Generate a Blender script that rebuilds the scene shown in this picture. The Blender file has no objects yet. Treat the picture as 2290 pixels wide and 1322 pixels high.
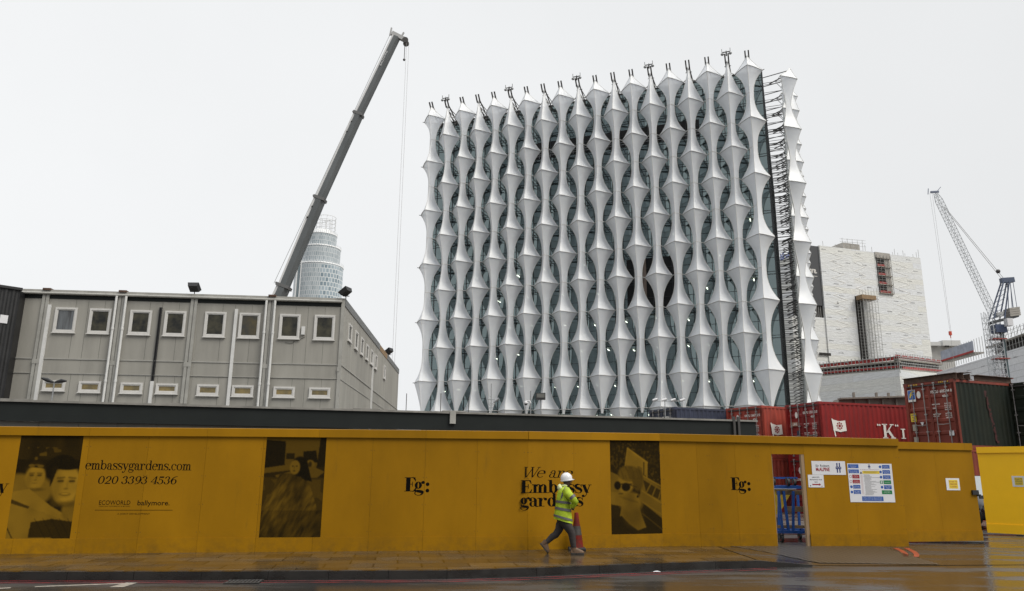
import bpy, bmesh, math, random
import numpy as np
from mathutils import Vector, Matrix
random.seed(7)
R = math.radians
S = bpy.context.scene
COL = S.collection

# ------------------------------------------------------------------ camera
FPX, PITCH, ROLL, HCAM = 1690.0, R(13.35), R(-0.5), 1.68
cf = Vector((0, math.cos(PITCH), math.sin(PITCH)))
cu0 = Vector((0, -math.sin(PITCH), math.cos(PITCH)))
cr0 = Vector((1, 0, 0))
CR = cr0 * math.cos(ROLL) - cu0 * math.sin(ROLL)
CU = cr0 * math.sin(ROLL) + cu0 * math.cos(ROLL)
cam_d = bpy.data.cameras.new('camera')
cam = bpy.data.objects.new('camera', cam_d); COL.objects.link(cam)
cam_d.sensor_width = 36.0; cam_d.lens = FPX / 2290 * 36.0
cam_d.clip_end = 6000; cam_d.clip_start = 0.1
M = Matrix.Identity(4)
for i in range(3):
    M[i][0] = CR[i]; M[i][1] = CU[i]; M[i][2] = -cf[i]
M[2][3] = HCAM
cam.matrix_world = M
S.camera = cam

# ------------------------------------------------------------------ world, sun, exposure
S.view_settings.view_transform = 'Standard'; S.view_settings.look = 'None'
S.view_settings.gamma = 1; S.view_settings.exposure = 0.0
wd = bpy.data.worlds.new('World'); S.world = wd; wd.use_nodes = True
nt = wd.node_tree; nt.nodes.clear()
def N(t, ty, **kw):
    n = t.nodes.new(ty)
    for k, v in kw.items():
        if k in n.inputs: n.inputs[k].default_value = v
        else: setattr(n, k, v)
    return n
SUN_EL, SUN_AZ = R(50), R(125)
sky = N(nt, 'ShaderNodeTexSky', sky_type='NISHITA', sun_disc=False, sun_elevation=SUN_EL, sun_rotation=SUN_AZ, dust_density=4.0, air_density=1.0)
bw = N(nt, 'ShaderNodeHueSaturation', Saturation=0.04, Value=1.0)
nt.links.new(sky.outputs[0], bw.inputs['Color'])
tc = N(nt, 'ShaderNodeTexCoord'); sep = N(nt, 'ShaderNodeSeparateXYZ')
nt.links.new(tc.outputs['Generated'], sep.inputs[0])
# overcast deck: even pale grey, a little brighter to the left and overhead, faint cloud mottling
mr = N(nt, 'ShaderNodeMapRange'); nt.links.new(sep.outputs[0], mr.inputs[0])
mr.inputs[1].default_value = -0.6; mr.inputs[2].default_value = 0.7; mr.inputs[3].default_value = 0.925; mr.inputs[4].default_value = 0.80
nz = N(nt, 'ShaderNodeTexNoise', Scale=1.7, Detail=5.0); nt.links.new(tc.outputs['Generated'], nz.inputs['Vector'])
mr2 = N(nt, 'ShaderNodeMapRange'); nt.links.new(nz.outputs[0], mr2.inputs[0])
mr2.inputs[1].default_value = 0.3; mr2.inputs[2].default_value = 0.7; mr2.inputs[3].default_value = 0.955; mr2.inputs[4].default_value = 1.025
mu = N(nt, 'ShaderNodeMath', operation='MULTIPLY'); nt.links.new(mr.outputs[0], mu.inputs[0]); nt.links.new(mr2.outputs[0], mu.inputs[1])
# unseen sky behind the camera dimmed to keep light off the foreground
mr3 = N(nt, 'ShaderNodeMapRange'); nt.links.new(sep.outputs[1], mr3.inputs[0])
mr3.inputs[1].default_value = -0.35; mr3.inputs[2].default_value = 0.35; mr3.inputs[3].default_value = 0.75; mr3.inputs[4].default_value = 1.0
mu2 = N(nt, 'ShaderNodeMath', operation='MULTIPLY'); nt.links.new(mu.outputs[0], mu2.inputs[0]); nt.links.new(mr3.outputs[0], mu2.inputs[1])
mr4 = N(nt, 'ShaderNodeMapRange'); nt.links.new(sep.outputs[2], mr4.inputs[0])
mr4.inputs[1].default_value = 0.6; mr4.inputs[2].default_value = 1.0; mr4.inputs[3].default_value = 1.0; mr4.inputs[4].default_value = 3.2
mu3 = N(nt, 'ShaderNodeMath', operation='MULTIPLY'); nt.links.new(mu2.outputs[0], mu3.inputs[0]); nt.links.new(mr4.outputs[0], mu3.inputs[1]); mu2 = mu3
cc = N(nt, 'ShaderNodeCombineColor'); 
for i, k in enumerate((0.985, 1.0, 1.012)):
    m_ = N(nt, 'ShaderNodeMath', operation='MULTIPLY'); nt.links.new(mu2.outputs[0], m_.inputs[0]); m_.inputs[1].default_value = k
    nt.links.new(m_.outputs[0], cc.inputs[i])
bg1 = N(nt, 'ShaderNodeBackground', Strength=0.012); nt.links.new(bw.outputs[0], bg1.inputs[0])
bg2 = N(nt, 'ShaderNodeBackground', Strength=0.96); nt.links.new(cc.outputs[0], bg2.inputs[0])
ad = N(nt, 'ShaderNodeAddShader'); nt.links.new(bg1.outputs[0], ad.inputs[0]); nt.links.new(bg2.outputs[0], ad.inputs[1])
wo = N(nt, 'ShaderNodeOutputWorld'); nt.links.new(ad.outputs[0], wo.inputs[0])
sun_d = bpy.data.lights.new('sun', 'SUN'); sun_d.energy = 2.8; sun_d.angle = R(30); sun_d.color = (1, 0.95, 0.86)
sun = bpy.data.objects.new('sun', sun_d); COL.objects.link(sun)
sd = Vector((math.sin(SUN_AZ) * math.cos(SUN_EL), math.cos(SUN_AZ) * math.cos(SUN_EL), math.sin(SUN_EL)))
sun.rotation_euler = sd.to_track_quat('Z', 'Y').to_euler()
try: S.cycles.max_bounces = 8; S.cycles.transparent_max_bounces = 12
except Exception: pass

# ------------------------------------------------------------------ pixel <-> world helpers (photo pixels 2290x1322)
def ray(x, y): return cf + CR * ((x - 1145) / FPX) - CU * ((y - 661) / FPX)
def atz(x, y, z):
    d = ray(x, y); return d * ((z - HCAM) / d.z) + Vector((0, 0, HCAM))
def aty(x, y, Y):
    d = ray(x, y); return d * (Y / d.y) + Vector((0, 0, HCAM))
def online(x, y, A, B):
    d = ray(x, y); n = Vector((-(B[1] - A[1]), B[0] - A[0])); t = (A[0] * n.x + A[1] * n.y) / (d.x * n.x + d.y * n.y)
    return d * t + Vector((0, 0, HCAM))

# ------------------------------------------------------------------ materials
MATS = {}
def mat(name, col, rough=0.6, metal=0.0, var=0.0, vscale=3.0, bump=0.0, bscale=30.0, spec=0.5, emit=None, trans=0.0, col2=None, stretch=None, wet=None):
    if name in MATS: return MATS[name]
    m = bpy.data.materials.new(name); m.use_nodes = True; t = m.node_tree
    b = t.nodes['Principled BSDF']
    b.inputs['Base Color'].default_value = (*col, 1); b.inputs['Roughness'].default_value = rough
    b.inputs['Metallic'].default_value = metal; b.inputs['Specular IOR Level'].default_value = spec
    co = N(t, 'ShaderNodeTexCoord'); vec = co.outputs['Object']
    if stretch:
        mp = N(t, 'ShaderNodeMapping'); mp.inputs['Scale'].default_value = stretch
        t.links.new(vec, mp.inputs[0]); vec = mp.outputs[0]
    if var:
        n1 = N(t, 'ShaderNodeTexNoise', Scale=vscale, Detail=6.0, Roughness=0.6); t.links.new(vec, n1.inputs['Vector'])
        rm = N(t, 'ShaderNodeMapRange'); rm.inputs[1].default_value = 0.35; rm.inputs[2].default_value = 0.65
        t.links.new(n1.outputs[0], rm.inputs[0])
        mx = N(t, 'ShaderNodeMix', data_type='RGBA'); t.links.new(rm.outputs[0], mx.inputs[0])
        c2 = col2 if col2 else tuple(c * (1 - var) for c in col)
        mx.inputs[6].default_value = (*col, 1); mx.inputs[7].default_value = (*c2, 1)
        t.links.new(mx.outputs[2], b.inputs['Base Color'])
        if wet:
            rr = N(t, 'ShaderNodeMapRange'); rr.inputs[1].default_value = 0.38; rr.inputs[2].default_value = 0.62
            n3 = N(t, 'ShaderNodeTexNoise', Scale=wet[2], Detail=3.0); t.links.new(vec, n3.inputs['Vector'])
            rr.inputs[3].default_value = wet[0]; rr.inputs[4].default_value = wet[1]
            t.links.new(n3.outputs[0], rr.inputs[0]); t.links.new(rr.outputs[0], b.inputs['Roughness'])
    if bump:
        n2 = N(t, 'ShaderNodeTexNoise', Scale=bscale, Detail=4.0); t.links.new(vec, n2.inputs['Vector'])
        bp = N(t, 'ShaderNodeBump', Strength=bump, Distance=0.02); t.links.new(n2.outputs[0], bp.inputs['Height'])
        t.links.new(bp.outputs[0], b.inputs['Normal'])
    if emit:
        b.inputs['Emission Color'].default_value = (*emit[0], 1); b.inputs['Emission Strength'].default_value = emit[1]
    if trans:
        tr = N(t, 'ShaderNodeBsdfTranslucent'); tr.inputs[0].default_value = (*col, 1)
        ms = N(t, 'ShaderNodeMixShader', Fac=trans)
        t.links.new(b.outputs[0], ms.inputs[1]); t.links.new(tr.outputs[0], ms.inputs[2])
        t.links.new(ms.outputs[0], t.nodes['Material Output'].inputs[0])
    MATS[name] = m; return m

def brick_mat(name, c1, c2, cm, bw_, bh, mortar, rough=0.6, bump=0.3, rot=0.0, wet=None, offset=0.5, noise=0.25, bias=0.0):
    m = bpy.data.materials.new(name); m.use_nodes = True; t = m.node_tree; b = t.nodes['Principled BSDF']
    co = N(t, 'ShaderNodeTexCoord'); mp = N(t, 'ShaderNodeMapping'); mp.inputs['Rotation'].default_value = (0, 0, rot)
    t.links.new(co.outputs['UV'], mp.inputs[0])
    br = N(t, 'ShaderNodeTexBrick'); br.offset = offset
    t.links.new(mp.outputs[0], br.inputs['Vector'])
    br.inputs['Scale'].default_value = 1.0; br.inputs['Brick Width'].default_value = bw_; br.inputs['Row Height'].default_value = bh
    br.inputs['Mortar Size'].default_value = mortar; br.inputs['Mortar Smooth'].default_value = 0.1; br.inputs['Bias'].default_value = bias
    br.inputs['Color1'].default_value = (*c1, 1); br.inputs['Color2'].default_value = (*c2, 1); br.inputs['Mortar'].default_value = (*cm, 1)
    n1 = N(t, 'ShaderNodeTexNoise', Scale=1.7, Detail=6.0, Roughness=0.65); t.links.new(co.outputs['UV'], n1.inputs['Vector'])
    rm = N(t, 'ShaderNodeMapRange'); rm.inputs[1].default_value = 0.3; rm.inputs[2].default_value = 0.7
    rm.inputs[3].default_value = 1 - noise; rm.inputs[4].default_value = 1.0; t.links.new(n1.outputs[0], rm.inputs[0])
    mx = N(t, 'ShaderNodeMix', data_type='RGBA', blend_type='MULTIPLY'); mx.inputs[0].default_value = 1
    t.links.new(br.outputs[0], mx.inputs[6]); t.links.new(rm.outputs[0], mx.inputs[7])
    t.links.new(mx.outputs[2], b.inputs['Base Color']); b.inputs['Roughness'].default_value = rough
    if wet:
        n3 = N(t, 'ShaderNodeTexNoise', Scale=wet[2], Detail=4.0); t.links.new(co.outputs['UV'], n3.inputs['Vector'])
        rr = N(t, 'ShaderNodeMapRange'); rr.inputs[1].default_value = 0.38; rr.inputs[2].default_value = 0.62
        rr.inputs[3].default_value = wet[0]; rr.inputs[4].default_value = wet[1]
        t.links.new(n3.outputs[0], rr.inputs[0]); t.links.new(rr.outputs[0], b.inputs['Roughness'])
    n2 = N(t, 'ShaderNodeTexNoise', Scale=9.0, Detail=5.0); t.links.new(co.outputs['UV'], n2.inputs['Vector'])
    am = N(t, 'ShaderNodeMath', operation='SUBTRACT'); t.links.new(n2.outputs[0], am.inputs[0]); t.links.new(br.outputs['Fac'], am.inputs[1])
    bp = N(t, 'ShaderNodeBump', Strength=bump, Distance=0.02); t.links.new(am.outputs[0], bp.inputs['Height']); t.links.new(bp.outputs[0], b.inputs['Normal'])
    MATS[name] = m; return m

# ------------------------------------------------------------------ mesh helper
class MB:
    def __init__(s): s.v = []; s.f = []; s.sm = []
    def add(s, vs, fs, smooth=False):
        o = len(s.v); s.v += [Vector(v) for v in vs]; s.f += [tuple(o + i for i in f) for f in fs]; s.sm += [smooth] * len(fs); return s
    def quad(s, a, b, c, d): return s.add([a, b, c, d], [(0, 1, 2, 3)])
    def box8(s, p):  # p: 4 bottom (ccw) + 4 top
        return s.add(p, [(3, 2, 1, 0), (4, 5, 6, 7), (0, 1, 5, 4), (1, 2, 6, 5), (2, 3, 7, 6), (3, 0, 4, 7)])
    def box(s, x0, x1, y0, y1, z0, z1):
        return s.box8([(x0, y0, z0), (x1, y0, z0), (x1, y1, z0), (x0, y1, z0), (x0, y0, z1), (x1, y0, z1), (x1, y1, z1), (x0, y1, z1)])
    def bar(s, a, b, w, h=None, up=(0, 0, 1)):
        h = h or w; a = Vector(a); b = Vector(b); d = (b - a)
        if d.length < 1e-6: return s
        d.normalize(); u = Vector(up)
        if abs(d.dot(u)) > 0.98: u = Vector((0, 1, 0)) if abs(d.y) < 0.9 else Vector((1, 0, 0))
        x = d.cross(u).normalized() * (w / 2); z = x.cross(d).normalized() * (h / 2)
        return s.box8([a - x - z, a + x - z, b + x - z, b - x - z, a - x + z, a + x + z, b + x + z, b - x + z])
    def tube(s, a, b, r, r2=None, n=8, caps=True):
        return s.path([a, b], [r, r if r2 is None else r2], n, caps)
    def path(s, pts, rs, n=8, caps=True, flat=None, ref=None):
        pts = [Vector(p) for p in pts]
        if not isinstance(rs, list): rs = [rs] * len(pts)
        rings = []; prev = None
        for i, p in enumerate(pts):
            d = (pts[min(i + 1, len(pts) - 1)] - pts[max(i - 1, 0)])
            d = d.normalized() if d.length > 1e-9 else Vector((0, 0, 1))
            if prev is None:
                u = Vector(ref) if ref else (Vector((0, 0, 1)) if abs(d.z) < 0.9 else Vector((1, 0, 0)))
            else: u = prev
            x = (u - d * u.dot(d))
            if x.length < 1e-6: x = d.orthogonal()
            x.normalize(); prev = x; y = d.cross(x)
            r = rs[i]; ra, rb = r if isinstance(r, tuple) else (r, r)
            rings.append([p + x * (ra * math.cos(2 * math.pi * k / n)) + y * (rb * math.sin(2 * math.pi * k / n)) for k in range(n)])
        vs = [v for rg in rings for v in rg]; fs = []
        for i in range(len(rings) - 1):
            for k in range(n):
                fs.append((i * n + k, i * n + (k + 1) % n, (i + 1) * n + (k + 1) % n, (i + 1) * n + k))
        s.add(vs, fs, True)
        if caps:
            m = len(rings) - 1
            s.add(rings[0], [tuple(range(n))[::-1]]); s.add(rings[m], [tuple(range(n))])
        return s
    def lathe(s, c, prof, n=16, a0=0, a1=2 * math.pi, smooth=True):
        c = Vector(c); full = abs(a1 - a0 - 2 * math.pi) < 1e-6; m = n if full else n + 1
        vs = [c + Vector((r * math.cos(a0 + (a1 - a0) * k / n), r * math.sin(a0 + (a1 - a0) * k / n), z)) for r, z in prof for k in range(m)]
        fs = []
        for i in range(len(prof) - 1):
            for k in range(n):
                k2 = (k + 1) % m
                fs.append((i * m + k, i * m + k2, (i + 1) * m + k2, (i + 1) * m + k))
        return s.add(vs, fs, smooth)
    def ball(s, c, r, n=12, sc=(1, 1, 1)):
        c = Vector(c); vs = []; fs = []; k = n // 2
        for i in range(k + 1):
            th = math.pi * i / k
            for j in range(n):
                a = 2 * math.pi * j / n
                vs.append(c + Vector((r * sc[0] * math.sin(th) * math.cos(a), r * sc[1] * math.sin(th) * math.sin(a), r * sc[2] * math.cos(th))))
        for i in range(k):
            for j in range(n): fs.append((i * n + j, (i + 1) * n + j, (i + 1) * n + (j + 1) % n, i * n + (j + 1) % n))
        return s.add(vs, fs, True)
    def build(s, name, m, parent=None, local=False, weld=False):
        me = bpy.data.meshes.new(name)
        off = Vector((0, 0, 0))
        if parent is not None and not local:
            p = parent
            while p is not None: off += p.location; p = p.parent
        me.from_pydata([tuple(v - off) for v in s.v], [], s.f)
        me.polygons.foreach_set('use_smooth', s.sm)
        uv = me.uv_layers.new(name='UVMap')
        for pl in me.polygons:
            n = pl.normal
            if abs(n.z) < 0.75:
                tx = Vector((-n.y, n.x, 0)); tx = tx.normalized() if tx.length > 1e-6 else Vector((1, 0, 0))
                if abs(tx.x) > 1e-6 and tx.x < 0: tx = -tx
                for li in pl.loop_indices:
                    c = me.vertices[me.loops[li].vertex_index].co; uv.data[li].uv = (c.dot(tx), c.z)
            else:
                for li in pl.loop_indices:
                    c = me.vertices[me.loops[li].vertex_index].co; uv.data[li].uv = (c.x, c.y)
        if weld:
            bm = bmesh.new(); bm.from_mesh(me); bmesh.ops.remove_doubles(bm, verts=bm.verts, dist=1e-4); bmesh.ops.recalc_face_normals(bm, faces=bm.faces); bm.to_mesh(me); bm.free()
        if m is not None: me.materials.append(m)
        o = bpy.data.objects.new(name, me); COL.objects.link(o)
        if parent is not None: o.parent = parent
        return o

def tag(o, label=None, cat=None, group=None, kind=None):
    if label: o['label'] = label
    if cat: o['category'] = cat
    if group: o['group'] = group
    if kind: o['kind'] = kind
    return o
def empty(name, loc, label=None, cat=None, group=None, rz=0):
    o = bpy.data.objects.new(name, None); COL.objects.link(o); o.empty_display_size = 0.3
    o.location = loc; o.rotation_euler = (0, 0, rz); return tag(o, label, cat, group)
def copy_tree(o, parent=None):
    c = o.copy(); COL.objects.link(c)
    if parent is not None: c.parent = parent
    for ch in list(o.children): copy_tree(ch, c)
    return c

class Frame:
    """vertical wall frame: O origin (plan), a along (unit), o outward normal (unit)"""
    def __init__(s, A, B, z=0.0):
        A = Vector((A[0], A[1], 0)); B = Vector((B[0], B[1], 0))
        s.A = A; s.B = B; s.a = (B - A).normalized(); s.o = Vector((s.a.y, -s.a.x, 0)); s.L = (B - A).length; s.z = z
    def p(s, u, v, w=0.0): return s.A + s.a * u + s.o * w + Vector((0, 0, v + s.z))
    def px(s, x, y, w=0.0):
        A = s.A + s.o * w; B = s.B + s.o * w
        q = online(x, y, A, B); return ((q - A).dot(s.a), q.z - s.z)
    def box(s, mb, u0, u1, v0, v1, w0, w1):
        P = s.p
        return mb.box8([P(u0, v0, w1), P(u1, v0, w1), P(u1, v0, w0), P(u0, v0, w0), P(u0, v1, w1), P(u1, v1, w1), P(u1, v1, w0), P(u0, v1, w0)])
    def rect(s, mb, u0, u1, v0, v1, w): return mb.quad(s.p(u0, v0, w), s.p(u1, v0, w), s.p(u1, v1, w), s.p(u0, v1, w))
    def poly(s, mb, pts, w): return mb.add([s.p(u, v, w) for u, v in pts], [tuple(range(len(pts)))])

# ------------------------------------------------------------------ lettering: high-contrast serif drawn stroke by stroke
def g_arc(P, cx, cy, rx, ry, W, t, a0, a1, n=22):
    """elliptical stroke, thick at the sides (W) and thin at top and bottom (t)"""
    ix, iy = max(rx - W, rx * .2), ry - t
    for k in range(n):
        b0 = R(a0 + (a1 - a0) * k / n); b1 = R(a0 + (a1 - a0) * (k + 1) / n)
        P.append([(cx + rx * math.cos(b0), cy + ry * math.sin(b0)), (cx + rx * math.cos(b1), cy + ry * math.sin(b1)),
                  (cx + ix * math.cos(b1), cy + iy * math.sin(b1)), (cx + ix * math.cos(b0), cy + iy * math.sin(b0))])
def g_box(P, x0, x1, y0, y1): P.append([(x0, y0), (x1, y0), (x1, y1), (x0, y1)])
def g_ball(P, cx, cy, r): P.append([(cx + r * math.cos(2 * math.pi * k / 14), cy + r * math.sin(2 * math.pi * k / 14)) for k in range(14)])
def g_diag(P, x0, y0, x1, y1, w): P.append([(x0 - w / 2, y0), (x0 + w / 2, y0), (x1 + w / 2, y1), (x1 - w / 2, y1)])
def g_bez(P, pts, ws, n=18):
    def B(t):
        q = [tuple(p) for p in pts]
        while len(q) > 1: q = [((1 - t) * a[0] + t * b[0], (1 - t) * a[1] + t * b[1]) for a, b in zip(q, q[1:])]
        return q[0]
    L = []
    for k in range(n + 1):
        t = k / n; x, y = B(t); x2, y2 = B(min(1, t + .01)); x1, y1 = B(max(0, t - .01))
        dx, dy = x2 - x1, y2 - y1; l = math.hypot(dx, dy) or 1
        j = t * (len(ws) - 1); i = min(int(j), len(ws) - 2); w = ws[i] + (ws[i + 1] - ws[i]) * (j - i)
        L.append(((x - dy / l * w / 2, y + dx / l * w / 2), (x + dy / l * w / 2, y - dx / l * w / 2)))
    for a, b in zip(L, L[1:]): P.append([a[0], a[1], b[1], b[0]])
def glyph(ch, W, t):
    P = []; ser = t; sw = W * .55 + .1
    def serif(x, y, up=False): g_box(P, x - sw, x + W + sw, y, y + ser) if not up else g_box(P, x - sw, x + W, y - ser, y)
    if ch == 'e':
        w = .82; g_arc(P, .41, .5, .41, .52, W, t, 15, 318); g_box(P, .1, .81, .52, .52 + t); g_bez(P, [(.8, .54), (.82, .75), (.74, .92), (.6, .97)], [W * .6, W * .7, t]); adv = .9
    elif ch == 'a':
        g_box(P, .46, .46 + W, .1, .74); g_arc(P, .33, .7, .13 + W, .32, W, t, 0, 150); g_ball(P, .13, .72, W * .42 + .03)
        g_arc(P, .3, .28, .29, .3, W, t, 80, 290); g_bez(P, [(.3, .56), (.4, .6), (.5, .62)], [t, t]); g_bez(P, [(.35, .0), (.45, .02), (.5, .14)], [t, t]); g_bez(P, [(.46 + W / 2, .15), (.5 + W / 2, -.04), (.85, .0)], [W, t * 1.5, t]); adv = .86
    elif ch == 's':
        g_bez(P, [(.62, .8), (.58, 1.06), (.08, 1.08), (.07, .76)], [t, t, W * .7, W]); g_bez(P, [(.09, .78), (.1, .5), (.62, .55), (.62, .24)], [W * .9, W * 1.1, W * 1.1, W * .8])
        g_bez(P, [(.62, .26), (.62, -.1), (.1, -.06), (.05, .24)], [W * .8, t, t, t]); g_box(P, .03, .03 + t, .0, .34); g_box(P, .6, .6 + t, .68, 1.0); adv = .74
    elif ch in 'mn':
        g_box(P, .1, .1 + W, 0, .98); g_box(P, -.05, .1, .94 - ser, .98); serif(.1, 0); x = .1
        for _ in range(2 if ch == 'm' else 1):
            w_ = .34 + W; g_arc(P, x + W + (w_ - W) / 2 + .0, .68, w_ / 2 + .0, .33, W, t, 0, 165); x2 = x + W + (w_ - W) / 2 + w_ / 2 - W
            g_box(P, x2, x2 + W, 0, .7); serif(x2, 0); x = x2
        adv = x + W + .17
    elif ch == 'b':
        g_box(P, .08, .08 + W, .05, 1.5); g_box(P, -.06, .1, 1.5 - ser, 1.5); g_arc(P, .5, .5, .4, .52, W, t, -150, 150); adv = .98
    elif ch == 'd':
        g_box(P, .78 - W + .06, .84, 0, 1.5); g_box(P, .5, .8, 1.5 - ser, 1.5); g_box(P, .84, .96, 0, ser); g_arc(P, .42, .5, .4, .52, W, t, 30, 330); adv = .98
    elif ch == 'o': g_arc(P, .43, .5, .43, .52, W, t, 0, 360, 30); adv = .94
    elif ch == 'c':
        g_arc(P, .42, .5, .41, .52, W, t, 50, 315); g_ball(P, .68, .78, W * .4 + .03); adv = .82
    elif ch == 'r':
        g_box(P, .1, .1 + W, 0, .98); g_box(P, -.05, .1, .94 - ser, .98); serif(.1, 0); g_bez(P, [(.1 + W, .6), (.14 + W, .95), (.3 + W, 1.05), (.45 + W, .9)], [t, t, t * 1.4]); g_ball(P, .46 + W, .83, W * .42 + .04); adv = .62 + W
    elif ch == 'y':
        g_diag(P, .12, .98, .45, .02, W * 1.1); g_diag(P, .74, .98, .42, .0, t * 1.3); g_box(P, -.06, .36, .98 - ser, .98); g_box(P, .56, .92, .98 - ser, .98)
        g_bez(P, [(.44, .05), (.34, -.35), (.22, -.5), (.06, -.4)], [t * 1.3, t, t]); g_ball(P, .06, -.34, W * .4 + .03); adv = .86
    elif ch == 'g':
        g_arc(P, .36, .64, .33, .37, W, t, 0, 360, 28); g_bez(P, [(.2, .3), (-.02, .12), (.1, .02), (.4, .02), (.72, .02), (.78, -.1)], [t, t * 1.5, W * .8, W * .9, W * .8])
        g_bez(P, [(.76, -.08), (.8, -.5), (.0, -.56), (.0, -.24), (.03, -.04), (.22, .04)], [W * .7, t, t, t * 1.8, t]); g_bez(P, [(.6, .9), (.66, 1.02), (.8, 1.0)], [t, t]); g_ball(P, .8, .93, W * .38 + .03); adv = .88
    elif ch == 'E':
        g_box(P, .14, .14 + W * 1.15, 0, 1.45); g_box(P, 0, 1.02, 0, t); g_box(P, 0, .98, 1.45 - t, 1.45); g_box(P, .2, .72, .72, .72 + t)
        g_bez(P, [(.74, 0), (1.0, .05), (1.04, .42)], [t, W * .5, t]); g_bez(P, [(.7, 1.45), (.94, 1.4), (1.0, 1.05)], [t, W * .5, t]); g_box(P, .7, .7 + t, .5, 1.0); adv = 1.12
    elif ch == 'W':
        g_diag(P, .2, 1.45, .55, 0, W); g_diag(P, .95, 1.3, .58, 0, t * 1.3); g_diag(P, .9, 1.45, 1.2, 0, W); g_diag(P, 1.6, 1.45, 1.24, 0, t * 1.3)
        g_box(P, 0, .42, 1.45 - t, 1.45); g_box(P, .7, 1.1, 1.45 - t, 1.45); g_box(P, 1.42, 1.76, 1.45 - t, 1.45); adv = 1.6
    elif ch == '.': g_ball(P, .14, .1, .08 + W * .35); adv = .36
    elif ch == ':': g_ball(P, .14, .12, .09 + W * .35); g_ball(P, .14, .62, .09 + W * .35); adv = .4
    elif ch == '0': g_arc(P, .42, .65, .4, .67, W, t, 0, 360, 30); adv = .9
    elif ch == '2':
        g_arc(P, .38, .92, .34, .38, W, t, -20, 170); g_ball(P, .12, .95, .1); g_bez(P, [(.66, .85), (.6, .5), (.1, .2), (.06, .02)], [W, t * 1.5, t]); g_box(P, .04, .72, 0, t * 2.2); adv = .82
    elif ch == '3':
        g_arc(P, .34, .98, .32, .34, W, t, -80, 165); g_arc(P, .34, .36, .38, .38, W, t, -170, 80); g_ball(P, .1, 1.05, .09); g_ball(P, .06, .3, .09); adv = .82
    elif ch == '9':
        g_arc(P, .4, .88, .37, .44, W, t, 0, 360, 28); g_bez(P, [(.76, .85), (.74, .3), (.5, .02), (.1, 0)], [W, W * .8, t]); adv = .86
    elif ch == '6':
        g_arc(P, .42, .42, .37, .44, W, t, 0, 360, 28); g_bez(P, [(.06, .45), (.1, 1.0), (.4, 1.28), (.76, 1.32)], [W, W * .8, t]); adv = .88
    elif ch == '5':
        g_box(P, .14, .14 + t, .62, 1.3); g_box(P, .14, .7, 1.3 - t * 3, 1.3); g_arc(P, .34, .4, .4, .42, W, t, -165, 120); g_ball(P, .06, .28, .09); adv = .84
    elif ch == '4':
        g_box(P, .5, .5 + W, 0, 1.32); g_box(P, 0, .82, .32, .32 + t); g_diag(P, .03, .34, .56, 1.3, t * 1.3); g_box(P, .36, .8, 0, t); adv = .86
    elif ch == ' ': adv = .4
    else: adv = .5
    return P, adv
def serif_text(fr, txt, u, v, xh, w, mb, W=.2, t=.045, shear=0.0, track=0.0, width=None):
    gl = [glyph(c, W, t) for c in txt]; tot = sum(a + track for _, a in gl) * xh
    k = (width / tot) if width else 1.0; x = 0; n = 0
    for P, adv in gl:
        for poly in P:
            n += 1
            pts = [(u + ((x + px_ + py_ * shear) * xh) * k, v + py_ * xh) for px_, py_ in poly]
            ar = sum(pts[i][0] * pts[(i + 1) % len(pts)][1] - pts[(i + 1) % len(pts)][0] * pts[i][1] for i in range(len(pts)))
            if ar < 0: pts = pts[::-1]
            fr.poly(mb, pts, w + (n % 9) * 2e-5)
        x += adv + track
    return tot * k
def sans(fr, txt, u, v, h, w, mb, width=None, bold=0.0, align='LEFT', shear=0.0, space=1.0):
    c = bpy.data.curves.new('lettering', 'FONT'); c.body = txt; c.size = 1.0; c.offset = bold; c.shear = shear; c.space_character = space; c.resolution_u = 3
    o = bpy.data.objects.new('lettering', c); COL.objects.link(o)
    dg = bpy.context.evaluated_depsgraph_get(); me = bpy.data.meshes.new_from_object(o.evaluated_get(dg))
    xs = [q.co.x for q in me.vertices]
    if xs:
        x0, x1 = min(xs), max(xs); kh = h / 0.72; kw = (width / (x1 - x0)) if width else kh
        sh = {'LEFT': 0, 'CENTER': -(x1 - x0) * kw / 2}[align]
        mb.add([fr.p(u + (q.co.x - x0) * kw + sh, v + q.co.y * kh, w) for q in me.vertices], [tuple(p.vertices) for p in me.polygons])
    bpy.data.objects.remove(o); bpy.data.curves.remove(c); bpy.data.meshes.remove(me)

# ------------------------------------------------------------------ palette
YEL = mat('yellow_paint', (0.285, 0.138, 0.003), 0.5, var=0.2, vscale=0.7, bump=0.03, bscale=8, spec=0.1, stretch=(1, 1, .5))
t = YEL.node_tree; b = t.nodes['Principled BSDF']; src = b.inputs['Base Color'].links[0].from_socket
ge = N(t, 'ShaderNodeNewGeometry'); sz = N(t, 'ShaderNodeSeparateXYZ'); t.links.new(ge.outputs['Position'], sz.inputs[0])
hz = N(t, 'ShaderNodeMapRange'); t.links.new(sz.outputs[2], hz.inputs[0]); hz.inputs[1].default_value = .55; hz.inputs[2].default_value = -.05; hz.inputs[3].default_value = -.12; hz.inputs[4].default_value = .6
dn = N(t, 'ShaderNodeTexNoise', Scale=5.0, Detail=7.0, Roughness=.75); t.links.new(ge.outputs['Position'], dn.inputs['Vector'])
dm = N(t, 'ShaderNodeMapRange'); dm.inputs[1].default_value = .42; dm.inputs[2].default_value = .68; t.links.new(dn.outputs[0], dm.inputs[0])
dd = N(t, 'ShaderNodeMath', operation='MULTIPLY'); dd.use_clamp = True; t.links.new(hz.outputs[0], dd.inputs[0]); t.links.new(dm.outputs[0], dd.inputs[1])
rnd = N(t, 'ShaderNodeMapRange'); t.links.new(ge.outputs['Random Per Island'], rnd.inputs[0]); rnd.inputs[3].default_value = .90; rnd.inputs[4].default_value = 1.07
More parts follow.
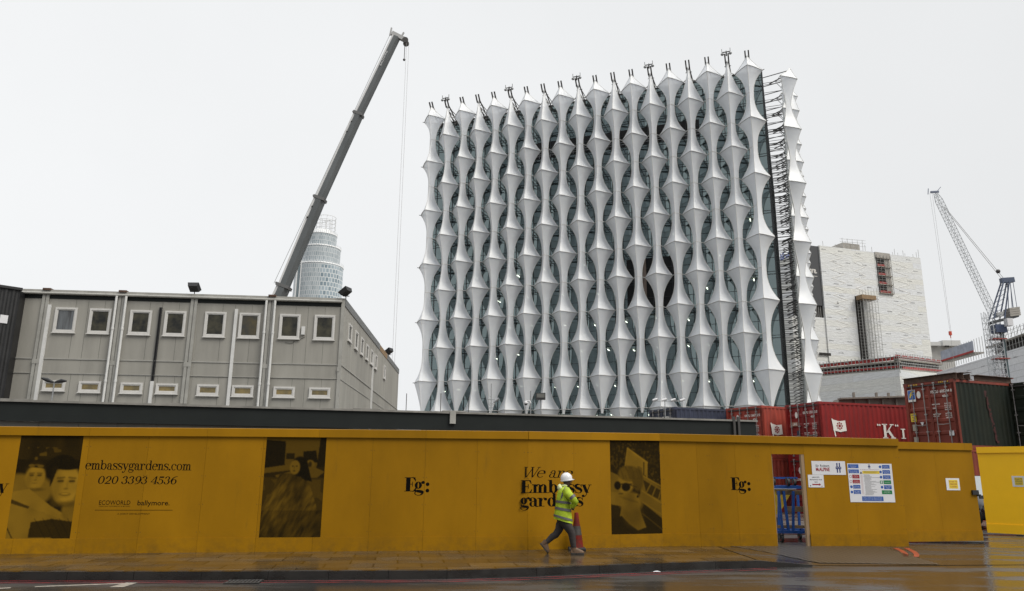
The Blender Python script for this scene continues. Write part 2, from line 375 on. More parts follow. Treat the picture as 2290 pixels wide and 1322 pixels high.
hv9 = N(t, 'ShaderNodeHueSaturation'); t.links.new(rnd.outputs[0], hv9.inputs['Value']); t.links.new(src, hv9.inputs['Color']); src = hv9.outputs[0]
# a few scuffs and rain runs anywhere on the boards
mp9 = N(t, 'ShaderNodeMapping'); mp9.inputs['Scale'].default_value = (2.5, 2.5, .35); t.links.new(ge.outputs['Position'], mp9.inputs[0]); n9 = N(t, 'ShaderNodeTexNoise', Scale=2.2, Detail=8.0, Roughness=.7); t.links.new(mp9.outputs[0], n9.inputs['Vector'])
m9 = N(t, 'ShaderNodeMapRange'); m9.inputs[1].default_value = .60; m9.inputs[2].default_value = .78; m9.inputs[4].default_value = .35; t.links.new(n9.outputs[0], m9.inputs[0])
ad9 = N(t, 'ShaderNodeMath', operation='MAXIMUM'); t.links.new(dd.outputs[0], ad9.inputs[0]); t.links.new(m9.outputs[0], ad9.inputs[1])
mx9 = N(t, 'ShaderNodeMix', data_type='RGBA'); t.links.new(ad9.outputs[0], mx9.inputs[0]); t.links.new(src, mx9.inputs[6]); mx9.inputs[7].default_value = (.085, .05, .012, 1); t.links.new(mx9.outputs[2], b.inputs['Base Color'])
YEL_LIT = mat('yellow_paint_lit', (0.95, 0.53, 0.006), 0.45, var=0.06, vscale=1.2, spec=0.4)  # hoarding yellow lightened to carry the sky light on the open leaf
INK = mat('black_vinyl', (0.005, 0.0045, 0.004), 0.7, spec=0.02)
DKB = mat('dark_backing', (0.03, 0.02, 0.008), 0.8)
WHT = mat('white_sign', (0.62, 0.62, 0.64), 0.45, var=0.06, vscale=4)
GREY = mat('cabin_grey', (0.30, 0.29, 0.26), 0.55, var=0.2, vscale=1.1, bump=0.05, bscale=5, stretch=(1.6, 1.6, .25))
TRIM = mat('cabin_trim', (0.34, 0.335, 0.31), 0.5, var=0.22, vscale=2.5)
DTR = mat('dark_fascia', (0.014, 0.017, 0.0165), 0.6, spec=0.2, var=0.15, vscale=1.2)
PVC = mat('window_frame_white', (0.56, 0.55, 0.53), 0.4, var=0.1, vscale=5)
PIPE = mat('downpipe_plastic', (0.60, 0.60, 0.59), 0.4, var=0.12, vscale=3)
STEEL = mat('galvanised_steel', (0.35, 0.36, 0.37), 0.4, metal=0.6, var=0.2, vscale=6)
DSTEEL = mat('dark_steel', (0.055, 0.052, 0.05), 0.5, metal=0.3)
BLACK = mat('black_plastic', (0.015, 0.015, 0.016), 0.45)
RUBBER = mat('rubber', (0.02, 0.02, 0.02), 0.8)
CONC = mat('concrete', (0.36, 0.34, 0.31), 0.85, var=0.2, vscale=0.5)
RED = mat('container_red', (0.24, 0.010, 0.009), 0.5, var=0.35, vscale=1.4, bump=0.05, bscale=10, stretch=(1, 1, .5))
ORED = mat('container_orange_red', (0.33, 0.045, 0.026), 0.55, var=0.3, vscale=1.5)
BRED = mat('container_brown_red', (0.20, 0.028, 0.012), 0.55, var=0.35, vscale=1.5, stretch=(1, 1, .5))
DGRN = mat('container_dark_green', (0.010, 0.015, 0.011), 0.55, spec=0.2, var=0.4, vscale=1.4, stretch=(1, 1, .4), col2=(0.02, 0.022, 0.014))
NAVY = mat('container_navy', (0.03, 0.038, 0.07), 0.5, var=0.3, vscale=1.5)
LETW = mat('white_lettering', (0.66, 0.64, 0.6), 0.6)
WOOD = mat('weathered_timber', (0.27, 0.18, 0.1), 0.8, var=0.35, vscale=4, stretch=(1, 1, .2))
RUST = mat('rusty_steel', (0.10, 0.055, 0.035), 0.8, var=0.5, vscale=5, bump=0.2, bscale=20)
BLUE = mat('blue_paint', (0.015, 0.075, 0.30), 0.4, var=0.25, vscale=6)
GLASSD = mat('dark_window_glass', (0.010, 0.011, 0.010), 0.06, var=0.5, vscale=2.6, col2=(0.06, 0.055, 0.035), spec=0.35)
GLASSW = mat('lit_window_glass', (0.20, 0.15, 0.055), 0.1, var=0.6, vscale=3.0, col2=(0.08, 0.07, 0.04), emit=((1, .7, .25), 0.03))
ORANGE = mat('orange_marking', (0.27, 0.045, 0.012), 0.5, var=0.3, vscale=8)
LMAST = mat('crane_lattice_grey', (0.42, 0.44, 0.46), 0.5)

for gm, lo, hi in ((GREY, .90, 1.05), (YEL_LIT, .95, 1.03)):
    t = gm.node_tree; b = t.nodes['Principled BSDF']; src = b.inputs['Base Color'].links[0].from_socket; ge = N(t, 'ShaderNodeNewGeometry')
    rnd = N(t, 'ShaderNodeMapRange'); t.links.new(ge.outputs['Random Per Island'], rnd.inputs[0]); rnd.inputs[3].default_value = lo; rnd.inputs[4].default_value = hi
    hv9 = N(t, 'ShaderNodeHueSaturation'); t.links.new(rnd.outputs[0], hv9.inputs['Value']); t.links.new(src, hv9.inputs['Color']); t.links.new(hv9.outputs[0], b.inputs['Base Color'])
# ------------------------------------------------------------------ ground
UG = -0.14
g = MB(); g.quad((-3000, -800, UG - .006), (3000, -800, UG - .006), (3000, 4000, UG - .006), (-3000, 4000, UG - .006))
tag(g.build('ground', mat('ground_gravel', (0.13, 0.12, 0.105), 0.9, var=0.35, vscale=0.2)), kind='structure')

def wet_asphalt():
    m = bpy.data.materials.new('wet_asphalt'); m.use_nodes = True; t = m.node_tree; b = t.nodes['Principled BSDF']
    co = N(t, 'ShaderNodeTexCoord'); mp = N(t, 'ShaderNodeMapping'); mp.inputs['Scale'].default_value = (0.35, 1.3, 1); mp.inputs['Rotation'].default_value = (0, 0, R(-9))
    t.links.new(co.outputs['Object'], mp.inputs[0])
    n1 = N(t, 'ShaderNodeTexNoise', Scale=0.9, Detail=5.0, Roughness=0.6); t.links.new(mp.outputs[0], n1.inputs['Vector'])
    rr = N(t, 'ShaderNodeMapRange'); rr.inputs[1].default_value = 0.42; rr.inputs[2].default_value = 0.58; rr.inputs[3].default_value = 0.04; rr.inputs[4].default_value = 0.36
    t.links.new(n1.outputs[0], rr.inputs[0]); t.links.new(rr.outputs[0], b.inputs['Roughness'])
    n2 = N(t, 'ShaderNodeTexNoise', Scale=90.0, Detail=3.0); t.links.new(co.outputs['Object'], n2.inputs['Vector'])
    n4 = N(t, 'ShaderNodeTexNoise', Scale=3.0, Detail=3.0); t.links.new(co.outputs['Object'], n4.inputs['Vector'])
    ma = N(t, 'ShaderNodeMath', operation='MULTIPLY_ADD'); t.links.new(n2.outputs[0], ma.inputs[0]); ma.inputs[1].default_value = 0.35; t.links.new(n4.outputs[0], ma.inputs[2])
    bp = N(t, 'ShaderNodeBump', Strength=0.25, Distance=0.012); t.links.new(ma.outputs[0], bp.inputs['Height']); t.links.new(bp.outputs[0], b.inputs['Normal'])
    mx = N(t, 'ShaderNodeMix', data_type='RGBA'); t.links.new(n1.outputs[0], mx.inputs[0]); mx.inputs[6].default_value = (0.010, 0.009, 0.008, 1); mx.inputs[7].default_value = (0.045, 0.037, 0.030, 1)
    n5 = N(t, 'ShaderNodeTexVoronoi', Scale=140.0); t.links.new(co.outputs['Object'], n5.inputs['Vector'])
    m5 = N(t, 'ShaderNodeMix', data_type='RGBA', blend_type='MULTIPLY'); m5.inputs[0].default_value = 0.6
    t.links.new(mx.outputs[2], m5.inputs[6]); t.links.new(n5.outputs['Color'], m5.inputs[7])
    hs = N(t, 'ShaderNodeHueSaturation', Saturation=0.15, Value=1.5); t.links.new(m5.outputs[2], hs.inputs['Color'])
    t.links.new(hs.outputs[0], b.inputs['Base Color']); b.inputs['Specular IOR Level'].default_value = 0.6
    return m
WETA = wet_asphalt()
# kerb line (pixels along the top arris)
kpx = [(-500, 1280.5), (-150, 1280), (0, 1279.6), (300, 1279), (600, 1278.2), (1000, 1276.2), (1200, 1270.5), (1340, 1265), (1480, 1260), (1600, 1256), (1700, 1254.5)]
K = [atz(x, y, 0).to_2d() for x, y in kpx]
K.append(Vector((K[-1].x + 1.2, K[-1].y + 0.35)))      # drops to the crossing
d0 = (K[1] - K[0]).normalized(); K[0] = K[0] - d0 * 30
rd = MB(); e = Vector((60, 26)); 
rd.quad((-80, -14, UG), (90, -14, UG), (90, 60, UG), (-80, 60, UG))
tag(rd.build('road', WETA), kind='structure')
# hoarding base line in plan
HP = [atz(-420, 1242.4, 0).to_2d(), atz(1180, 1230, 0).to_2d(), atz(1482, 1221.6, 0).to_2d(), atz(2022, 1222, 0).to_2d()]
Hs = [Frame(HP[i], HP[i + 1]) for i in range(3)]
PAVE = brick_mat('paving_slabs', (0.092, 0.066, 0.038), (0.036, 0.026, 0.016), (0.006, 0.005, 0.004), 0.9, 0.62, 0.016, rot=R(-8), wet=(0.08, 0.3, 1.1), bump=0.22)
pv = MB(); KW = 0.16
def off(poly, i, d):
    a = poly[max(i - 1, 0)]; b = poly[min(i + 1, len(poly) - 1)]; t_ = (b - a).normalized(); return poly[i] + Vector((-t_.y, t_.x)) * d
inner = [off(K, i, KW) for i in range(len(K))]
def yback(p): return p.y + 8.0
for i in range(len(K) - 2):
    a, b = inner[i], inner[i + 1]
    pv.quad((a.x, a.y, 0), (b.x, b.y, 0), (b.x, b.y + 7, 0), (a.x, a.y + 7, 0))
tag(pv.build('pavement', PAVE), kind='structure')
KERBM = mat('granite_kerb', (0.013, 0.011, 0.009), 0.4, var=0.4, vscale=2.5, bump=0.15, bscale=40, wet=(0.15, 0.5, 3.0))
KERBD = mat('kerb_face_dirty', (0.02, 0.017, 0.015), 0.4, var=0.4, vscale=3)
kb = MB()
for i in range(len(K) - 2):
    a, b, c, d = K[i], K[i + 1], inner[i + 1], inner[i]
    L = (b - a).length; n_ = max(1, int(L / 0.91))
    for k in range(n_):
        p = a.lerp(b, k / n_ + .003 / L); q = a.lerp(b, (k + 1) / n_ - .003 / L); r_ = d.lerp(c, (k + 1) / n_ - .003 / L); s_ = d.lerp(c, k / n_ + .003 / L)
        kb.box8([(p.x, p.y, UG - .005), (q.x, q.y, UG - .005), (r_.x, r_.y, UG - .005), (s_.x, s_.y, UG - .005), (p.x, p.y, .003), (q.x, q.y, .003), (r_.x, r_.y, .003), (s_.x, s_.y, .003)])
a, b, c, d = K[-2], K[-1], inner[-1], inner[-2]
kb.box8([(a.x, a.y, UG - .005), (b.x, b.y, UG - .005), (c.x, c.y, UG - .005), (d.x, d.y, UG - .005), (a.x, a.y, .003), (b.x, b.y, -.11), (c.x, c.y, -.11), (d.x, d.y, .003)])
tag(kb.build('kerb', KERBM), kind='structure')
# crossing apron + yard
dk = (K[-1] - K[-2]).normalized()
CD = 2.6; FX0 = K[-2].x; FX1 = K[-1].x
def yk(x):
    if x <= FX1: return K[-2].y + KW + (K[-1].y - K[-2].y) * (x - FX0) / (FX1 - FX0)
    return K[-1].y + KW * .5 + (x - FX1) * .12
def zs(x, y):
    fx = min(1, max(0, (x - FX0) / (FX1 - FX0))); fy = min(1, max(0, (y - yk(x)) / CD)); return -.134 * fx * (1 - fy)
def drape(mb, xs, ylo, yhi, ny, dz):
    for xa, xb in zip(xs, xs[1:]):
        for j in range(ny):
            P = []
            for x_, t_ in ((xa, j / ny), (xb, j / ny), (xb, (j + 1) / ny), (xa, (j + 1) / ny)):
                y_ = ylo(x_) + (yhi(x_) - ylo(x_)) * t_; P.append((x_, y_, zs(x_, y_) + dz))
            mb.quad(*P)
ap = MB(); xs_ = [FX0 + (FX1 - FX0) * k / 4 for k in range(5)] + [FX1 + k * 1.5 for k in range(1, 30)]
drape(ap, xs_, yk, lambda x: yk(x) + CD, 6, 0); drape(ap, xs_, lambda x: yk(x) + CD, lambda x: yk(x) + 9, 1, 0)
tag(ap.build('crossing', WETA), kind='structure')
def oncross(x, y, dz=.004):
    z = 0.0
    for _ in range(12): q = atz(x, y, z); z = zs(q.x, q.y)
    return Vector((q.x, q.y, z + dz))
yd = MB(); yd.quad((-60, 15.0 + 5.6, -.004), (90, 15 + 5.6, -.004), (90, 90, -.004), (-60, 90, -.004))
YARD = mat('yard_wet_concrete', (0.10, 0.085, 0.07), 0.35, var=0.4, vscale=0.8, wet=(0.08, 0.5, 0.7))
tag(yd.build('yard', YARD), kind='structure')
# checkered steel plates / tactile ramp at the door
def checker_mat():
    m = bpy.data.materials.new('chequer_plate'); m.use_nodes = True; t = m.node_tree; b = t.nodes['Principled BSDF']
    co = N(t, 'ShaderNodeTexCoord'); mp = N(t, 'ShaderNodeMapping'); mp.inputs['Rotation'].default_value = (0, 0, R(38)); t.links.new(co.outputs['UV'], mp.inputs[0])
    ck = N(t, 'ShaderNodeTexChecker', Scale=9.0); t.links.new(mp.outputs[0], ck.inputs[0]); ck.inputs[1].default_value = (0.085, 0.075, 0.062, 1); ck.inputs[2].default_value = (0.006, 0.005, 0.004, 1)
    t.links.new(ck.outputs[0], b.inputs['Base Color']); b.inputs['Roughness'].default_value = 0.3; b.inputs['Metallic'].default_value = 0.0
    bp = N(t, 'ShaderNodeBump', Strength=0.5, Distance=0.01); t.links.new(ck.outputs[1], bp.inputs['Height']); t.links.new(bp.outputs[0], b.inputs['Normal'])
    return m
cp = MB(); xa_ = oncross(1640, 1224).x; xb_ = oncross(1975, 1224).x; xs_ = [xa_ + (xb_ - xa_) * k / 16 for k in range(17)]
def ylo_(x): return max(yk(max(x, FX0)) - (FX0 - x if x < FX0 else 0) * .3 + (.0 if x > FX0 else .0), Hs[2].A.y - 2.4 * max(0, min(1, (x - xa_) / 1.2)))
drape(cp, xs_, lambda x: min(ylo_(x) + .06, Hs[2].A.y + .1), lambda x: Hs[2].A.y + 1.3, 8, .006)
tag(cp.build('ramp_plate', checker_mat()), kind='structure')
# painted lines on the road
PR = mat('red_line_paint', (0.20, 0.012, 0.015), 0.35, var=0.75, vscale=5, stretch=(.5, 2, 1), col2=(0.04, 0.02, 0.02))
PW = mat('worn_white_paint', (0.34, 0.31, 0.27), 0.4, var=0.3, vscale=9, col2=(0.2, 0.18, 0.15))
def strip(px, w, m, name, label):
    P = [atz(x, y, UG + .004) for x, y in px]; mb = MB()
    for a_, b_ in zip(P, P[1:]):
        t_ = (b_ - a_).normalized(); n_ = Vector((-t_.y, t_.x, 0)) * w / 2
        mb.quad(a_ - n_, b_ - n_, b_ + n_, a_ + n_)
    o = mb.build(name, m); tag(o, kind='structure'); return o
strip([(-200, 1299.5), (0, 1299.2), (480, 1299.5), (1000, 1297.5), (1180, 1292), (1340, 1286), (1480, 1280.5), (1737, 1270)], .07, PR, 'road_line', '')
strip([(-200, 1304), (0, 1303.5), (480, 1303.2), (1000, 1301), (1180, 1296), (1340, 1289.5), (1480, 1284), (1737, 1273)], .07, PR, 'road_line', '')
strip([(78, 1312), (302, 1303.8)], .10, PW, 'road_line', '')
strip([(-30, 1317), (24, 1314.5)], .10, PW, 'road_line', '')
mb = MB(); P = [atz(x, y, UG + .005) for x, y in ((244, 1313), (276, 1313), (308, 1303), (282, 1303))]; mb.quad(*P); tag(mb.build('road_line', PW), kind='structure')
# orange flashes sprayed at the gate
mb = MB()
for x0 in (0, 24):
    pts = []
    for k in range(9):
        t_ = k / 8; xx = 1996 + x0 + 24 * math.sin(t_ * 1.9); yy = 1226 + 20 * t_
        pts.append((xx, yy))
    for (x1, y1), (x2, y2) in zip(pts, pts[1:]):
        mb.quad(*[oncross(a_, b_, .006) for a_, b_ in ((x2, y2), (x2 + 12, y2), (x1 + 12, y1), (x1, y1))])
tag(mb.build('spray_marking', ORANGE), kind='structure')

# ------------------------------------------------------------------ hoarding
def top_h(x):  # hoarding height varies slightly with the ground
    return float(np.interp(x, [0, 480, 1000, 1200, 1480, 2003], [2.58, 2.63, 2.67, 2.685, 2.73, 2.674]))
hd = empty('hoarding', (HP[1].x, HP[1].y, 0), 'long yellow site hoarding with black serif lettering, three photo posters and an open doorway', 'hoarding')
UEND = [Hs[0].L, Hs[1].L, Hs[2].px(2019, 1100)[0]]
dl = Hs[2].px(1732, 1120)[0]; dr = Hs[2].px(1806, 1120)[0]; dtop = Hs[2].px(1765, 1016)[1]
def seg_h(i, u):
    f = Hs[i]; P = f.p(u, 0); # interpolate using photo x
    q = Vector((P.x, P.y, 1.3)) - Vector((0, 0, HCAM)); x = 1145 + FPX * q.dot(CR) / q.dot(cf); return top_h(x)
pan, cap, skt = MB(), MB(), MB()
bk = MB(); skt2 = MB()
for i, f in enumerate(Hs):
    L = UEND[i]; n = max(1, round(L / 1.22)); us = [L * k / n for k in range(n + 1)]
    if i == 2: us = [0, dl * .33, dl * .67, dl, dr, dr + (L - dr) * .5, L]
    for k in range(len(us) - 1):
        u0, u1 = us[k], us[k + 1]; h0, h1 = seg_h(i, u0), seg_h(i, u1); g0, g1 = u0 + .0018, u1 - .0018
        doorway = (i == 2 and k == 3)
        vb = dtop if doorway else -.13
        P = f.p
        def ob(mb, vb0, vb1, t0, t1, w0, w1, a_=g0, b_=g1):
            mb.box8([P(a_, vb0, w1), P(b_, vb1, w1), P(b_, vb1, w0), P(a_, vb0, w0), P(a_, t0, w1), P(b_, t1, w1), P(b_, t1, w0), P(a_, t0, w0)])
        ob(pan, vb, vb, h0 - .03, h1 - .03, -.018, 0)
        ob(bk, vb + .01, vb + .01, h0 - .05, h1 - .05, -.03, -.02, u0, u1)
        if not doorway: ob(skt if not (i == 2 and k > 3) else skt2, -.13, -.13, .30, .30, .002, .022)
    # cap boards, longer lengths
    n2 = max(1, round(L / 2.44)); 
    for k in range(n2):
        u0, u1 = L * k / n2 + .0015, L * (k + 1) / n2 - .0015; h0, h1 = seg_h(i, u0), seg_h(i, u1)
        P = f.p
        cap.box8([P(u0, h0 - .175, .05), P(u1, h1 - .175, .05), P(u1, h1 - .175, -.03), P(u0, h0 - .175, -.03), P(u0, h0, .05), P(u1, h1, .05), P(u1, h1 + .012, -.03), P(u0, h0 + .012, -.03)])
scr = MB()
for i, f in enumerate(Hs):
    n = max(1, round(UEND[i] / 1.22))
    for k in range(n + 1):
        u = min(max(UEND[i] * k / n, .05), UEND[i] - .05)
        if i == 2 and dl - .1 < u < dr + .1: continue
        for v in (.42, 1.0, 1.6, 2.2):
            for du in (-.035, .035): f.box(scr, u + du - .006, u + du + .006, v - .006, v + .006, .0, .0015)
o = scr.build('screw_heads', DKB, hd)
pan.build('panel_board', YEL, hd); bk.build('backing_board', DKB, hd); cap.build('capping_board', YEL, hd); skt.build('skirting_board', YEL, hd); skt2.build('skirting_board', YEL, hd)
# door reveal
f = Hs[2]; mb = MB(); f.box(mb, dr - .085, dr - .004, -.0, dtop, -.10, -.005); f.box(mb, dl + .004, dl + .03, 0, dtop, -.1, -.031); mb.build('door_post', WOOD, hd)
# studs behind the boards
mb = MB()
for i, f in enumerate(Hs):
    n = int(UEND[i] / 2.44)
    for k in range(n):
        u = (k + .5) * UEND[i] / n
        if i == 2 and dl - .2 < u < dr + .2: continue
        f.box(mb, u - .04, u + .04, -.1, 2.4, -.14, -.035); mb.bar(f.p(u, 1.9, -.1), f.p(u, 0, -1.3), .07)
mb.build('timber_brace', WOOD, hd)

# lettering on the boards
def place(fr, x0, y0, x1=None):
    u, v = fr.px(x0, y0); 
    if x1 is None: return u, v
    return u, v, fr.px(x1, y0)[0] - u
f0, f1, f2 = Hs
LW = .0012
mb = MB(); u, v, w = place(f0, 190, 1050, 430); serif_text(f0, 'embassygardens.com', u, v, .135, LW, mb, W=.19, t=.075, width=w * .99)
u, v, w = place(f0, 217, 1082, 395); serif_text(f0, '020 3393 4536', u, v, .125, LW, mb, W=.18, t=.075, shear=.12, width=w)
mb.build('lettering', INK, hd)
mb = MB(); u, v, w = place(f0, 221, 1129, 291)
sans(f0, 'EcoWorld'.upper(), u, v, .095, LW, mb, width=w)
u, v, w = place(f0, 307, 1130, 379); sans(f0, 'ballymore.', u, v, .105, LW, mb, width=w, bold=.01)
u, v, w = place(f0, 221, 1133.5, 291); sans(f0, 'CREATING TOMORROW & BEYOND', u, v, .022, LW, mb, width=w)
u, v, w = place(f0, 262, 1151, 335); sans(f0, 'A JOINT DEVELOPMENT', u, v, .032, LW, mb, width=w)
u, v, w = place(f0, 212, 1141.5, 386); f0.rect(mb, u, u + w, v, v + .010, LW)
mb.build('lettering', INK, hd)
for fr, x0, x1, yb in ((f0, 904, 936, 1099), (f2, 1635, 1660, 1096)):
    mb = MB(); u, v, w = place(fr, x0, yb, x1)
    serif_text(fr, 'Eg', u, v, .215, LW, mb, W=.34, t=.06, track=-.22, width=w * 1.2)
    for vy in (.10, .24): fr.poly(mb, [(u + w * 1.62 + .042 * math.cos(k * .45), v + vy - .08 + .042 * math.sin(k * .45)) for k in range(14)], LW + .0003)
    mb.build('lettering', INK, hd)
mb = MB(); u, v, w = place(f0, 1163, 1068, 1278)
def span_text(txt, x0, x1, yb, xh, **k):
    # the words cross the shallow bend of the hoarding at x=1180
    u, v = f1.px(x0, yb); w_ = f1.px(x1, yb)[0] - u; serif_text(f1, txt, u, v, xh, LW + .001, mb, width=w_, **k)
span_text('We are', 1184 - 20, 1279, 1067.5, .165, W=.14, t=.06, shear=.25)
span_text('Embassy', 1164, 1322, 1102.5, .20, W=.28, t=.06)
span_text('gardens', 1163, 1305, 1133, .20, W=.28, t=.06)
mb.build('lettering', INK, hd)
mb = MB(); u, v, w = place(f0, -6, 1103, 24); serif_text(f0, 'y', u, v, .2, LW, mb, W=.27, t=.05, shear=.1); mb.build('lettering', INK, hd)

# ------------------------------------------------------------------ printed photo posters (flat prints, painted as colours of a fine grid)
class Paint:
    def __init__(s, w, h, base=.1, seed=1):
        s.w, s.h = w, h; s.L = np.full((h, w), base, float); s.tint = np.zeros((h, w))
        yy, xx = np.mgrid[0:h, 0:w]; s.x = (xx + .5) / w; s.y = (yy + .5) / h; s.rng = np.random.default_rng(seed)
    def noise(s, fx, fy, ang=0.0):
        c, n = math.cos(ang), math.sin(ang); X = (s.x * c + s.y * n) * fx; Y = (-s.x * n + s.y * c) * fy
        g = s.rng.random((int(abs(fy)) * 2 + 60, int(abs(fx)) * 2 + 60)); X = X - X.min(); Y = Y - Y.min()
        xi = np.minimum(X.astype(int), g.shape[1] - 2); yi = np.minimum(Y.astype(int), g.shape[0] - 2); tx = X - xi; ty = Y - yi
        tx = tx * tx * (3 - 2 * tx); ty = ty * ty * (3 - 2 * ty)
        return (g[yi, xi] * (1 - tx) + g[yi, xi + 1] * tx) * (1 - ty) + (g[yi + 1, xi] * (1 - tx) + g[yi + 1, xi + 1] * tx) * ty
    def mixin(s, m, v, a=1.0): m = np.clip(m, 0, 1) * a; s.L = s.L * (1 - m) + v * m
    def ell(s, cx, cy, rx, ry, v, soft=.15, a=1.0, ang=0.0):
        c, n = math.cos(ang), math.sin(ang); X = (s.x - cx); Y = (s.y - cy) * 1.72
        u = (X * c + Y * n) / rx; w = (-X * n + Y * c) / (ry * 1.72); d = np.sqrt(u * u + w * w); s.mixin((1 - d) / soft + .5, v, a)
    def poly(s, pts, v, a=1.0, soft=.008):
        inside = np.zeros_like(s.x, bool); n = len(pts)
        for i in range(n):
            x0, y0 = pts[i]; x1, y1 = pts[(i + 1) % n]
            c = ((y0 > s.y) != (y1 > s.y)); xt = (x1 - x0) * (s.y - y0) / ((y1 - y0) or 1e-9) + x0; inside ^= c & (s.x < xt)
        s.mixin(inside.astype(float), v, a)
    def line(s, x0, y0, x1, y1, w, v, a=1.0):
        dx, dy = x1 - x0, (y1 - y0) * 1.72; X = s.x - x0; Y = (s.y - y0) * 1.72; t = np.clip((X * dx + Y * dy) / (dx * dx + dy * dy), 0, 1)
        d = np.sqrt((X - t * dx) ** 2 + (Y - t * dy) ** 2); s.mixin(1.5 - d / w, v, a)
def face(P, cx, cy, rx, ry, v, ang=0.0, smile=True):
    P.ell(cx, cy, rx, ry, v, .22, 1, ang); P.ell(cx, cy + ry * .62, rx * .66, ry * .42, v * .96, .4, .8)
    P.ell(cx - rx * .66, cy + ry * .15, rx * .34, ry * .75, v * .5, 1.2, .6); P.ell(cx + rx * .2, cy + ry * 1.02, rx * .8, ry * .16, v * .25, .9, .7)
    P.ell(cx - rx * .1, cy - ry * .55, rx * .5, ry * .22, min(1, v * 1.15), .9, .5)
    for sx, t_ in ((-.40, -.03), (.40, .03)):
        P.ell(cx + sx * rx, cy - ry * .16, rx * .24, ry * .12, v * .45, .9, .7)
        P.line(cx + sx * rx - rx * .16, cy - ry * .15, cx + sx * rx + rx * .16, cy - ry * .16, rx * .06, v * .08, .85); P.line(cx + sx * rx - rx * .24, cy - ry * (.33 + t_ * .6), cx + sx * rx + rx * .24, cy - ry * (.33 - t_ * .6), rx * .06, v * .2, .7)
    P.line(cx + rx * .08, cy - ry * .1, cx + rx * .12, cy + ry * .16, rx * .07, v * .72, .6); P.ell(cx + rx * .04, cy + ry * .24, rx * .17, ry * .05, v * .35, .9, .7)
    if smile:
        P.ell(cx + rx * .02, cy + ry * .52, rx * .40, ry * .09, v * .22, .5, .8); P.ell(cx + rx * .02, cy + ry * .50, rx * .30, ry * .045, min(1, v * 1.15), .5, .85); P.ell(cx + rx * .02, cy + ry * .66, rx * .3, ry * .05, v * .7, .9, .5)
    else: P.ell(cx, cy + ry * .50, rx * .26, ry * .035, v * .25, .6, .8)
    P.ell(cx + rx * .05, cy + ry * .82, rx * .25, ry * .1, min(1, v * 1.1), .9, .4)
def poster(fr, xl, xr, yt, yb, P, xl2, xr2, label):
    u0 = fr.px(xl2, yb)[0]; u1 = fr.px(xr2, yb)[0]; v1 = fr.px((xl + xr) / 2, yt)[1]; v0 = fr.px((xl2 + xr2) / 2, yb)[1]
    vs, fs = [], []; w, h = P.w, P.h
    for j in range(h + 1):
        for i in range(w + 1): vs.append(fr.p(u0 + (u1 - u0) * i / w, v1 + (v0 - v1) * j / h, .0022))
    for j in range(h):
        for i in range(w):
            a = j * (w + 1) + i; fs.append((a, a + w + 1, a + w + 2, a + 1))
    mb = MB(); mb.add(vs, fs)
    m = MATS.get('poster_print')
    if not m:
        m = bpy.data.materials.new('poster_print'); m.use_nodes = True; t = m.node_tree
        at = N(t, 'ShaderNodeAttribute', attribute_name='print'); t.links.new(at.outputs['Color'], t.nodes['Principled BSDF'].inputs['Base Color']); t.nodes['Principled BSDF'].inputs['Roughness'].default_value = .42
        t.nodes['Principled BSDF'].inputs['Specular IOR Level'].default_value = .03
        MATS['poster_print'] = m
    o = mb.build('photo_print', m, hd); tag(o, label)
    for _ in range(2):
        q = np.pad(P.L, 1, mode='edge'); P.L = (q[:-2, 1:-1] + q[2:, 1:-1] + q[1:-1, :-2] + q[1:-1, 2:] + 2 * q[1:-1, 1:-1]) / 6
    L = np.clip(P.L + (P.rng.random(P.L.shape) - .5) * .03, 0, 1)
    dark = np.array([.006, .005, .003]); amb = np.array([.30, .165, .014])
    c = dark + (amb - dark) * L[..., None]; at = o.data.attributes.new('print', 'FLOAT_COLOR', 'FACE')
    at.data.foreach_set('color', np.concatenate([c, np.ones_like(c[..., :1])], -1).reshape(-1).astype(np.float32))
# two men at a pool edge
P = Paint(120, 200, .03, 3)
P.mixin((P.noise(14, 26) > .78) * (P.y < .3) * (P.y > .12) * (P.x < .7), .22); P.mixin(np.where(P.y < .24, P.noise(8, 4), 0), .12, .5)
P.ell(.72, .33, .26, .14, .02, .1)
P.ell(.05, .50, .32, .12, .45, .3); P.ell(.38, .54, .24, .13, .5, .3)
P.ell(.30, .335, .16, .075, .05, .2); face(P, .32, .41, .155, .115, .72, smile=False); P.line(.17, .30, .45, .315, .02, .03); P.ell(.24, .30, .05, .014, .3, .3); P.ell(.38, .305, .05, .014, .3, .3)
P.poly([(.0, .55), (.25, .52), (.62, .68), (.98, .80), (.94, .86), (.60, .76), (.2, .68), (.0, .62)], .62); P.poly([(0, .63), (.5, .74), (.98, .84), (.98, 1), (0, 1)], .55); P.poly([(0, .62), (.3, .69), (.28, .71), (0, .66)], .12)
P.ell(.97, .72, .16, .12, .42, .3); face(P, .82, .475, .225, .185, .8)
P.ell(.80, .285, .26, .055, .02, .2); P.poly([(.57, .3), (.66, .3), (.6, .46), (.57, .5)], .03)
P.poly([(.35, .835), (.68, .805), (1, .83), (1, 1), (.72, 1), (.7, .98), (.34, .98)], .07)
for k in range(5): P.line(.4 + k * .13, .8, .62 + k * .13, 1, .004, .02)
P.poly([(.0, .88), (.12, 1), (.1, 1), (0, .9)], .05)
P.L *= (.85 + .3 * P.noise(6, 10))
poster(f0, 48.5, 188, 973, 1207.5, P, 11.6, 155.5, 'dark amber photo print of two smiling men leaning on a pool edge')
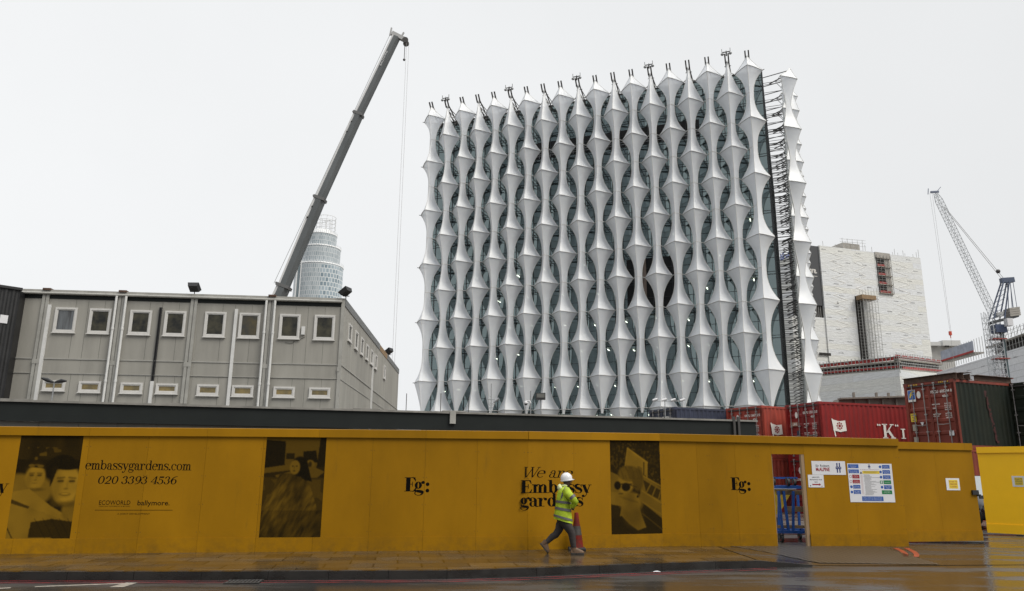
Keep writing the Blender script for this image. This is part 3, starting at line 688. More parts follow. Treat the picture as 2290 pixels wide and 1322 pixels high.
# woman in a long fur
P = Paint(120, 200, .36, 5)
P.poly([(0, .03), (.32, .04), (.33, .29), (0, .33)], .03); P.poly([(.9, 0), (1, 0), (1, .35), (.86, .3)], .04); P.poly([(.62, .14), (.84, .13), (.88, .25), (.64, .25)], .03); P.ell(.75, .27, .075, .045, .5, .2); P.ell(.75, .27, .03, .03, .1, .5)
P.poly([(.34, .16), (.48, .16), (.48, .22), (.34, .22)], .06); P.poly([(0, .31), (.42, .27), (.42, .31), (0, .36)], .4); P.poly([(0, .36), (1, .29), (1, .42), (0, .44)], .08); P.poly([(.18, .38), (.8, .29), (1, .34), (.8, .44), (.25, .42)], .40)
P.mixin((P.y > .40) * 1.0, .16); P.mixin(((P.y > .42) & (P.noise(9, 12) > .55)) * 1.0, .3, .8)
fur = P.noise(26, 10, .9) * .6 + P.noise(60, 16, .7) * .4; big = P.noise(4, 5, .5)
body = (((P.x - .48) / (.22 + (P.y - .36) * .62)) ** 2 < 1) & (P.y > .36)
P.mixin(body * 1.0, 0.03 + .62 * fur * (.35 + big * .9)); P.mixin((P.y > .72) * 1.0, .02 + .55 * fur * big, .9)
P.ell(.58, .29, .14, .10, .02, .15); P.poly([(.5, .24), (.70, .24), (.80, .44), (.66, .42), (.5, .34)], .015)
P.ell(.50, .30, .085, .07, .62, .15)
for sx in (-.03, .035): P.ell(.495 + sx, .288, .016, .006, .05, .4)
P.ell(.492, .335, .02, .007, .1, .4); P.line(.495, .29, .488, .315, .005, .3)
P.L *= .62
poster(f0, 596, 728, 978, 1207, P, 578.5, 716, 'dark amber photo print of a long haired woman wrapped in fur')
# woman with sunglasses by a lounger
P = Paint(120, 200, .06, 8)
P.mixin((P.noise(40, 50) > .62) * (P.y < .5), .2, .8); P.mixin((P.noise(7, 8) > .5) * (P.y < .55), .04, .5)
P.poly([(.34, .09), (.72, .24), (.68, .38), (.3, .30)], .62); P.line(.34, .09, .28, .3, .012, .75); P.line(.34, .09, .72, .24, .012, .8); P.line(.71, .24, .70, .4, .012, .7); P.line(.65, .24, .64, .38, .01, .05)
P.poly([(.6, .36), (1, .52), (1, .84), (.55, .64)], .42); P.line(.62, .38, 1, .50, .012, .62); P.line(.6, .54, 1, .68, .012, .6); P.poly([(.62, .42), (.98, .54), (.95, .64), (.68, .56)], .10)
for k in range(3): P.line(.68 + k * .12, .56 + k * .03, .78 + k * .1, .46 + k * .03, .01, .5)
P.poly([(.5, .66), (1, .86), (1, 1), (.6, 1)], .05); P.line(.6, .78, 1, .96, .008, .2); P.line(.6, .66, 1, .8, .01, .55)
P.poly([(0, .34), (.15, .38), (.25, .5), (.5, .62), (.58, .8), (.66, .92), (.5, .95), (.3, .87), (.16, .8), (.2, .7), (.0, .68)], .42)
P.ell(.38, .66, .22, .1, .48, .4); P.poly([(0, .55), (.5, .57), (.56, .66), (.2, .7), (0, .68)], .52)
P.poly([(0, .82), (.2, .8), (.45, .96), (.45, 1), (0, 1)], .05); P.ell(.29, .46, .155, .12, .60, .3, 1, .25); P.ell(.34, .62, .12, .08, .30, .8, .5); P.line(.16, .60, .5, .66, .02, .26, .6); P.ell(.42, .80, .16, .10, .24, .9, .6); P.ell(.1, .62, .1, .05, .6, .8, .7); P.ell(.36, .36, .21, .085, .34, .2); P.ell(.52, .42, .11, .12, .24, .3); P.mixin(((P.x > .2) & (P.x < .62) & (P.y > .28) & (P.y < .42)) * (P.noise(50, 8, -.5) > .6), .15, .5)
P.ell(.13, .485, .065, .045, .02, .2); P.ell(.29, .50, .085, .045, .02, .2); P.line(.2, .47, .4, .47, .01, .03); P.line(.36, .48, .5, .50, .008, .1); P.ell(.19, .57, .05, .008, .2, .4); P.ell(.51, .6, .02, .014, .03, .3)
P.L *= (.7 + .2 * P.noise(8, 8))
poster(f1, 1366, 1482, 984.5, 1197, P, 1368, 1485, 'dark amber photo print of a blonde woman in sunglasses by a wooden lounger')

# ------------------------------------------------------------------ signs on the hoarding
SBLUE = mat('sign_blue', (0.015, 0.075, 0.30), 0.4); SRED = mat('sign_red', (0.25, 0.01, 0.015), 0.4); SGRN = mat('sign_green', (0.01, 0.16, 0.05), 0.4); SYEL = mat('sign_yellow', (0.62, 0.45, 0.03), 0.4); SNAV = mat('sign_navy', (0.012, 0.025, 0.12), 0.4); SINK = mat('sign_ink', (0.04, 0.04, 0.045), 0.5)
def sign_plate(fr, x0, x1, y0, y1, xm, label, name='site_sign', m=WHT):
    """plate from pixel corners; returns root and its own frame (u from left, v from bottom, both metres)"""
    u0, vt = fr.px(x0, y0); u1 = fr.px(x1, y0)[0]; vb = fr.px(xm, y1)[1]
    o = fr.p(u0, vb, .0); r = empty(name, o, label, 'sign')
    mb = MB(); fr.box(mb, u0, u1, vb, vt, .003, .007); mb.build('plate', m, r)
    sf = Frame(fr.p(u0, 0).to_2d(), fr.p(u1, 0).to_2d(), vb + fr.z); sf.A = fr.p(u0, 0) - Vector((0, 0, fr.z)); return r, sf, u1 - u0, vt - vb
SW = .0085
r, sf, w, h = sign_plate(f2, 1814, 1889, 1031, 1061.5, 1816, 'white board reading Sir Robert McAlpine with a blue double bar emblem')
mb = MB(); sans(sf, 'Sir Robert', w * .115, h * .58, h * .17, SW, mb, width=w * .41, bold=.01); mb.build('lettering', SINK, r)
mb = MB(); sans(sf, 'McALPINE', w * .115, h * .27, h * .26, SW, mb, width=w * .41, bold=.03); mb.build('lettering', SRED, r)
def emblem(sf, cx, cy, k, par):
    mb = MB()
    for s_ in (-1, 1): sf.rect(mb, cx + s_ * k * .27 - k * .13, cx + s_ * k * .27 + k * .13, cy - k, cy + k * .98, SW)
    sf.rect(mb, cx - k * .62, cx + k * .62, cy - k * .26, cy + k * .2, SW + .0004); mb.build('emblem', SNAV, par)
emblem(sf, w * .79, h * .52, h * .36, r)
mb = MB(); sans(sf, 'McALPINE', w * .79, h * .48, h * .07, SW + .0008, mb, width=w * .16, align='CENTER'); mb.build('lettering', WHT, r)
r, sf, w, h = sign_plate(f2, 1806, 1841, 1061.8, 1090, 1808, 'small white notice with a red arrow reading new site entrance this way')
mb = MB()
for tx, yy, ww in (('NEW SITE', .76, .46), ('ENTRANCE THIS', .57, .78), ('WAY', .38, .22)): sans(sf, tx, w * .5, h * yy, h * .09, SW, mb, width=w * ww, align='CENTER', bold=.02)
sf.rect(mb, w * .1, w * .16, h * .08, h * .18, SW); mb.build('lettering', SINK, r)
mb = MB(); sf.rect(mb, w * .24, w * .70, h * .18, h * .28, SW); sf.poly(mb, [(w * .69, h * .12), (w * .80, h * .23), (w * .69, h * .34)], SW + .0003); sf.rect(mb, w * .80, w * .9, h * .08, h * .11, SW); mb.build('arrow', SRED, r)
# big safety board
r, sf, w, h = sign_plate(f2, 1894, 1993, 1036.5, 1123, 1899, 'large white safety notice board covered in blue, red and green site rule panels')
emblem(sf, w * .49, h * .925, h * .055, r)
def blk(mm, name, boxes):
    for x0, x1, y0, y1 in boxes: mb = MB(); sf.rect(mb, w * x0, w * x1, h * (1 - y1), h * (1 - y0), SW); mb.build(name, mm, r)
rowy = [(.03, .125), (.16, .26), (.295, .395), (.425, .525), (.555, .66), (.69, .79)]
blk(SBLUE, 'rule_panel', [(.015, .25, .02, .12), (.015, .25, .155, .255), (.09, .25, .555, .655), (.09, .25, .69, .79), (.78, .95, .03, .13), (.78, .95, .165, .265), (.78, .95, .30, .40), (.78, .95, .56, .66), (.265, .74, .85, .97)])
blk(SRED, 'rule_panel', [(.09, .25, .29, .39), (.09, .25, .42, .52)]); blk(SGRN, 'rule_panel', [(.78, .95, .43, .53), (.70, .765, .44, .52), (.72, .95, .69, .79)]); blk(SYEL, 'rule_panel', [(.325, .71, .19, .265)])
for cx, yy in ((.05, .605), (.05, .74), (.735, .08), (.735, .215), (.735, .35), (.735, .61)):
    mb = MB(); sf.poly(mb, [(w * cx + .028 * h * 1.3 * math.cos(k * .449), h * (1 - yy) + .036 * h * math.sin(k * .449)) for k in range(14)], SW); mb.build('pictogram', SBLUE, r)
mb = MB()
for yy in (.34, .47):
    for k in range(14):
        a0, a1 = k * .449, (k + 1) * .449; c_ = (w * .05, h * (1 - yy)); ro, ri = .036 * h, .028 * h
        sf.poly(mb, [(c_[0] + ro * math.cos(a0), c_[1] + ro * math.sin(a0)), (c_[0] + ro * math.cos(a1), c_[1] + ro * math.sin(a1)), (c_[0] + ri * math.cos(a1), c_[1] + ri * math.sin(a1)), (c_[0] + ri * math.cos(a0), c_[1] + ri * math.sin(a0))], SW)
sans(sf, 'No admittance to unauthorised personnel', w * .28, h * .835, h * .018, SW, mb, width=w * .42); mb.build('lettering', SRED, r)
mb = MB(); 
for bx, ty, ls in ((.13, .05, ['All visitors must', 'report to the', 'site office']), (.13, .18, ['All drivers and visitors', 'must report to the', 'site office / security']), (.17, .31, ['Observe the', 'speed limit']), (.17, .44, ['No smoking', 'other than in', 'designated areas']), (.17, .575, ['Hard hats must', 'be worn on this', 'site at all times']), (.17, .71, ['Safety footwear', 'must be worn', 'on this site']),
                   (.865, .05, ['Eye protection', 'must be worn', 'where required']), (.865, .185, ['Ear protection', 'must be worn', 'where required']), (.865, .32, ['Hand protection', 'must be worn', 'where required']), (.865, .47, ['First Aid Post']), (.865, .58, ['High visibility', 'vests must', 'be worn']), (.835, .71, ['In case of fire', 'assemble at point'])):
    for k, l in enumerate(ls): sans(sf, l, w * bx, h * (1 - ty - .022 - k * .027), h * .017, SW + .0005, mb, width=w * .012 * len(l) * .72, align='CENTER')
for k in range(4): sans(sf, 'Parents are advised to warn children of the dangers', w * .5, h * (.128 - k * .026), h * .014, SW + .0005, mb, width=w * .42, align='CENTER')
sf.rect(mb, w * .725, w * .74, h * .49, h * .55, SW + .0005); sf.rect(mb, w * .71, w * .755, h * .512, h * .53, SW + .0008); mb.build('lettering', WHT, r)
mb = MB(); rr_ = random.Random(4)
for k in range(23):
    yy = .29 + k * .0235; x = .34 + rr_.random() * .02; L = .12 + rr_.random() * (.3 if k in (3, 8, 15) else .16)
    sf.rect(mb, w * x, w * (x + L), h * (1 - yy - .006), h * (1 - yy), SW)
sf.poly(mb, [(w * .265, h * .735), (w * .32, h * .735), (w * .2925, h * .80)], SW)
for k in range(3): sf.rect(mb, w * .35, w * (.69 - k * .03), h * (.795 - k * .02), h * (.801 - k * .02), SW + .0004)
mb.build('lettering', SINK, r)
mb = MB()
for k in range(22): sf.rect(mb, w * .275, w * .32, h * (.70 - k * .0235), h * (.708 - k * .0235), SW)
mb.build('lettering', mat('sign_pale_pink', (.5, .33, .34), .5), r)

# ------------------------------------------------------------------ yellow gates
def gate(p0, p1, x0, x1, yt0, yb, m, label, sign_label=None, sx=None, hh=None):
    f = Frame(p0, p1); r = empty('site_gate', (p0[0], p0[1], 0), label, 'gate'); L = f.L
    h0 = f.px(x0, yt0)[1]; mb = MB(); n = 2
    for k in range(n): f.box(mb, L * k / n + .0015, L * (k + 1) / n - .0015, .06, h0 - .04, -.018, 0)
    mb.build('panel_board', m, r); mb = MB(); f.box(mb, 0, L, h0 - .19, h0, -.05, .045); mb.build('capping_board', m, r)
    mb = MB(); f.box(mb, .003, L, .05, .32, .002, .022); mb.build('skirting_board', m, r)
    mb = MB()
    for u in (.04, L / 2, L - .04): f.box(mb, u - .03, u + .03, .05, h0 - .05, -.09, -.02)
    for v in (.12, 1.2, h0 - .2): f.box(mb, 0, L, v - .03, v + .03, -.085, -.022)
    mb.build('steel_frame', DSTEEL, r); return r, f, L, h0
ga, gb = oncross(2026, 1216, 0), oncross(2198, 1214, 0)
GA = Vector((10.62, 21.3)); 
gz = 0.0
g1a, g1b = atz(2024, 1214.5, .02).to_2d(), atz(2199, 1212, .02).to_2d()
r1, fg1, L1, h1 = gate(g1a, g1b, 2090, 2173, 990, 1212, YEL, 'dull yellow boarded gate leaf standing closed beside the hoarding end')
mb = MB(); uu = L1 + .0; 
v = fg1.px(2185, 1103)[1]; fg1.box(mb, L1 - .18, L1 + .02, v - .04, v + .08, .004, .05); fg1.box(mb, L1 - .02, L1 + .10, v - .06, v - .03, .004, .03); fg1.box(mb, L1 + .04, L1 + .16, v - .15, v - .06, .01, .04); mb.build('latch', BLACK, r1)
g2a = atz(2209, 1195, .0).to_2d(); g2b = atz(2290, 1199.5, 0).to_2d(); d_ = (g2b - g2a).normalized(); g2b = g2a + d_ * 3.2
r2, fg2, L2, h2 = gate(g2a, g2b, 2188, 2290, 1000, 1195, YEL_LIT, 'bright yellow boarded gate leaf swung open at the right edge')
for fr, x0, x1, y0, y1, lab in ((fg1, 2114, 2144, 1069.5, 1096.5, 'small white plate with a yellow notice on the dull yellow gate'), (fg2, 2262, 2290, 1064.5, 1088.5, 'small white plate with a yellow notice on the bright yellow gate')):
    r, sf, w, h = sign_plate(fr, x0, x1, y0, y1, x0 + 3, lab)
    if fr is fg2: w *= 1
    mb = MB(); sf.rect(mb, w * .2, w * .86, h * .14, h * .86, SW); mb.build('notice_panel', SYEL, r)
    mb = MB()
    for k, tx in enumerate(('Access TO', 'WELFARE', 'CLOSED')): sans(sf, tx, w * .53, h * (.66 - k * .21), h * .13, SW + .0006, mb, width=w * (.6 - .05 * k), align='CENTER', bold=.01)
    mb.build('lettering', SRED if fr is fg1 else SINK, r)

# ------------------------------------------------------------------ traffic cone
c = atz(1290, 1230, 0); r = empty('traffic_cone', (c.x, c.y, 0), 'dirty red traffic cone with a grimy reflective sleeve by the hoarding', 'traffic cone')
CR_ = mat('cone_red', (0.15, 0.012, 0.008), 0.7, spec=0.1, var=0.55, vscale=9, col2=(0.08, 0.02, 0.015)); CG = mat('cone_sleeve', (0.05, 0.042, 0.036), 0.5, var=0.5, vscale=10)
mb = MB(); n = 20
mb.lathe(c + Vector((0, 0, 0)), [(.27, .0), (.28, .03), (.265, .055), (.17, .065)], 4, math.pi / 4, math.pi / 4 + 2 * math.pi, False); mb.build('cone_base', RUBBER, r)
mb = MB(); mb.lathe(c, [(.165, .05), (.15, .08), (.128, .26)], 24); mb.lathe(c, [(.128, .26), (.118, .335)], 24); mb.lathe(c, [(.085, .53), (.063, .64), (.045, .82), (.03, .835), (0, .836)], 24); mb.build('cone_body', CR_, r)
mb = MB(); mb.lathe(c, [(.12, .333), (.088, .532)], 24); mb.build('reflective_sleeve', CG, r)

# ------------------------------------------------------------------ walking worker (side view, faces +X)
pc = atz(1253, 1239, 0); HV = mat('hi_vis_jacket', (0.36, 0.48, 0.010), 0.7, var=0.35, vscale=7, bump=1.0, bscale=9, emit=None); REFL = mat('reflective_tape', (0.085, 0.08, 0.085), 0.45)
SKIN = mat('skin', (0.055, 0.028, 0.018), 0.5); TRO = mat('work_trousers', (0.028, 0.022, 0.021), 0.8, var=0.3, vscale=14, bump=0.4, bscale=18); BOOT = mat('tan_boot', (0.12, 0.068, 0.035), 0.65, var=0.3, vscale=20); SOLE = mat('boot_sole', (0.02, 0.018, 0.016), 0.7); HAT = mat('helmet_white', (0.55, 0.55, 0.56), 0.28)
pr = empty('person', (pc.x, pc.y, 0), 'worker in yellow hi-vis jacket and white hard hat striding right past the hoarding', 'person')
KZ = 1 / 578.0
def Z(x, y, d=0.0): return Vector((pc.x + (x - 600) * KZ, pc.y + d, (1212 - y) * KZ + .002))
def deform(o): return o
# body: torso-neck-head-arms-hands-legs as one skinned surface
def skin_body(name, verts, edges, radii, m, parent, root=0, sub=1):
    me = bpy.data.meshes.new(name); me.from_pydata([tuple(v - parent.location) for v in verts], edges, []); o = bpy.data.objects.new(name, me); COL.objects.link(o); o.parent = parent
    sk = o.modifiers.new('skin', 'SKIN'); sk.use_smooth_shade = True
    for i, rr in enumerate(radii):
        d = me.skin_vertices[0].data[i]; d.radius = rr if isinstance(rr, tuple) else (rr, rr); d.use_root = (i == root)
    ss = o.modifiers.new('sub', 'SUBSURF'); ss.levels = sub; ss.render_levels = sub; me.materials.append(m); return o
V = []; E_ = []; RR = []
def sv(p, r_, par=None):
    V.append(p); RR.append(r_); i = len(V) - 1
    if par is not None: E_.append((par, i))
    return i
pelvis = sv(Z(635, 800), (.12, .14)); sp = sv(Z(640, 650), (.11, .14), pelvis); ch = sv(Z(650, 480), (.12, .16), sp); nk0 = sv(Z(668, 400), .07, ch); nk = sv(Z(680, 365), .055, nk0)
jaw = sv(Z(697, 335), (.075, .07), nk); hd_ = sv(Z(697, 290), (.09, .075), jaw); crown = sv(Z(695, 250), (.075, .07), hd_)
sv(Z(738, 340), .02, jaw); 
for s_ in (-1, 1):
    rear = (s_ == 1)   # far leg (away from the viewer) leads? near leg trails
    hp = sv(Z(640, 830, s_ * .09), .095, pelvis)
    if s_ == 1: kn = sv(Z(590, 955, .09), .065, hp); an = sv(Z(440, 1075, .09), .042, kn); sv(Z(400, 1110, .09), .035, an)
    else: kn = sv(Z(742, 960, -.08), .065, hp); an = sv(Z(765, 1130, -.08), .042, kn); sv(Z(768, 1180, -.08), .038, an)
    sh = sv(Z(672, 440, s_ * .19), .065, ch)
    if s_ == -1: el = sv(Z(770, 545, -.22), .05, sh); wr = sv(Z(752, 620, -.14), .03, el)
    else: el = sv(Z(700, 600, .24), .05, sh); wr = sv(Z(765, 610, .12), .03, el)
    pm = sv(Z(757, 640, s_ * .12), (.034, .018), wr)
    for q in range(4): a_ = sv(Z(748 + q * 7, 655, s_ * (.11 - .005 * q)), .0095, pm); b_ = sv(Z(752 + q * 7, 672 - abs(q - 1.5) * 3, s_ * (.095)), .008, a_); sv(Z(760 + q * 6, 678 - abs(q - 1.5) * 3, s_ * .08), .0075, b_)
    t_ = sv(Z(772, 640, s_ * .10), .011, pm); sv(Z(782, 655, s_ * .09), .009, t_)
skin_body('body', V, E_, RR, SKIN, pr)
# face details: nose, brow, lips, ear, eyes
mb = MB(); mb.ball(Z(753, 325), .014, 8, (1.2, .8, 1.1)); mb.ball(Z(747, 343), .011, 8, (1, 1.6, .6)); mb.ball(Z(690, 325, -.075), .026, 10, (.6, .35, 1.1)); mb.ball(Z(690, 325, .075), .026, 10, (.6, .35, 1.1)); mb.ball(Z(742, 306), .02, 8, (1, 2.4, .6)); mb.build('face_features', SKIN, pr)
mb = MB(); 
for s_ in (-1, 1): mb.ball(Z(746, 314, s_ * .03), .009, 8)
mb.build('eye', mat('eye_white', (.4, .38, .36), .3), pr)
mb = MB(); mb.ball(Z(680, 305), .088, 12, (.95, .9, .9)); mb.build('hair', mat('black_hair', (.01, .009, .008), .8), pr)
# helmet: dome, brim and ridge
mb = MB(); hc = Z(688, 298); prof = [(1.0, 0), (.99, .12), (.93, .42), (.78, .70), (.5, .93), (.2, 1.0), (0, 1.01)]
vs = []; n = 24
tilt = Matrix.Rotation(R(-7), 3, 'Y')
for rr_, zz in prof:
    for k in range(n):
        a_ = 2 * math.pi * k / n; vs.append(hc + tilt @ Vector((.132 * rr_ * math.cos(a_), .108 * rr_ * math.sin(a_), .145 * zz)))
fs = [(i * n + k, i * n + (k + 1) % n, (i + 1) * n + (k + 1) % n, (i + 1) * n + k) for i in range(len(prof) - 1) for k in range(n)]
mb.add(vs, fs, True)
vs = []
for ro, dz in ((1.0, .0), (1.06, -.012), (1.0, -.028)):
    for k in range(n):
        a_ = 2 * math.pi * k / n; fx = 1 + (.30 * max(0, math.cos(a_)) ** 2 if ro > 1 else 0); vs.append(hc + tilt @ Vector((.134 * ro * fx * math.cos(a_), .11 * ro * math.sin(a_), dz)))
mb.add(vs, [(i * n + (k + 1) % n, i * n + k, (i + 1) * n + k, (i + 1) * n + (k + 1) % n) for i in range(2) for k in range(n)], True)
mb.path([hc + tilt @ Vector((.125 * math.cos(R(a_)), 0, .148 * math.sin(R(a_)))) for a_ in range(20, 165, 12)], (.014, .006), 6)
mb.build('hard_hat', HAT, pr)
# jacket
mb = MB()
jr = [(Z(665, 378), .05, .062), (Z(660, 400), .085, .12), (Z(652, 425), .12, .19), (Z(648, 470), .14, .21), (Z(645, 550), .155, .215), (Z(640, 640), .17, .205), (Z(636, 720), .19, .21), (Z(638, 790), .205, .215), (Z(640, 812), .212, .22)]
n = 28; vs = []; rj = random.Random(2)
for j, (c_, rx, ry) in enumerate(jr):
    for k in range(n):
        a_ = 2 * math.pi * k / n; lift = (-.055 * math.cos(a_)) * (j / 8.0) ** 2; wob = 1 + .03 * math.sin(3 * a_ + j * 1.3) + .02 * math.sin(7 * a_ + j)
        vs.append(c_ + Vector((rx * wob * math.cos(a_), ry * wob * math.sin(a_), lift)))
mb.add(vs, [(j * n + (k + 1) % n, j * n + k, (j + 1) * n + k, (j + 1) * n + (k + 1) % n) for j in range(len(jr) - 1) for k in range(n)], True)
ja = mb.build('jacket', HV, pr)
mb = MB(); mb.path([Z(668, 430, -.15), Z(700, 480, -.21), Z(765, 545, -.24), Z(790, 570, -.2), Z(770, 605, -.16), Z(752, 632, -.12)], [.10, .095, .078, .068, .06, .05], 16)
mb.path([Z(668, 430, .15), Z(680, 500, .22), Z(710, 590, .22), Z(760, 612, .12)], [.10, .09, .07, .05], 16); mb.build('sleeve', HV, pr)
# hood folded at the collar
mb = MB(); mb.ball(Z(600, 400), .09, 14, (.65, 1.25, .95)); mb.ball(Z(662, 372), .075, 14, (1.0, 1.1, .5)); mb.build('hood', mat('hood_pale', (.50, .60, .12), .6, var=.4, vscale=10, col2=(.6, .58, .5)), pr)
def band(c0, rx0, ry0, c1, rx1, ry1, tl0=0., tl1=0.):
    n = 28; vs = []
    for c_, rx, ry, tl in ((c0, rx0, ry0, tl0), (c1, rx1, ry1, tl1)):
        for k in range(n):
            a_ = 2 * math.pi * k / n; vs.append(c_ + Vector(((rx * 1.045 + .003) * math.cos(a_), (ry * 1.045 + .003) * math.sin(a_), tl * math.cos(a_))))
    return vs, [((k + 1) % n, k, n + k, n + (k + 1) % n) for k in range(n)]
mb = MB()
mb.add(*band(Z(645, 562), .157, .215, Z(643, 592), .162, .213, -.02, -.02), smooth=True); mb.add(*band(Z(640, 648), .171, .205, Z(638, 680), .178, .207, -.03, -.03), smooth=True); mb.add(*band(Z(638, 755), .197, .214, Z(639, 782), .206, .217, -.055, -.055), smooth=True)
for a_, b_, rr_ in ((Z(735, 505, -.225), Z(757, 530, -.235), .093), ): mb.tube(a_, b_, rr_, rr_ * .93, 16, False)
mb.path([Z(612, 565, -.18), Z(618, 500, -.2), Z(640, 430, -.19), Z(668, 395, -.14)], (.022, .006), 6); mb.path([Z(612, 565, .18), Z(618, 500, .2), Z(640, 430, .19), Z(668, 395, .14)], (.022, .006), 6)
mb.build('reflective_band', REFL, pr)
mb = MB(); W1 = .015
mb.path([Z(640, 800, .07), Z(600, 870, .09), Z(583, 930, .09), Z(545, 985, .09), Z(500, 1010, .09), Z(450, 1058, .09), Z(432, 1075, .09)], [.115, .098, .085, .08, .072, .058, .055], 16)
mb.path([Z(640, 800, -.06), Z(700, 880, -.08), Z(738, 945, -.08), Z(748, 985, -.08), Z(755, 1050, -.08), Z(768, 1128, -.08)], [.125, .105, .085, .08, .07, .058], 16)
mb.path([Z(636, 780), Z(640, 812)], [(.14, .16), (.13, .16)], 16); mb.build('trousers', TRO, pr)
def boot(sole_pts, ank, d, nm='boot'):
    mb = MB(); heel, toe = sole_pts; ax = (toe - heel); Ln = ax.length; ax = ax.normalized(); upv = ax.cross(Vector((0, 1, 0))); upv = -upv if upv.dot(ank - heel) < 0 else upv
    prof = [(0, .055, .075, .036), (.12, .075, .13, .042), (.30, .06, .14, .043), (.5, .05, .105, .046), (.72, .045, .075, .05), (.9, .035, .055, .045), (1.0, .02, .035, .025)]
    n = 14; vs = []
    for t_, _, hh, wd in prof:
        for k in range(n):
            a_ = math.pi * k / (n - 1); vs.append(heel + ax * (Ln * t_) + Vector((0, wd * math.cos(a_), 0)) + upv * (.028 + hh * max(0.0, math.sin(a_)) ** .7))
    fs = [(j * n + k, j * n + k + 1, (j + 1) * n + k + 1, (j + 1) * n + k) for j in range(len(prof) - 1) for k in range(n - 1)]
    mb.add(vs, fs, True); mb.add(vs[:n], [tuple(range(n))]); mb.add(vs[-n:], [tuple(range(n))[::-1]])
    mb.path([heel + ax * (Ln * .22) + upv * .06, ank], [(.055, .048), (.062, .055)], 14); o = mb.build(nm, BOOT, pr)
    mb = MB(); prof = [(0, .036), (.1, .043), (.4, .040), (.72, .052), (.92, .045), (1.03, .02)]
    vs = []
    for zz in (0, .032):
        for t_, wd in prof: vs.append(heel + ax * (Ln * t_) + Vector((0, wd, 0)) + upv * zz)
        for t_, wd in prof[::-1]: vs.append(heel + ax * (Ln * t_) + Vector((0, -wd, 0)) + upv * zz)
    m_ = len(prof) * 2; mb.add(vs, [tuple(range(m_))[::-1], tuple(range(m_, 2 * m_))] + [(k, (k + 1) % m_, m_ + (k + 1) % m_, m_ + k) for k in range(m_)]); so = mb.build('boot_sole', SOLE, o, local=True)
    for v_ in so.data.vertices: v_.co = v_.co - pr.location
boot((Z(343, 1098, .09), Z(438, 1212, .09)), Z(425, 1062, .09), .09)
boot((Z(730, 1211, -.08), Z(895, 1211, -.08)), Z(766, 1128, -.08), -.08)

# ------------------------------------------------------------------ dark canopy / low flat roofed cabin behind the hoarding
ZC = 4.0
CA, CB = atz(0, 893, ZC), atz(1690, 940, ZC); fc = Frame(CA.to_2d(), CB.to_2d())
r = empty('low_cabin', (CA.x, CA.y, 0), 'long low flat roofed cabin with a dark grey fascia just behind the hoarding', 'cabin')
LC = fc.L
mb = MB(); fc.box(mb, 0, LC, 3.30, 3.93, -.12, 0); fc.box(mb, LC - .1, LC, 2.9, 3.93, -5, -.12); mb.build('fascia', DTR, r)
mb = MB(); fc.box(mb, -.05, LC + .05, 3.93, 4.0, -.3, .07)
for u0, u1 in ((.0, .9), (5.1, 5.9), (11.6, 12.6)): fc.box(mb, u0, u1, 4.0, 4.03, -.3, .05)
mb.build('roof_edge', mat('roof_edge_trim', (.25, .24, .22), .5, var=.4, vscale=2), r)
mb = MB(); fc.box(mb, 0.05, LC - .05, 3.90, 3.95, -5.2, -.13); mb.build('roof', mat('roof_felt', (.12, .12, .115), .9, var=.2), r)
mb = MB(); n = int(LC / 1.2)
for k in range(n): fc.box(mb, LC * k / n + .006, LC * (k + 1) / n - .006, 0, 3.3, -.2, -.16)
mb.build('wall', mat('low_cabin_wall', (.13, .125, .11), .6, var=.15), r)
u = fc.px(1012, 935)[0]; mb = MB(); fc.box(mb, u - .11, u + .11, 3.55, 4.03, .0, .1); fc.box(mb, u - .4, u + .5, 4.0, 4.04, -.2, .08); mb.build('gutter_outlet', TRIM, r)
u = fc.px(1640, 950)[0]; mb = MB(); fc.box(mb, u - .05, u + .05, 2.6, 4.12, .01, .1); fc.box(mb, u + .16, u + .26, 2.6, 4.12, .01, .1); mb.build('steel_post', DSTEEL, r)
def on_roof(x, y): return online(x, y, fc.A - fc.o * .6, fc.B - fc.o * .6)
# lamps, rods and camera on that roof
def pole_item(name, label, cat, x, yb, yt, rad, m=STEEL, group=None):
    b = on_roof(x, yb); xx = x; t = on_roof(xx + (yb - yt) * .0 , yt); b = Vector((b.x, b.y, 3.95))
    r = empty(name, b, label, cat, group); z1 = t.z
    mb = MB(); mb.tube(b, (b.x, b.y, z1), rad, rad, 8); mb.lathe((b.x, b.y, b.z), [(rad * 3, 0), (rad * 3, .02), (rad, .03)], 10); mb.build('pole', m, r); return r, b, z1
r, b, z1 = pole_item('twin_lamp', 'twin head black area lamp in front of the grey site office', 'lamp', 116, 893, 853, .022)
for s_ in (-1, 1):
    mb = MB(); mb.path([(b.x, b.y, z1 - .03), (b.x + s_ * .10, b.y, z1 - .01), (b.x + s_ * .25, b.y - .03, z1 + .02 + .03 * (s_ < 0)), (b.x + s_ * .44, b.y - .05, z1 + .01 + (.10 if s_ < 0 else 0))], [(.02, .02), (.05, .05), (.075, .045), (.03, .03)], 10); mb.build('lamp_head', BLACK, r)
r, b, z1 = pole_item('flood_lamp', 'square black floodlight on a short pole before the white fabric facade', 'lamp', 1209, 920, 893, .022)
mb = MB(); mb.box(b.x - .19, b.x + .19, b.y - .08, b.y + .10, z1 - .02, z1 + .25); mb.build('lamp_head', BLACK, r); mb = MB(); mb.box(b.x - .16, b.x + .16, b.y - .086, b.y - .081, z1 + .06, z1 + .22); mb.build('lens', mat('lamp_lens', (.12, .12, .11), .15), r)
r, b, z1 = pole_item('dome_camera', 'white dome surveillance camera on the low cabin roof edge', 'camera', 1176, 918, 905, .015)
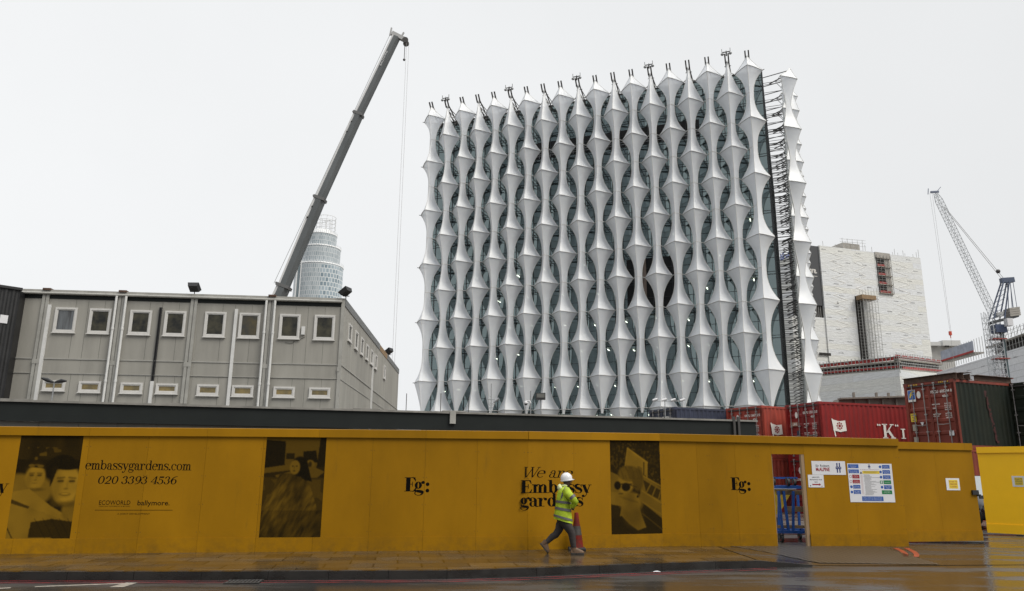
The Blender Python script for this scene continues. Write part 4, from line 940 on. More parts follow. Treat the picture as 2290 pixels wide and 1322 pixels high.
mb = MB(); mb.ball((b.x, b.y, z1 + .07), .085, 14, (1, 1, .75)); mb.path([(b.x, b.y, z1 + .14), (b.x + .14, b.y, z1 + .16), (b.x + .2, b.y, z1 + .05)], .025, 8); mb.build('camera_housing', HAT, r); mb = MB(); mb.ball((b.x, b.y, z1 + .03), .062, 12); mb.build('dome', BLACK, r)
r, b, z1 = pole_item('pole', 'slim pale steel pole right of the dome camera', 'pole', 1186.5, 920, 874, .022)
r, b, z1 = pole_item('antenna_mast', 'thin mast with small cross arms and a lamp on the low cabin roof', 'mast', 1098, 922, 858, .016)
mb = MB()
for zz, ww in ((.62, .14), (.45, .1), (.3, .08)): mb.tube((b.x - ww, b.y, b.z + zz), (b.x + ww, b.y, b.z + zz), .012)
for k in range(6): mb.bar((b.x, b.y, b.z + .1 + k * .12), (b.x - .07, b.y, b.z + .17 + k * .12), .012)
mb.build('cross_arm', STEEL, r); mb = MB(); mb.path([(b.x + .1, b.y, b.z + .5), (b.x + .3, b.y - .03, b.z + .66)], [(.03, .05), (.06, .05)], 8); mb.build('lamp_head', STEEL, r)
for x, yb, yt, lab in ((1048, 921, 887, 'short thin dark rod on the low cabin roof before the facade'), (908, 917, 880, 'short leaning rod at the bottom left corner of the white fabric facade'), (985, 919, 880, 'grey rod beside the leftmost facade columns')):
    r, b, z1 = pole_item('rod', lab, 'rod', x, yb, yt, .014, DSTEEL)
r, b, z1 = pole_item('rod_lamp', 'rod with four small white lamps above the dark blue container', 'lamp', 1488, 932, 897, .018)
mb = MB(); mb.tube((b.x - .55, b.y, z1), (b.x + .75, b.y, z1), .015); mb.build('lamp_bar', STEEL, r)
for k in range(4): mb = MB(); mb.path([(b.x - .5 + k * .38, b.y, z1 + .02), (b.x - .3 + k * .38, b.y, z1 + .08)], [(.05, .04), (.05, .04)], 8); mb.build('lamp_head', HAT, r)

# ------------------------------------------------------------------ grey site office (stacked modular cabins)
ZR = 8.8
OA, OB = atz(101, 648, ZR), atz(772, 668, ZR); fo = Frame(OA.to_2d(), OB.to_2d())
ro = empty('site_office', (OB.x, OB.y, 0), 'grey modular cabin office with white framed windows and downpipes', 'office cabins')
UL = fo.px(10, 800)[0] - .3; UR = fo.L
def U(x, y): return fo.px(x, y)[0]
zmt = fo.px(437, 809)[1]; zmb = fo.px(437, 841)[1]
seams = []
BACK = 21.5
mb = MB(); ed_ = sorted([UL, UR - .02] + [U(x + dx, 760) for x in (187, 355, 520, 685) for dx in (0, 84) if U(x + dx, 760) < UR - .2])
for a_, b_ in zip(ed_, ed_[1:]): fo.box(mb, a_ + .0015, b_ - .0015, 0, zmb - .02, -.16, -.0); fo.box(mb, a_ + .0015, b_ - .0015, zmb, zmt - .01, -.16, .006); fo.box(mb, a_ + .0015, b_ - .0015, zmt, ZR - .36, -.16, 0)
mb.build('wall', GREY, ro)
mb = MB()
for zz, w_ in ((zmt, .028), (zmb, .014)): fo.box(mb, UL, UR - .1, zz - w_, zz + w_ * .6, -.02, .03)
mb.build('storey_trim', TRIM, ro)
mb = MB(); fo.box(mb, UL, UR - .1, ZR - .36, ZR - .1, -.16, .02); mb.build('fascia', DTR, ro)
mb = MB(); fo.box(mb, UL, UR, ZR - .1, ZR, -.2, .06); a_, b_ = fo.p(UL, ZR - .16, .10), fo.p(UR - .1, ZR - .16, .10); mb.tube(a_, b_, .055); mb.build('gutter', TRIM, ro)
mb = MB(); P_ = fo.p; mb.quad(P_(UL, ZR - .02, -.2), P_(UR, ZR - .02, -.2), P_(UR, ZR - .02, -BACK), P_(UL, ZR - .02, -BACK)); mb.build('roof', mat('roof_felt', (.12, .12, .115), .9), ro)
# posts
px_posts = [(106, 655), (276, 655), (437, 662), (609, 668)]
for k, (x, y) in enumerate(px_posts):
    u = U(x, y); mb = MB()
    fo.box(mb, u - .13, u - .02, 0, ZR - .05, .008, .07); fo.box(mb, u + .02, u + .13, 0, ZR - .05, .008, .07); fo.box(mb, u - .02, u + .02, 0, ZR - .1, .008, .03)
    fo.box(mb, u - .15, u + .15, zmt - .22, zmt - .04, .066, .078); mb.build('corner_post', TRIM, ro)
    mb = MB(); 
    if k != 2: fo.box(mb, u - .14, u + .16, ZR - .03, ZR + .05, -.15, .13); mb.build('roof_bracket', RUST, ro)
u = UR; mb = MB(); fo.box(mb, u - .13, u + .0, 0, ZR - .02, .004, .06); fo.box(mb, u - .15, u - .05, zmt - .28, zmt - .1, .066, .078); mb.build('corner_post', TRIM, ro)
# panel seams
mb = MB()
for x in (187, 355, 520, 685):
    for dx in (-28, 0, 38):
        u = U(x + dx, 760); fo.box(mb, u - .004, u + .004, zmt + .03, ZR - .4, -.001, .002)
        u = U(x + dx - 5, 870); fo.box(mb, u - .004, u + .004, 0, zmb - .03, -.001, .002)
mb.build('panel_seam', DTR, ro)
# downpipes and trunking: (x at top, y top, x at bottom, y bottom, kind)
mb = MB()
for x, yt, wd, kind in ((264, 665, 0, 'p'), (285, 668, 0, 'p'), (598, 672, 0, 'p'), (617, 674, 0, 'p')):
    u = U(x, yt); d = MB(); v1 = ZR - .2; d.tube(fo.p(u, v1, .13), fo.p(u, 3.5, .13), .05)
    for vv in (v1 - 1.3, v1 - 3.4): d.tube(fo.p(u, vv, .13), fo.p(u, vv - .09, .13), .062)
    d.build('downpipe', PIPE, ro)
for x, y, yt in ((113, 690, 682), (530, 700, 692)):
    u, v = fo.px(x, yt); d = MB(); fo.box(d, u - .06, u + .06, 3.5, v, .01, .08); d.build('cable_trunking', PIPE, ro)
u, v = fo.px(361, 688); v2 = fo.px(343, 853)[1]; d = MB(); fo.box(d, u - .05, u - .02, v2, v, .01, .07); fo.box(d, u + .02, u + .05, v2, v, .01, .07); fo.box(d, u - .02, u + .02, v2, v, .01, .02); d.build('cable_trunking', BLACK, ro)
d = MB(); fo.box(d, u - .06, u + .06, 3.5, v2, .01, .08); d.build('cable_trunking', PIPE, ro)
# windows
def window(fr, u0, u1, v0, v1, glass, par, tilt=False):
    fw = .075; mb = MB()
    fr.box(mb, u0, u1, v0, v0 + fw, .004, .055); fr.box(mb, u0, u1, v1 - fw, v1, .004, .055); fr.box(mb, u0, u0 + fw, v0 + fw, v1 - fw, .004, .055); fr.box(mb, u1 - fw, u1, v0 + fw, v1 - fw, .004, .055)
    f2_ = fw + .04; g_ = fw
    fr.box(mb, u0 + g_, u1 - g_, v0 + g_, v0 + f2_, .006, .035); fr.box(mb, u0 + g_, u1 - g_, v1 - f2_, v1 - g_, .006, .035); fr.box(mb, u0 + g_, u0 + f2_, v0 + f2_, v1 - f2_, .006, .035); fr.box(mb, u1 - f2_, u1 - g_, v0 + f2_, v1 - f2_, .006, .035)
    fr.box(mb, u0 - .03, u1 + .03, v0 - .035, v0 - .002, .004, .08)
    o = mb.build('window', PVC, par); mb = MB(); fr.rect(mb, u0 + f2_, u1 - f2_, v0 + f2_, v1 - f2_, .012); mb.build('pane', glass, o, local=True)
    for v_ in o.children[0].data.vertices: v_.co = v_.co - par.location
    return o
CURT = mat('dark_curtain_glass', (.12, .13, .14), .08, var=.9, vscale=1.6, col2=(.02, .018, .016), stretch=(3, 1, .3))
GBR = mat('tinted_warm_glass', (.10, .075, .025), .08, var=.6, vscale=1.5, col2=(.03, .03, .025))
ups = [(118, 175, 688, 744), (195, 252, 690.5, 746.5), (286, 342, 694, 749), (364, 419, 696, 751.5), (454, 508.5, 698, 754), (531, 585, 700.5, 756.5), (622, 674, 703, 758), (700, 751.5, 705, 760.5)]
for k, (x0, x1, y0, y1) in enumerate(ups):
    xc = (x0 + x1) / 2; uc = U(xc, (y0 + y1) / 2); v1 = fo.px(xc, y0)[1]; v0 = fo.px(xc, y1)[1]
    window(fo, uc - .42, uc + .42, v0, v1, {0: CURT, 5: GBR}.get(k, GLASSD), ro)
los = [(93, 149, 851, 874), (174, 229, 853, 878), (267, 322, 856, 880), (347, 400, 858, 881), (438, 492, 860, 885), (516, 570, 862, 887), (609, 662, 865, 889), (688, 742, 867, 890)]
for k, (x0, x1, y0, y1) in enumerate(los):
    xc = (x0 + x1) / 2; uc = U(xc, (y0 + y1) / 2); v1 = fo.px(xc, y0)[1]; v0 = fo.px(xc, y1)[1]
    window(fo, uc - .42, uc + .42, v0, v1, GLASSW, ro)
d = MB(); u, v = fo.px(678, 740); fo.box(d, u - .06, u + .08, v - .17, v + .17, .01, .09); d.build('junction_box', PIPE, ro)
d = MB(); d.path([fo.p(u - .7 + k * .1, v - .42 + .25 * math.sin(k * .22 - 1.0) * (k / 8) - (.08 if k < 4 else 0), .02) for k in range(9)], .007, 5); d.build('cable', BLACK, ro)
# side elevation
SA, SB = atz(774, 668, ZR), atz(892, 826, ZR); fs_ = Frame(Vector((OB.x, OB.y)), SB.to_2d()); 
LS = fs_.L
def sidepx(x, y): return fs_.px(x, y)
mb = MB(); n = int(LS / 1.2)
for k in range(n): fs_.box(mb, LS * k / n + .003, LS * (k + 1) / n - .003, 0, zmt - .02, -.1, 0); fs_.box(mb, LS * k / n + .003, LS * (k + 1) / n - .003, zmt, ZR - .3, -.1, 0)
mb.build('side_wall', GREY, ro)
mb = MB(); fs_.box(mb, 0, LS * .52, ZR - .32, ZR, -.1, .03); fs_.box(mb, LS * .68, LS, ZR - .32, ZR, -.1, .03); mb.build('side_fascia', mat('side_fascia_grey', (.15, .155, .155), .5), ro)
mb = MB(); fs_.box(mb, LS * .52, LS * .68, ZR - .34, ZR - .02, -.1, .02); mb.build('side_fascia', WOOD, ro)
mb = MB(); fs_.box(mb, 0, LS, zmt - .03, zmt + .01, 0, .03); fs_.box(mb, 0, LS, zmb - .03, zmb, 0, .02); mb.build('storey_trim', TRIM, ro)
for (x, y0, y1) in ((781.5, 722, 771), (796, 738, 788), (808.5, 753, 800), (820, 768, 811), (830, 780, 821), (839.5, 791, 831), (859, 815, 852)):
    u = sidepx(x, (y0 + y1) / 2)[0]; v1 = sidepx(x, y0)[1]; v0 = sidepx(x, y1)[1]; window(fs_, u - .42, u + .42, v0 + .1, v1 - .05, GLASSD if x < 850 else CURT, ro)
for x in (833,): u, v = sidepx(x, 790); mb = MB(); fs_.box(mb, u - .07, u + .07, 3, v, .01, .1); mb.build('cable_trunking', PIPE, ro)
mb = MB()
for k in range(7): u = sidepx(790 + k * 9.5, 885)[0]; fs_.box(mb, u - .12, u + .12, 4.1, 4.35, .002, .03)
mb.build('vent', PVC, ro)
mb = MB(); mb.quad(fo.p(UL, 0, -BACK), fo.p(UR, 0, -BACK), fo.p(UR, ZR - .02, -BACK), fo.p(UL, ZR - .02, -BACK)); mb.build('back_wall', GREY, ro)
# floodlights on the office roof
def flood(x, y, fr, u_, label, ang, sz=1.0):
    b = fr.p(u_, ZR, -.05); r = empty('flood_lamp', b, label, 'lamp')
    mb = MB(); mb.tube(b, b + Vector((0, 0, .16 * sz)), .02); mb.bar(b + Vector((-.14 * sz, 0, .12 * sz)), b + Vector((.14 * sz, 0, .12 * sz)), .03); mb.build('bracket', DSTEEL, r)
    a = Matrix.Rotation(ang, 3, 'Z'); t_ = Matrix.Rotation(R(-35), 3, 'X'); c_ = b + Vector((0, -.1, .27 * sz)); mb = MB(); P8 = []
    for zz, k in ((-.08, .8), (.1, 1.0)):
        for sx, sy in ((-1, -1), (1, -1), (1, 1), (-1, 1)): P8.append(c_ + a @ t_ @ Vector((sx * .24 * k * sz, sy * .22 * k * sz, zz * sz)))
    mb.box8(P8); mb.build('lamp_head', BLACK, r)
flood(433, 653, fo, U(434, 655), 'wide black floodlight standing midway along the office roof edge', R(0), .95)
flood(782, 655, fo, UR + .02, 'tilted black floodlight on the near roof corner of the office', R(70), 1.0)
flood(873, 782, fs_, sidepx(871, 800)[0], 'small tilted floodlight far along the office side roof', R(70), 1.15)

# black corrugated container tower at the left edge
r = empty('black_cladding', (atz(45, 648, 9.4).x, atz(45, 648, 9.4).y, 0), 'black corrugated steel stair enclosure at the left edge beside the office', 'stair enclosure')
T1 = online(46, 650, (fo.A + fo.o * .6).to_2d(), (fo.B + fo.o * .6).to_2d()); zt = T1.z; B1 = Vector((T1.x, T1.y)); 
A1_ = atz(-120, 560, zt + 1.15).to_2d() ; A1_ = B1 + Vector((-1.0, -.95)).normalized() * 3.2
fb = Frame(A1_, B1); mb = MB(); n = int(fb.L / .12)
vs = []
for k in range(n + 1):
    w_ = .0 if (k // 1) % 2 else .035; vs.append((k * fb.L / n, w_))
for (u0, w0), (u1, w1) in zip(vs, vs[1:]):
    um = (u0 + u1) / 2
    mb.quad(fb.p(u0, 0, w0), fb.p(um, 0, w0), fb.p(um, zt, w0), fb.p(u0, zt, w0)); mb.quad(fb.p(um, 0, w0), fb.p(u1, 0, w1), fb.p(u1, zt, w1), fb.p(um, zt, w0))
BLK = mat('black_cladding_paint', (.012, .012, .013), .45, var=.6, vscale=2)
mb.build('wall', BLK, r); mb = MB()
fb2 = Frame(B1, B1 + Vector((-.6, 2.4))); fb2.box(mb, 0, 2.4, 0, zt, -.1, 0); mb.build('side_wall', BLK, r)
mb = MB(); mb.box8([fb.p(-.1, zt, .1), fb.p(fb.L + .05, zt, .1), fb.p(fb.L + .05, zt, -2.2), fb.p(-.1, zt, -2.2), fb.p(-.1, zt + .1, .1), fb.p(fb.L + .05, zt + .1, .1), fb.p(fb.L + .05, zt + .1, -2.2), fb.p(-.1, zt + .1, -2.2)]); mb.build('roof', BLK, r)
mb = MB(); u, v = fb.px(8, 714); fb.box(mb, u - .13, u + .13, v - .16, v + .16, .04, .045); mb.build('notice', WHT, r)

# ------------------------------------------------------------------ fabric clad cube building
SP = 3.007; EA = Vector((-15.0586, 123.0273, 0)); EYAW = math.atan2(-0.3530171, 0.93561687)
emb = empty('office_tower_block', EA, 'huge glass cube building veiled by columns of white pointed fabric sails', 'office building', rz=EYAW)
DZ = HCAM - 1.5
EVEN = [62.87, 54.3, 45.35, 35.9, 26.35, 16.25]; ODD = [58.85, 50.0, 40.75, 31.2, 21.6, 11.4]
FAB = bpy.data.materials.new('white_membrane'); FAB.use_nodes = True; t = FAB.node_tree; b = t.nodes['Principled BSDF']
b.inputs['Roughness'].default_value = .40; b.inputs['Specular IOR Level'].default_value = .6
co = N(t, 'ShaderNodeTexCoord'); n1 = N(t, 'ShaderNodeTexNoise', Scale=.9, Detail=5.0, Roughness=.6); t.links.new(co.outputs['Object'], n1.inputs['Vector'])
mx = N(t, 'ShaderNodeMix', data_type='RGBA'); t.links.new(n1.outputs[0], mx.inputs[0]); mx.inputs[6].default_value = (.76, .79, .84, 1); mx.inputs[7].default_value = (.92, .92, .92, 1)
wv = N(t, 'ShaderNodeTexWave', wave_type='BANDS', bands_direction='Z', Scale=.33, Distortion=.0); wv.wave_profile = 'SAW'; t.links.new(co.outputs['Object'], wv.inputs[0])
wr_ = N(t, 'ShaderNodeMapRange'); wr_.inputs[1].default_value = 0; wr_.inputs[2].default_value = .03; wr_.inputs[3].default_value = .93; wr_.inputs[4].default_value = 1.0; t.links.new(wv.outputs['Fac'], wr_.inputs[0])
m2 = N(t, 'ShaderNodeMix', data_type='RGBA', blend_type='MULTIPLY'); m2.inputs[0].default_value = 1; t.links.new(mx.outputs[2], m2.inputs[6]); t.links.new(wr_.outputs[0], m2.inputs[7]); t.links.new(m2.outputs[2], b.inputs['Base Color'])
tr = N(t, 'ShaderNodeBsdfTranslucent'); tr.inputs[0].default_value = (.80, .86, .94, 1); ms = N(t, 'ShaderNodeMixShader', Fac=.28); tp = N(t, 'ShaderNodeBsdfTransparent'); ms2 = N(t, 'ShaderNodeMixShader', Fac=.10)
t.links.new(b.outputs[0], ms.inputs[1]); t.links.new(tr.outputs[0], ms.inputs[2]); t.links.new(ms.outputs[0], ms2.inputs[1]); t.links.new(tp.outputs[0], ms2.inputs[2]); t.links.new(ms2.outputs[0], t.nodes['Material Output'].inputs[0])
ROPE = mat('sail_edge_cable', (.68, .68, .66), .5); RBAR = mat('sail_ridge_tube', (.40, .40, .39), .5)
def sail_levels(odd):
    RZ = ODD if odd else EVEN; Wr, Ww, Kr, Kw, Ar, Aw = 2.10, .54, 0.0, 1.25, 2.5, .7   # K = recess of keel from the ridge plane
    L = []
    apex = 64.9
    def lev(z, t_, Wa=Wr, Wb=Ww):  # t_ =1 ridge, 0 waist
        return (z, Wb + (Wa - Wb) * t_ ** 2.6, Kw + (Kr - Kw) * t_ ** 1.6, Aw + (Ar - Aw) * t_ ** 1.5)
    z0 = RZ[0]; n = 10 if odd else 6
    for k in range(n):
        t_ = k / n; z = apex + (z0 - apex) * t_
        e = 1.9 if odd else 1.35
        L.append((z, .10 + (Wr - .10) * t_ ** e, (.9 if not odd else 1.4) * (1 - t_ ** 1.2), .15 + (Ar - .15) * t_ ** e))
    for i, zr in enumerate(RZ):
        zb = RZ[i + 1] if i + 1 < len(RZ) else (zr - 8.6); zm = (zr + zb) / 2
        L.append(lev(zr, 1.0) + ('R',))
        last = i + 1 == len(RZ)
        if not last:
            for k in range(1, 14):
                t_ = abs(1 - 2 * k / 14); L.append(lev(zr + (zb - zr) * k / 14, t_))
        else:
            for k in range(1, 10):
                t_ = 1 - k / 9; L.append((zr - 5.6 * k / 9, .12 + (Wr - .12) * t_ ** 1.35, Kw * (1 - t_ ** 1.6), .3 + (Ar - .3) * t_ ** 1.4))
    return L
def xsec(L, s_):
    z, w, kk, ar = L[:4]; a_ = abs(s_); return (w * s_, kk + ar * (a_ ** 1.3 * .75 + .25 * a_), z)
def make_sail(odd, name='fabric_sail'):
    LV = sail_levels(odd); ns = 14; SS = [-1 + 2 * k / ns for k in range(ns + 1)]; vs = []; fs = []
    for L in LV: vs += [xsec(L, s_) for s_ in SS]
    m_ = ns + 1
    mb = MB()
    # two smooth halves share the crease at the keel; faces split at ridges by separate vertex rows
    starts = [0] + [i for i, L in enumerate(LV) if len(L) > 4] + [len(LV) - 1]
    for a_, b_ in zip(starts, starts[1:]):
        for half in (range(0, ns // 2 + 1), range(ns // 2, ns + 1)):
            half = list(half); hv = []; 
            for i in range(a_, b_ + 1): hv += [xsec(LV[i], SS[j]) for j in half]
            q = len(half); ff = [(i * q + j, (i + 1) * q + j, (i + 1) * q + j + 1, i * q + j + 1) for i in range(b_ - a_) for j in range(q - 1)]
            mb.add(hv, ff, True)
    o = mb.build(name, FAB, emb, local=True)
    mb = MB()
    for L in LV:
        if len(L) > 4: mb.path([Vector(xsec(L, s_)) + Vector((0, -.02, -.05)) for s_ in SS], .055, 5)
    rb = mb.build('ridge_tube', RBAR, o, local=True)
    mb = MB(); mb.path([Vector(xsec(L, 0)) + Vector((0, -.02, 0)) for L in LV], .035, 4)
    for s_ in (-1, 1): mb.path([Vector(xsec(L, s_)) for L in LV], .05, 4)
    mb.build('edge_cable', ROPE, o, local=True)
    return o
GO = 5.2; GX0, GX1 = -1.9, 56.0; GD = GO + 58.0; ZT = 64.1
def make_struts(odd):
    mb = MB(); RZ = ODD if odd else EVEN; OZ = EVEN if odd else ODD
    for z in RZ:
        k0 = (0, GO - 1.5, z - .05)
        mb.bar((0, GO, z - .02), (0, GO - 1.5, z), .13)
        for s_ in (-1, 1): mb.bar(k0, (2.0 * s_, 2.5, z), .17); mb.bar((2.0 * s_, 2.5, z), (2.35 * s_, 2.3, z), .08); mb.bar((1.3 * s_, GO - .05, z + .1), (1.6 * s_, 2.9, z), .08)
    for z in OZ + ([64.2] if odd else []):
        for dx in (-.3, .3): mb.bar((dx, GO, z + .12), (dx, 2.2, z + .12), .09)
        mb.bar((-.5, 2.2, z + .12), (.5, 2.2, z + .12), .08)
    # paired roof arms reaching to the sail tip
    for dx in (-.28, .28):
        mb.bar((dx, GO + 1.0, 62.6), (dx * .9, 1.4, 64.7), .16); mb.bar((dx * .9, 1.4, 64.5), (dx * .9, .55, 65.6), .20)
    mb.bar((-.28, 1.6, 64.5), (.28, 1.6, 64.5), .12); mb.bar((0, GO + .6, 64.2), (0, GO - .6, 62.4), .1); mb.bar((-.3, GO - .4, 62.9), (.3, GO + .2, 63.6), .1)
    return mb.build('strut_frame', DSTEEL, emb, local=True)
def make_side_struts(odd):
    mb = MB(); RZ = ODD if odd else EVEN; OZ = EVEN if odd else ODD
    for z in RZ + OZ:
        for dz in ((-.16, .16) if z in RZ else (0,)): mb.bar((0, GO, z + dz), (0, 2.5, z + dz), .06)
    for z in RZ:
        mb.bar((0, GO - 1.0, z - .1), (0, 1.7, z + .9), .13); mb.bar((0, 2.5, z + .1), (.5, 1.6, z + .5), .07)
        for s_ in (-1, 1): mb.bar((0, 3.2, z), (1.9 * s_, 2.5, z), .06)
    for z in (64.0,): mb.bar((0, GO, z), (0, .8, z + .6), .10)
    return mb.build('strut_frame', DSTEEL, emb, local=True)
protos = {}
for odd in (0, 1): protos[odd] = (make_sail(odd), make_struts(odd))
used = {0: False, 1: False}
sides = {}
def put(i, mat_loc, rz, sc=1.0, side=False):
    odd = i % 2; pr_ = list(protos[odd])
    if side:
        if odd not in sides: sides[odd] = make_side_struts(odd); sides[odd]['fresh'] = 1
        pr_[1] = sides[odd]
    for o in pr_:
        if not used[odd] or o.get('fresh'):
            c = o
            if o.get('fresh'): del o['fresh']
        else: c = copy_tree(o, emb)
        c.location = mat_loc; c.rotation_euler = (0, 0, rz); c.scale = (1, 1, sc)
    used[odd] = True
for i in range(19):
    put(i, (i * SP, 0, 0), 0, 1.0 + .013 * (18 - i) / 18)
for j in range(19):
    put(j, (GX1 + GO, GO + 1.9 + j * SP, 0), R(90), 1.0, True)
# tie cables linking ridge tips to the neighbouring waists
mb = MB()
for i in range(18):
    for z in (ODD + EVEN):
        odd_r = z in ODD; a_ = i if (i % 2) == odd_r else i + 1; s_ = 1 if a_ == i else -1; z_ = z * (1.0 + .013 * (18 - i - .5) / 18)
        mb.tube((a_ * SP + s_ * 2.05, 2.45, z_), ((i + (0 if a_ != i else 1)) * SP - s_ * .0, 1.2, z_), .05, n=5)
mb.build('tie_cable', ROPE, emb, local=True)
# glass curtain wall
GL = bpy.data.materials.new('curtain_glass'); GL.use_nodes = True; t = GL.node_tree; t.nodes.clear()
gl = N(t, 'ShaderNodeBsdfGlossy', Roughness=.02); gl.inputs[0].default_value = (.55, .68, .69, 1); tp = N(t, 'ShaderNodeBsdfTransparent'); tp.inputs[0].default_value = (.42, .50, .50, 1)
fr_ = N(t, 'ShaderNodeFresnel', IOR=1.9); mr_ = N(t, 'ShaderNodeMapRange'); mr_.inputs[3].default_value = .30; mr_.inputs[4].default_value = .95; t.links.new(fr_.outputs[0], mr_.inputs[0])
ms = N(t, 'ShaderNodeMixShader'); t.links.new(mr_.outputs[0], ms.inputs[0]); t.links.new(tp.outputs[0], ms.inputs[1]); t.links.new(gl.outputs[0], ms.inputs[2]); ou = N(t, 'ShaderNodeOutputMaterial'); t.links.new(ms.outputs[0], ou.inputs[0])
MUL = mat('curtain_mullion', (.03, .033, .035), .4, metal=.4)
FL = sorted(EVEN + ODD + [6.4, 2.0])
mb = MB(); DARKS = []
mb.quad((GX0, GO, 0), (GX1, GO, 0), (GX1, GO, ZT), (GX0, GO, ZT)); mb.build('curtain_glass', GL, emb, local=True)
mb = MB(); mb.quad((GX1, GO, 0), (GX1, GD, 0), (GX1, GD, ZT), (GX1, GO, ZT)); mb.build('curtain_glass', GL, emb, local=True)
mb = MB(); mb.quad((GX0, GD, 0), (GX0, GO, 0), (GX0, GO, ZT), (GX0, GD, ZT)); mb.build('curtain_glass', GL, emb, local=True)
mb = MB(); x = GX0
nx = 38
for k in range(nx + 1):
    x = GX0 + (GX1 - GX0) * k / nx; mb.box(x - .045, x + .045, GO - .10, GO + .08, 0, ZT)
for a_, b_ in zip(FL, FL[1:] + [ZT]):
    mb.box(GX0, GX1, GO - .07, GO - .005, a_ - .22, a_ - .14); mb.box(GX0, GX1, GO - .07, GO - .005, a_ + .18, a_ + .24); mb.box(GX0, GX1, GO - .06, GO - .005, (a_ + b_) / 2 - .03, (a_ + b_) / 2 + .03)
    mb.box(GX1 + .005, GX1 + .07, GO, GD, a_ - .22, a_ - .14); mb.box(GX1 + .005, GX1 + .07, GO, GD, a_ + .18, a_ + .24)
for k in range(1, 38): y = GO + (GD - GO) * k / 38; mb.box(GX1 - .08, GX1 + .10, y - .045, y + .045, 0, ZT)
mb.box(GX1 - .12, GX1 + .12, GO - .12, GO + .12, 0, ZT + .02); mb.box(GX0, GX1, GO - .14, GO + .1, ZT, ZT + .25)
mb.build('mullion_grid', MUL, emb, local=True)
mb = MB()
for z in FL: mb.box(GX0 + .15, GX1 - .15, GO + .35, GD - .3, z - .28, z + .12)
mb.build('floor_slab', mat('slab_soffit', (.17, .18, .18), .8, var=.3, vscale=.3), emb, local=True)
mb = MB(); mb.box(GX0 + 3.5, GX1 - 3.0, GO + 9, GD - 3, 0, ZT - 1); 
for k in range(8): x = GX0 + 4 + k * 7; mb.box(x - .35, x + .35, GO + 2.5, GO + 3.2, 0, ZT - .3)
mb.build('core_wall', mat('core_wall_dark', (.10, .105, .10), .9, var=.5, vscale=.15), emb, local=True)
mb = MB(); mb.box(GX0 + .1, GX1 - .1, GO + .1, GD, ZT - .3, ZT - .02)
for x0, x1, z1 in ((30, 38, 2.0), (39, 44, 2.6), (46, 50, 2.9), (50.5, 53, 1.8)): mb.box(x0, x1, GO + 10, GO + 22, ZT - .02, ZT + z1)
mb.build('roof', mat('roof_plant_grey', (.32, .33, .33), .7), emb, local=True)
# flat dark panels imitate shaded terraces: below the roof and low on the right
mb = MB(); 
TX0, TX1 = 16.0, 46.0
mb.box(TX0, TX1, GO - .03, GO - .012, 54.6, 57.6); mb.build('terrace_shade_panel', mat('terrace_shade_dark', (.012, .012, .013), .9), emb, local=True); mb = MB(); mb.box(33.6, 41.3, GO - .03, GO - .012, 26.8, 35.2); mb.build('terrace_shade_panel', mat('terrace_shade_dark', (.012, .012, .013), .9), emb, local=True)
mb = MB()
for x0, x1, z0 in ((TX0, TX1, 54.6), ):
    for zz in (.4, .8, 1.2): mb.box(x0, x1, GO - .13, GO - .08, z0 + zz, z0 + zz + .06)
    k = x0
    while k < x1: mb.box(k, k + .05, GO - .13, GO - .08, z0, z0 + 1.3); k += 1.0
mb.build('balustrade', STEEL, emb, local=True)
mb = MB(); mb.box(36.2, 36.7, GO - .2, GO - .04, 26.8, 35.2); mb.build('terrace_column', mat('terrace_column_tan', (.22, .17, .14), .7), emb, local=True)
CL = mat('ceiling_light_tube', (.9, .9, .8), .5, emit=((1, .93, .75), 10.0)); rl = random.Random(11)
proto_l = None; cnt = 0
spots = []
for z, xs in ((16.1, range(0, 56, 3)), (21.4, range(2, 56, 4)), (11.2, range(22, 56, 2)), (26.1, range(8, 56, 5)), (31.0, range(4, 56, 6)), (35.7, range(6, 52, 7)), (40.5, range(40, 56, 4)), (6.3, range(34, 56, 3))):
    for x in xs: spots.append((x + rl.uniform(-.8, .8), GO + 1.2 + rl.choice((0, 1.6, 3.2)), z - .36))
for (x, y, z) in spots[:96]:
    if proto_l is None: mb = MB(); mb.box(-.06, .06, -.6, .6, -.04, .04); proto_l = c = mb.build('ceiling_light', CL, emb, local=True)
    else: c = copy_tree(proto_l, emb)
    c.location = (x, y, z)
# surveillance camera heads on some roof arms
emi = Matrix.Translation(EA) @ Matrix.Rotation(EYAW, 4, 'Z')
names = {1: 'leftmost', 5: 'second', 9: 'third', 13: 'fourth', 17: 'rightmost'}
for i in (1, 5, 9, 13, 17):
    P0 = emi @ Vector((i * SP, .5, 65.6 * (1.0 + .013 * (18 - i) / 18)))
    r = empty('security_camera', P0, '%s of five twin camera heads on the fabric sail tips' % ({1: 'leftmost', 5: 'second from left', 9: 'middle', 13: 'second from right', 17: 'rightmost'}[i]), 'camera', 'camera heads on the sail tips', rz=EYAW)
    mb = MB(); mb.bar((-.65, 0, .25), (.65, 0, .25), .12)
    for dx in (-.65, 0, .6): mb.bar((dx, 0, .1), (dx, 0, .85 if dx else .5), .07)
    mb.bar((0, 0, -.4), (0, 0, .3), .2); mb.build('bracket', DSTEEL, r, local=True)
    for s_ in (-1, 1): mb = MB(); mb.ball((s_ * .6, -.1, -.12), .27, 10, (1, 1, .8)); mb.bar((s_ * .6, -.1, 0), (s_ * .6, 0, .3), .09); mb.build('camera_housing', mat('camera_grey', (.30, .31, .32), .4), r, local=True)

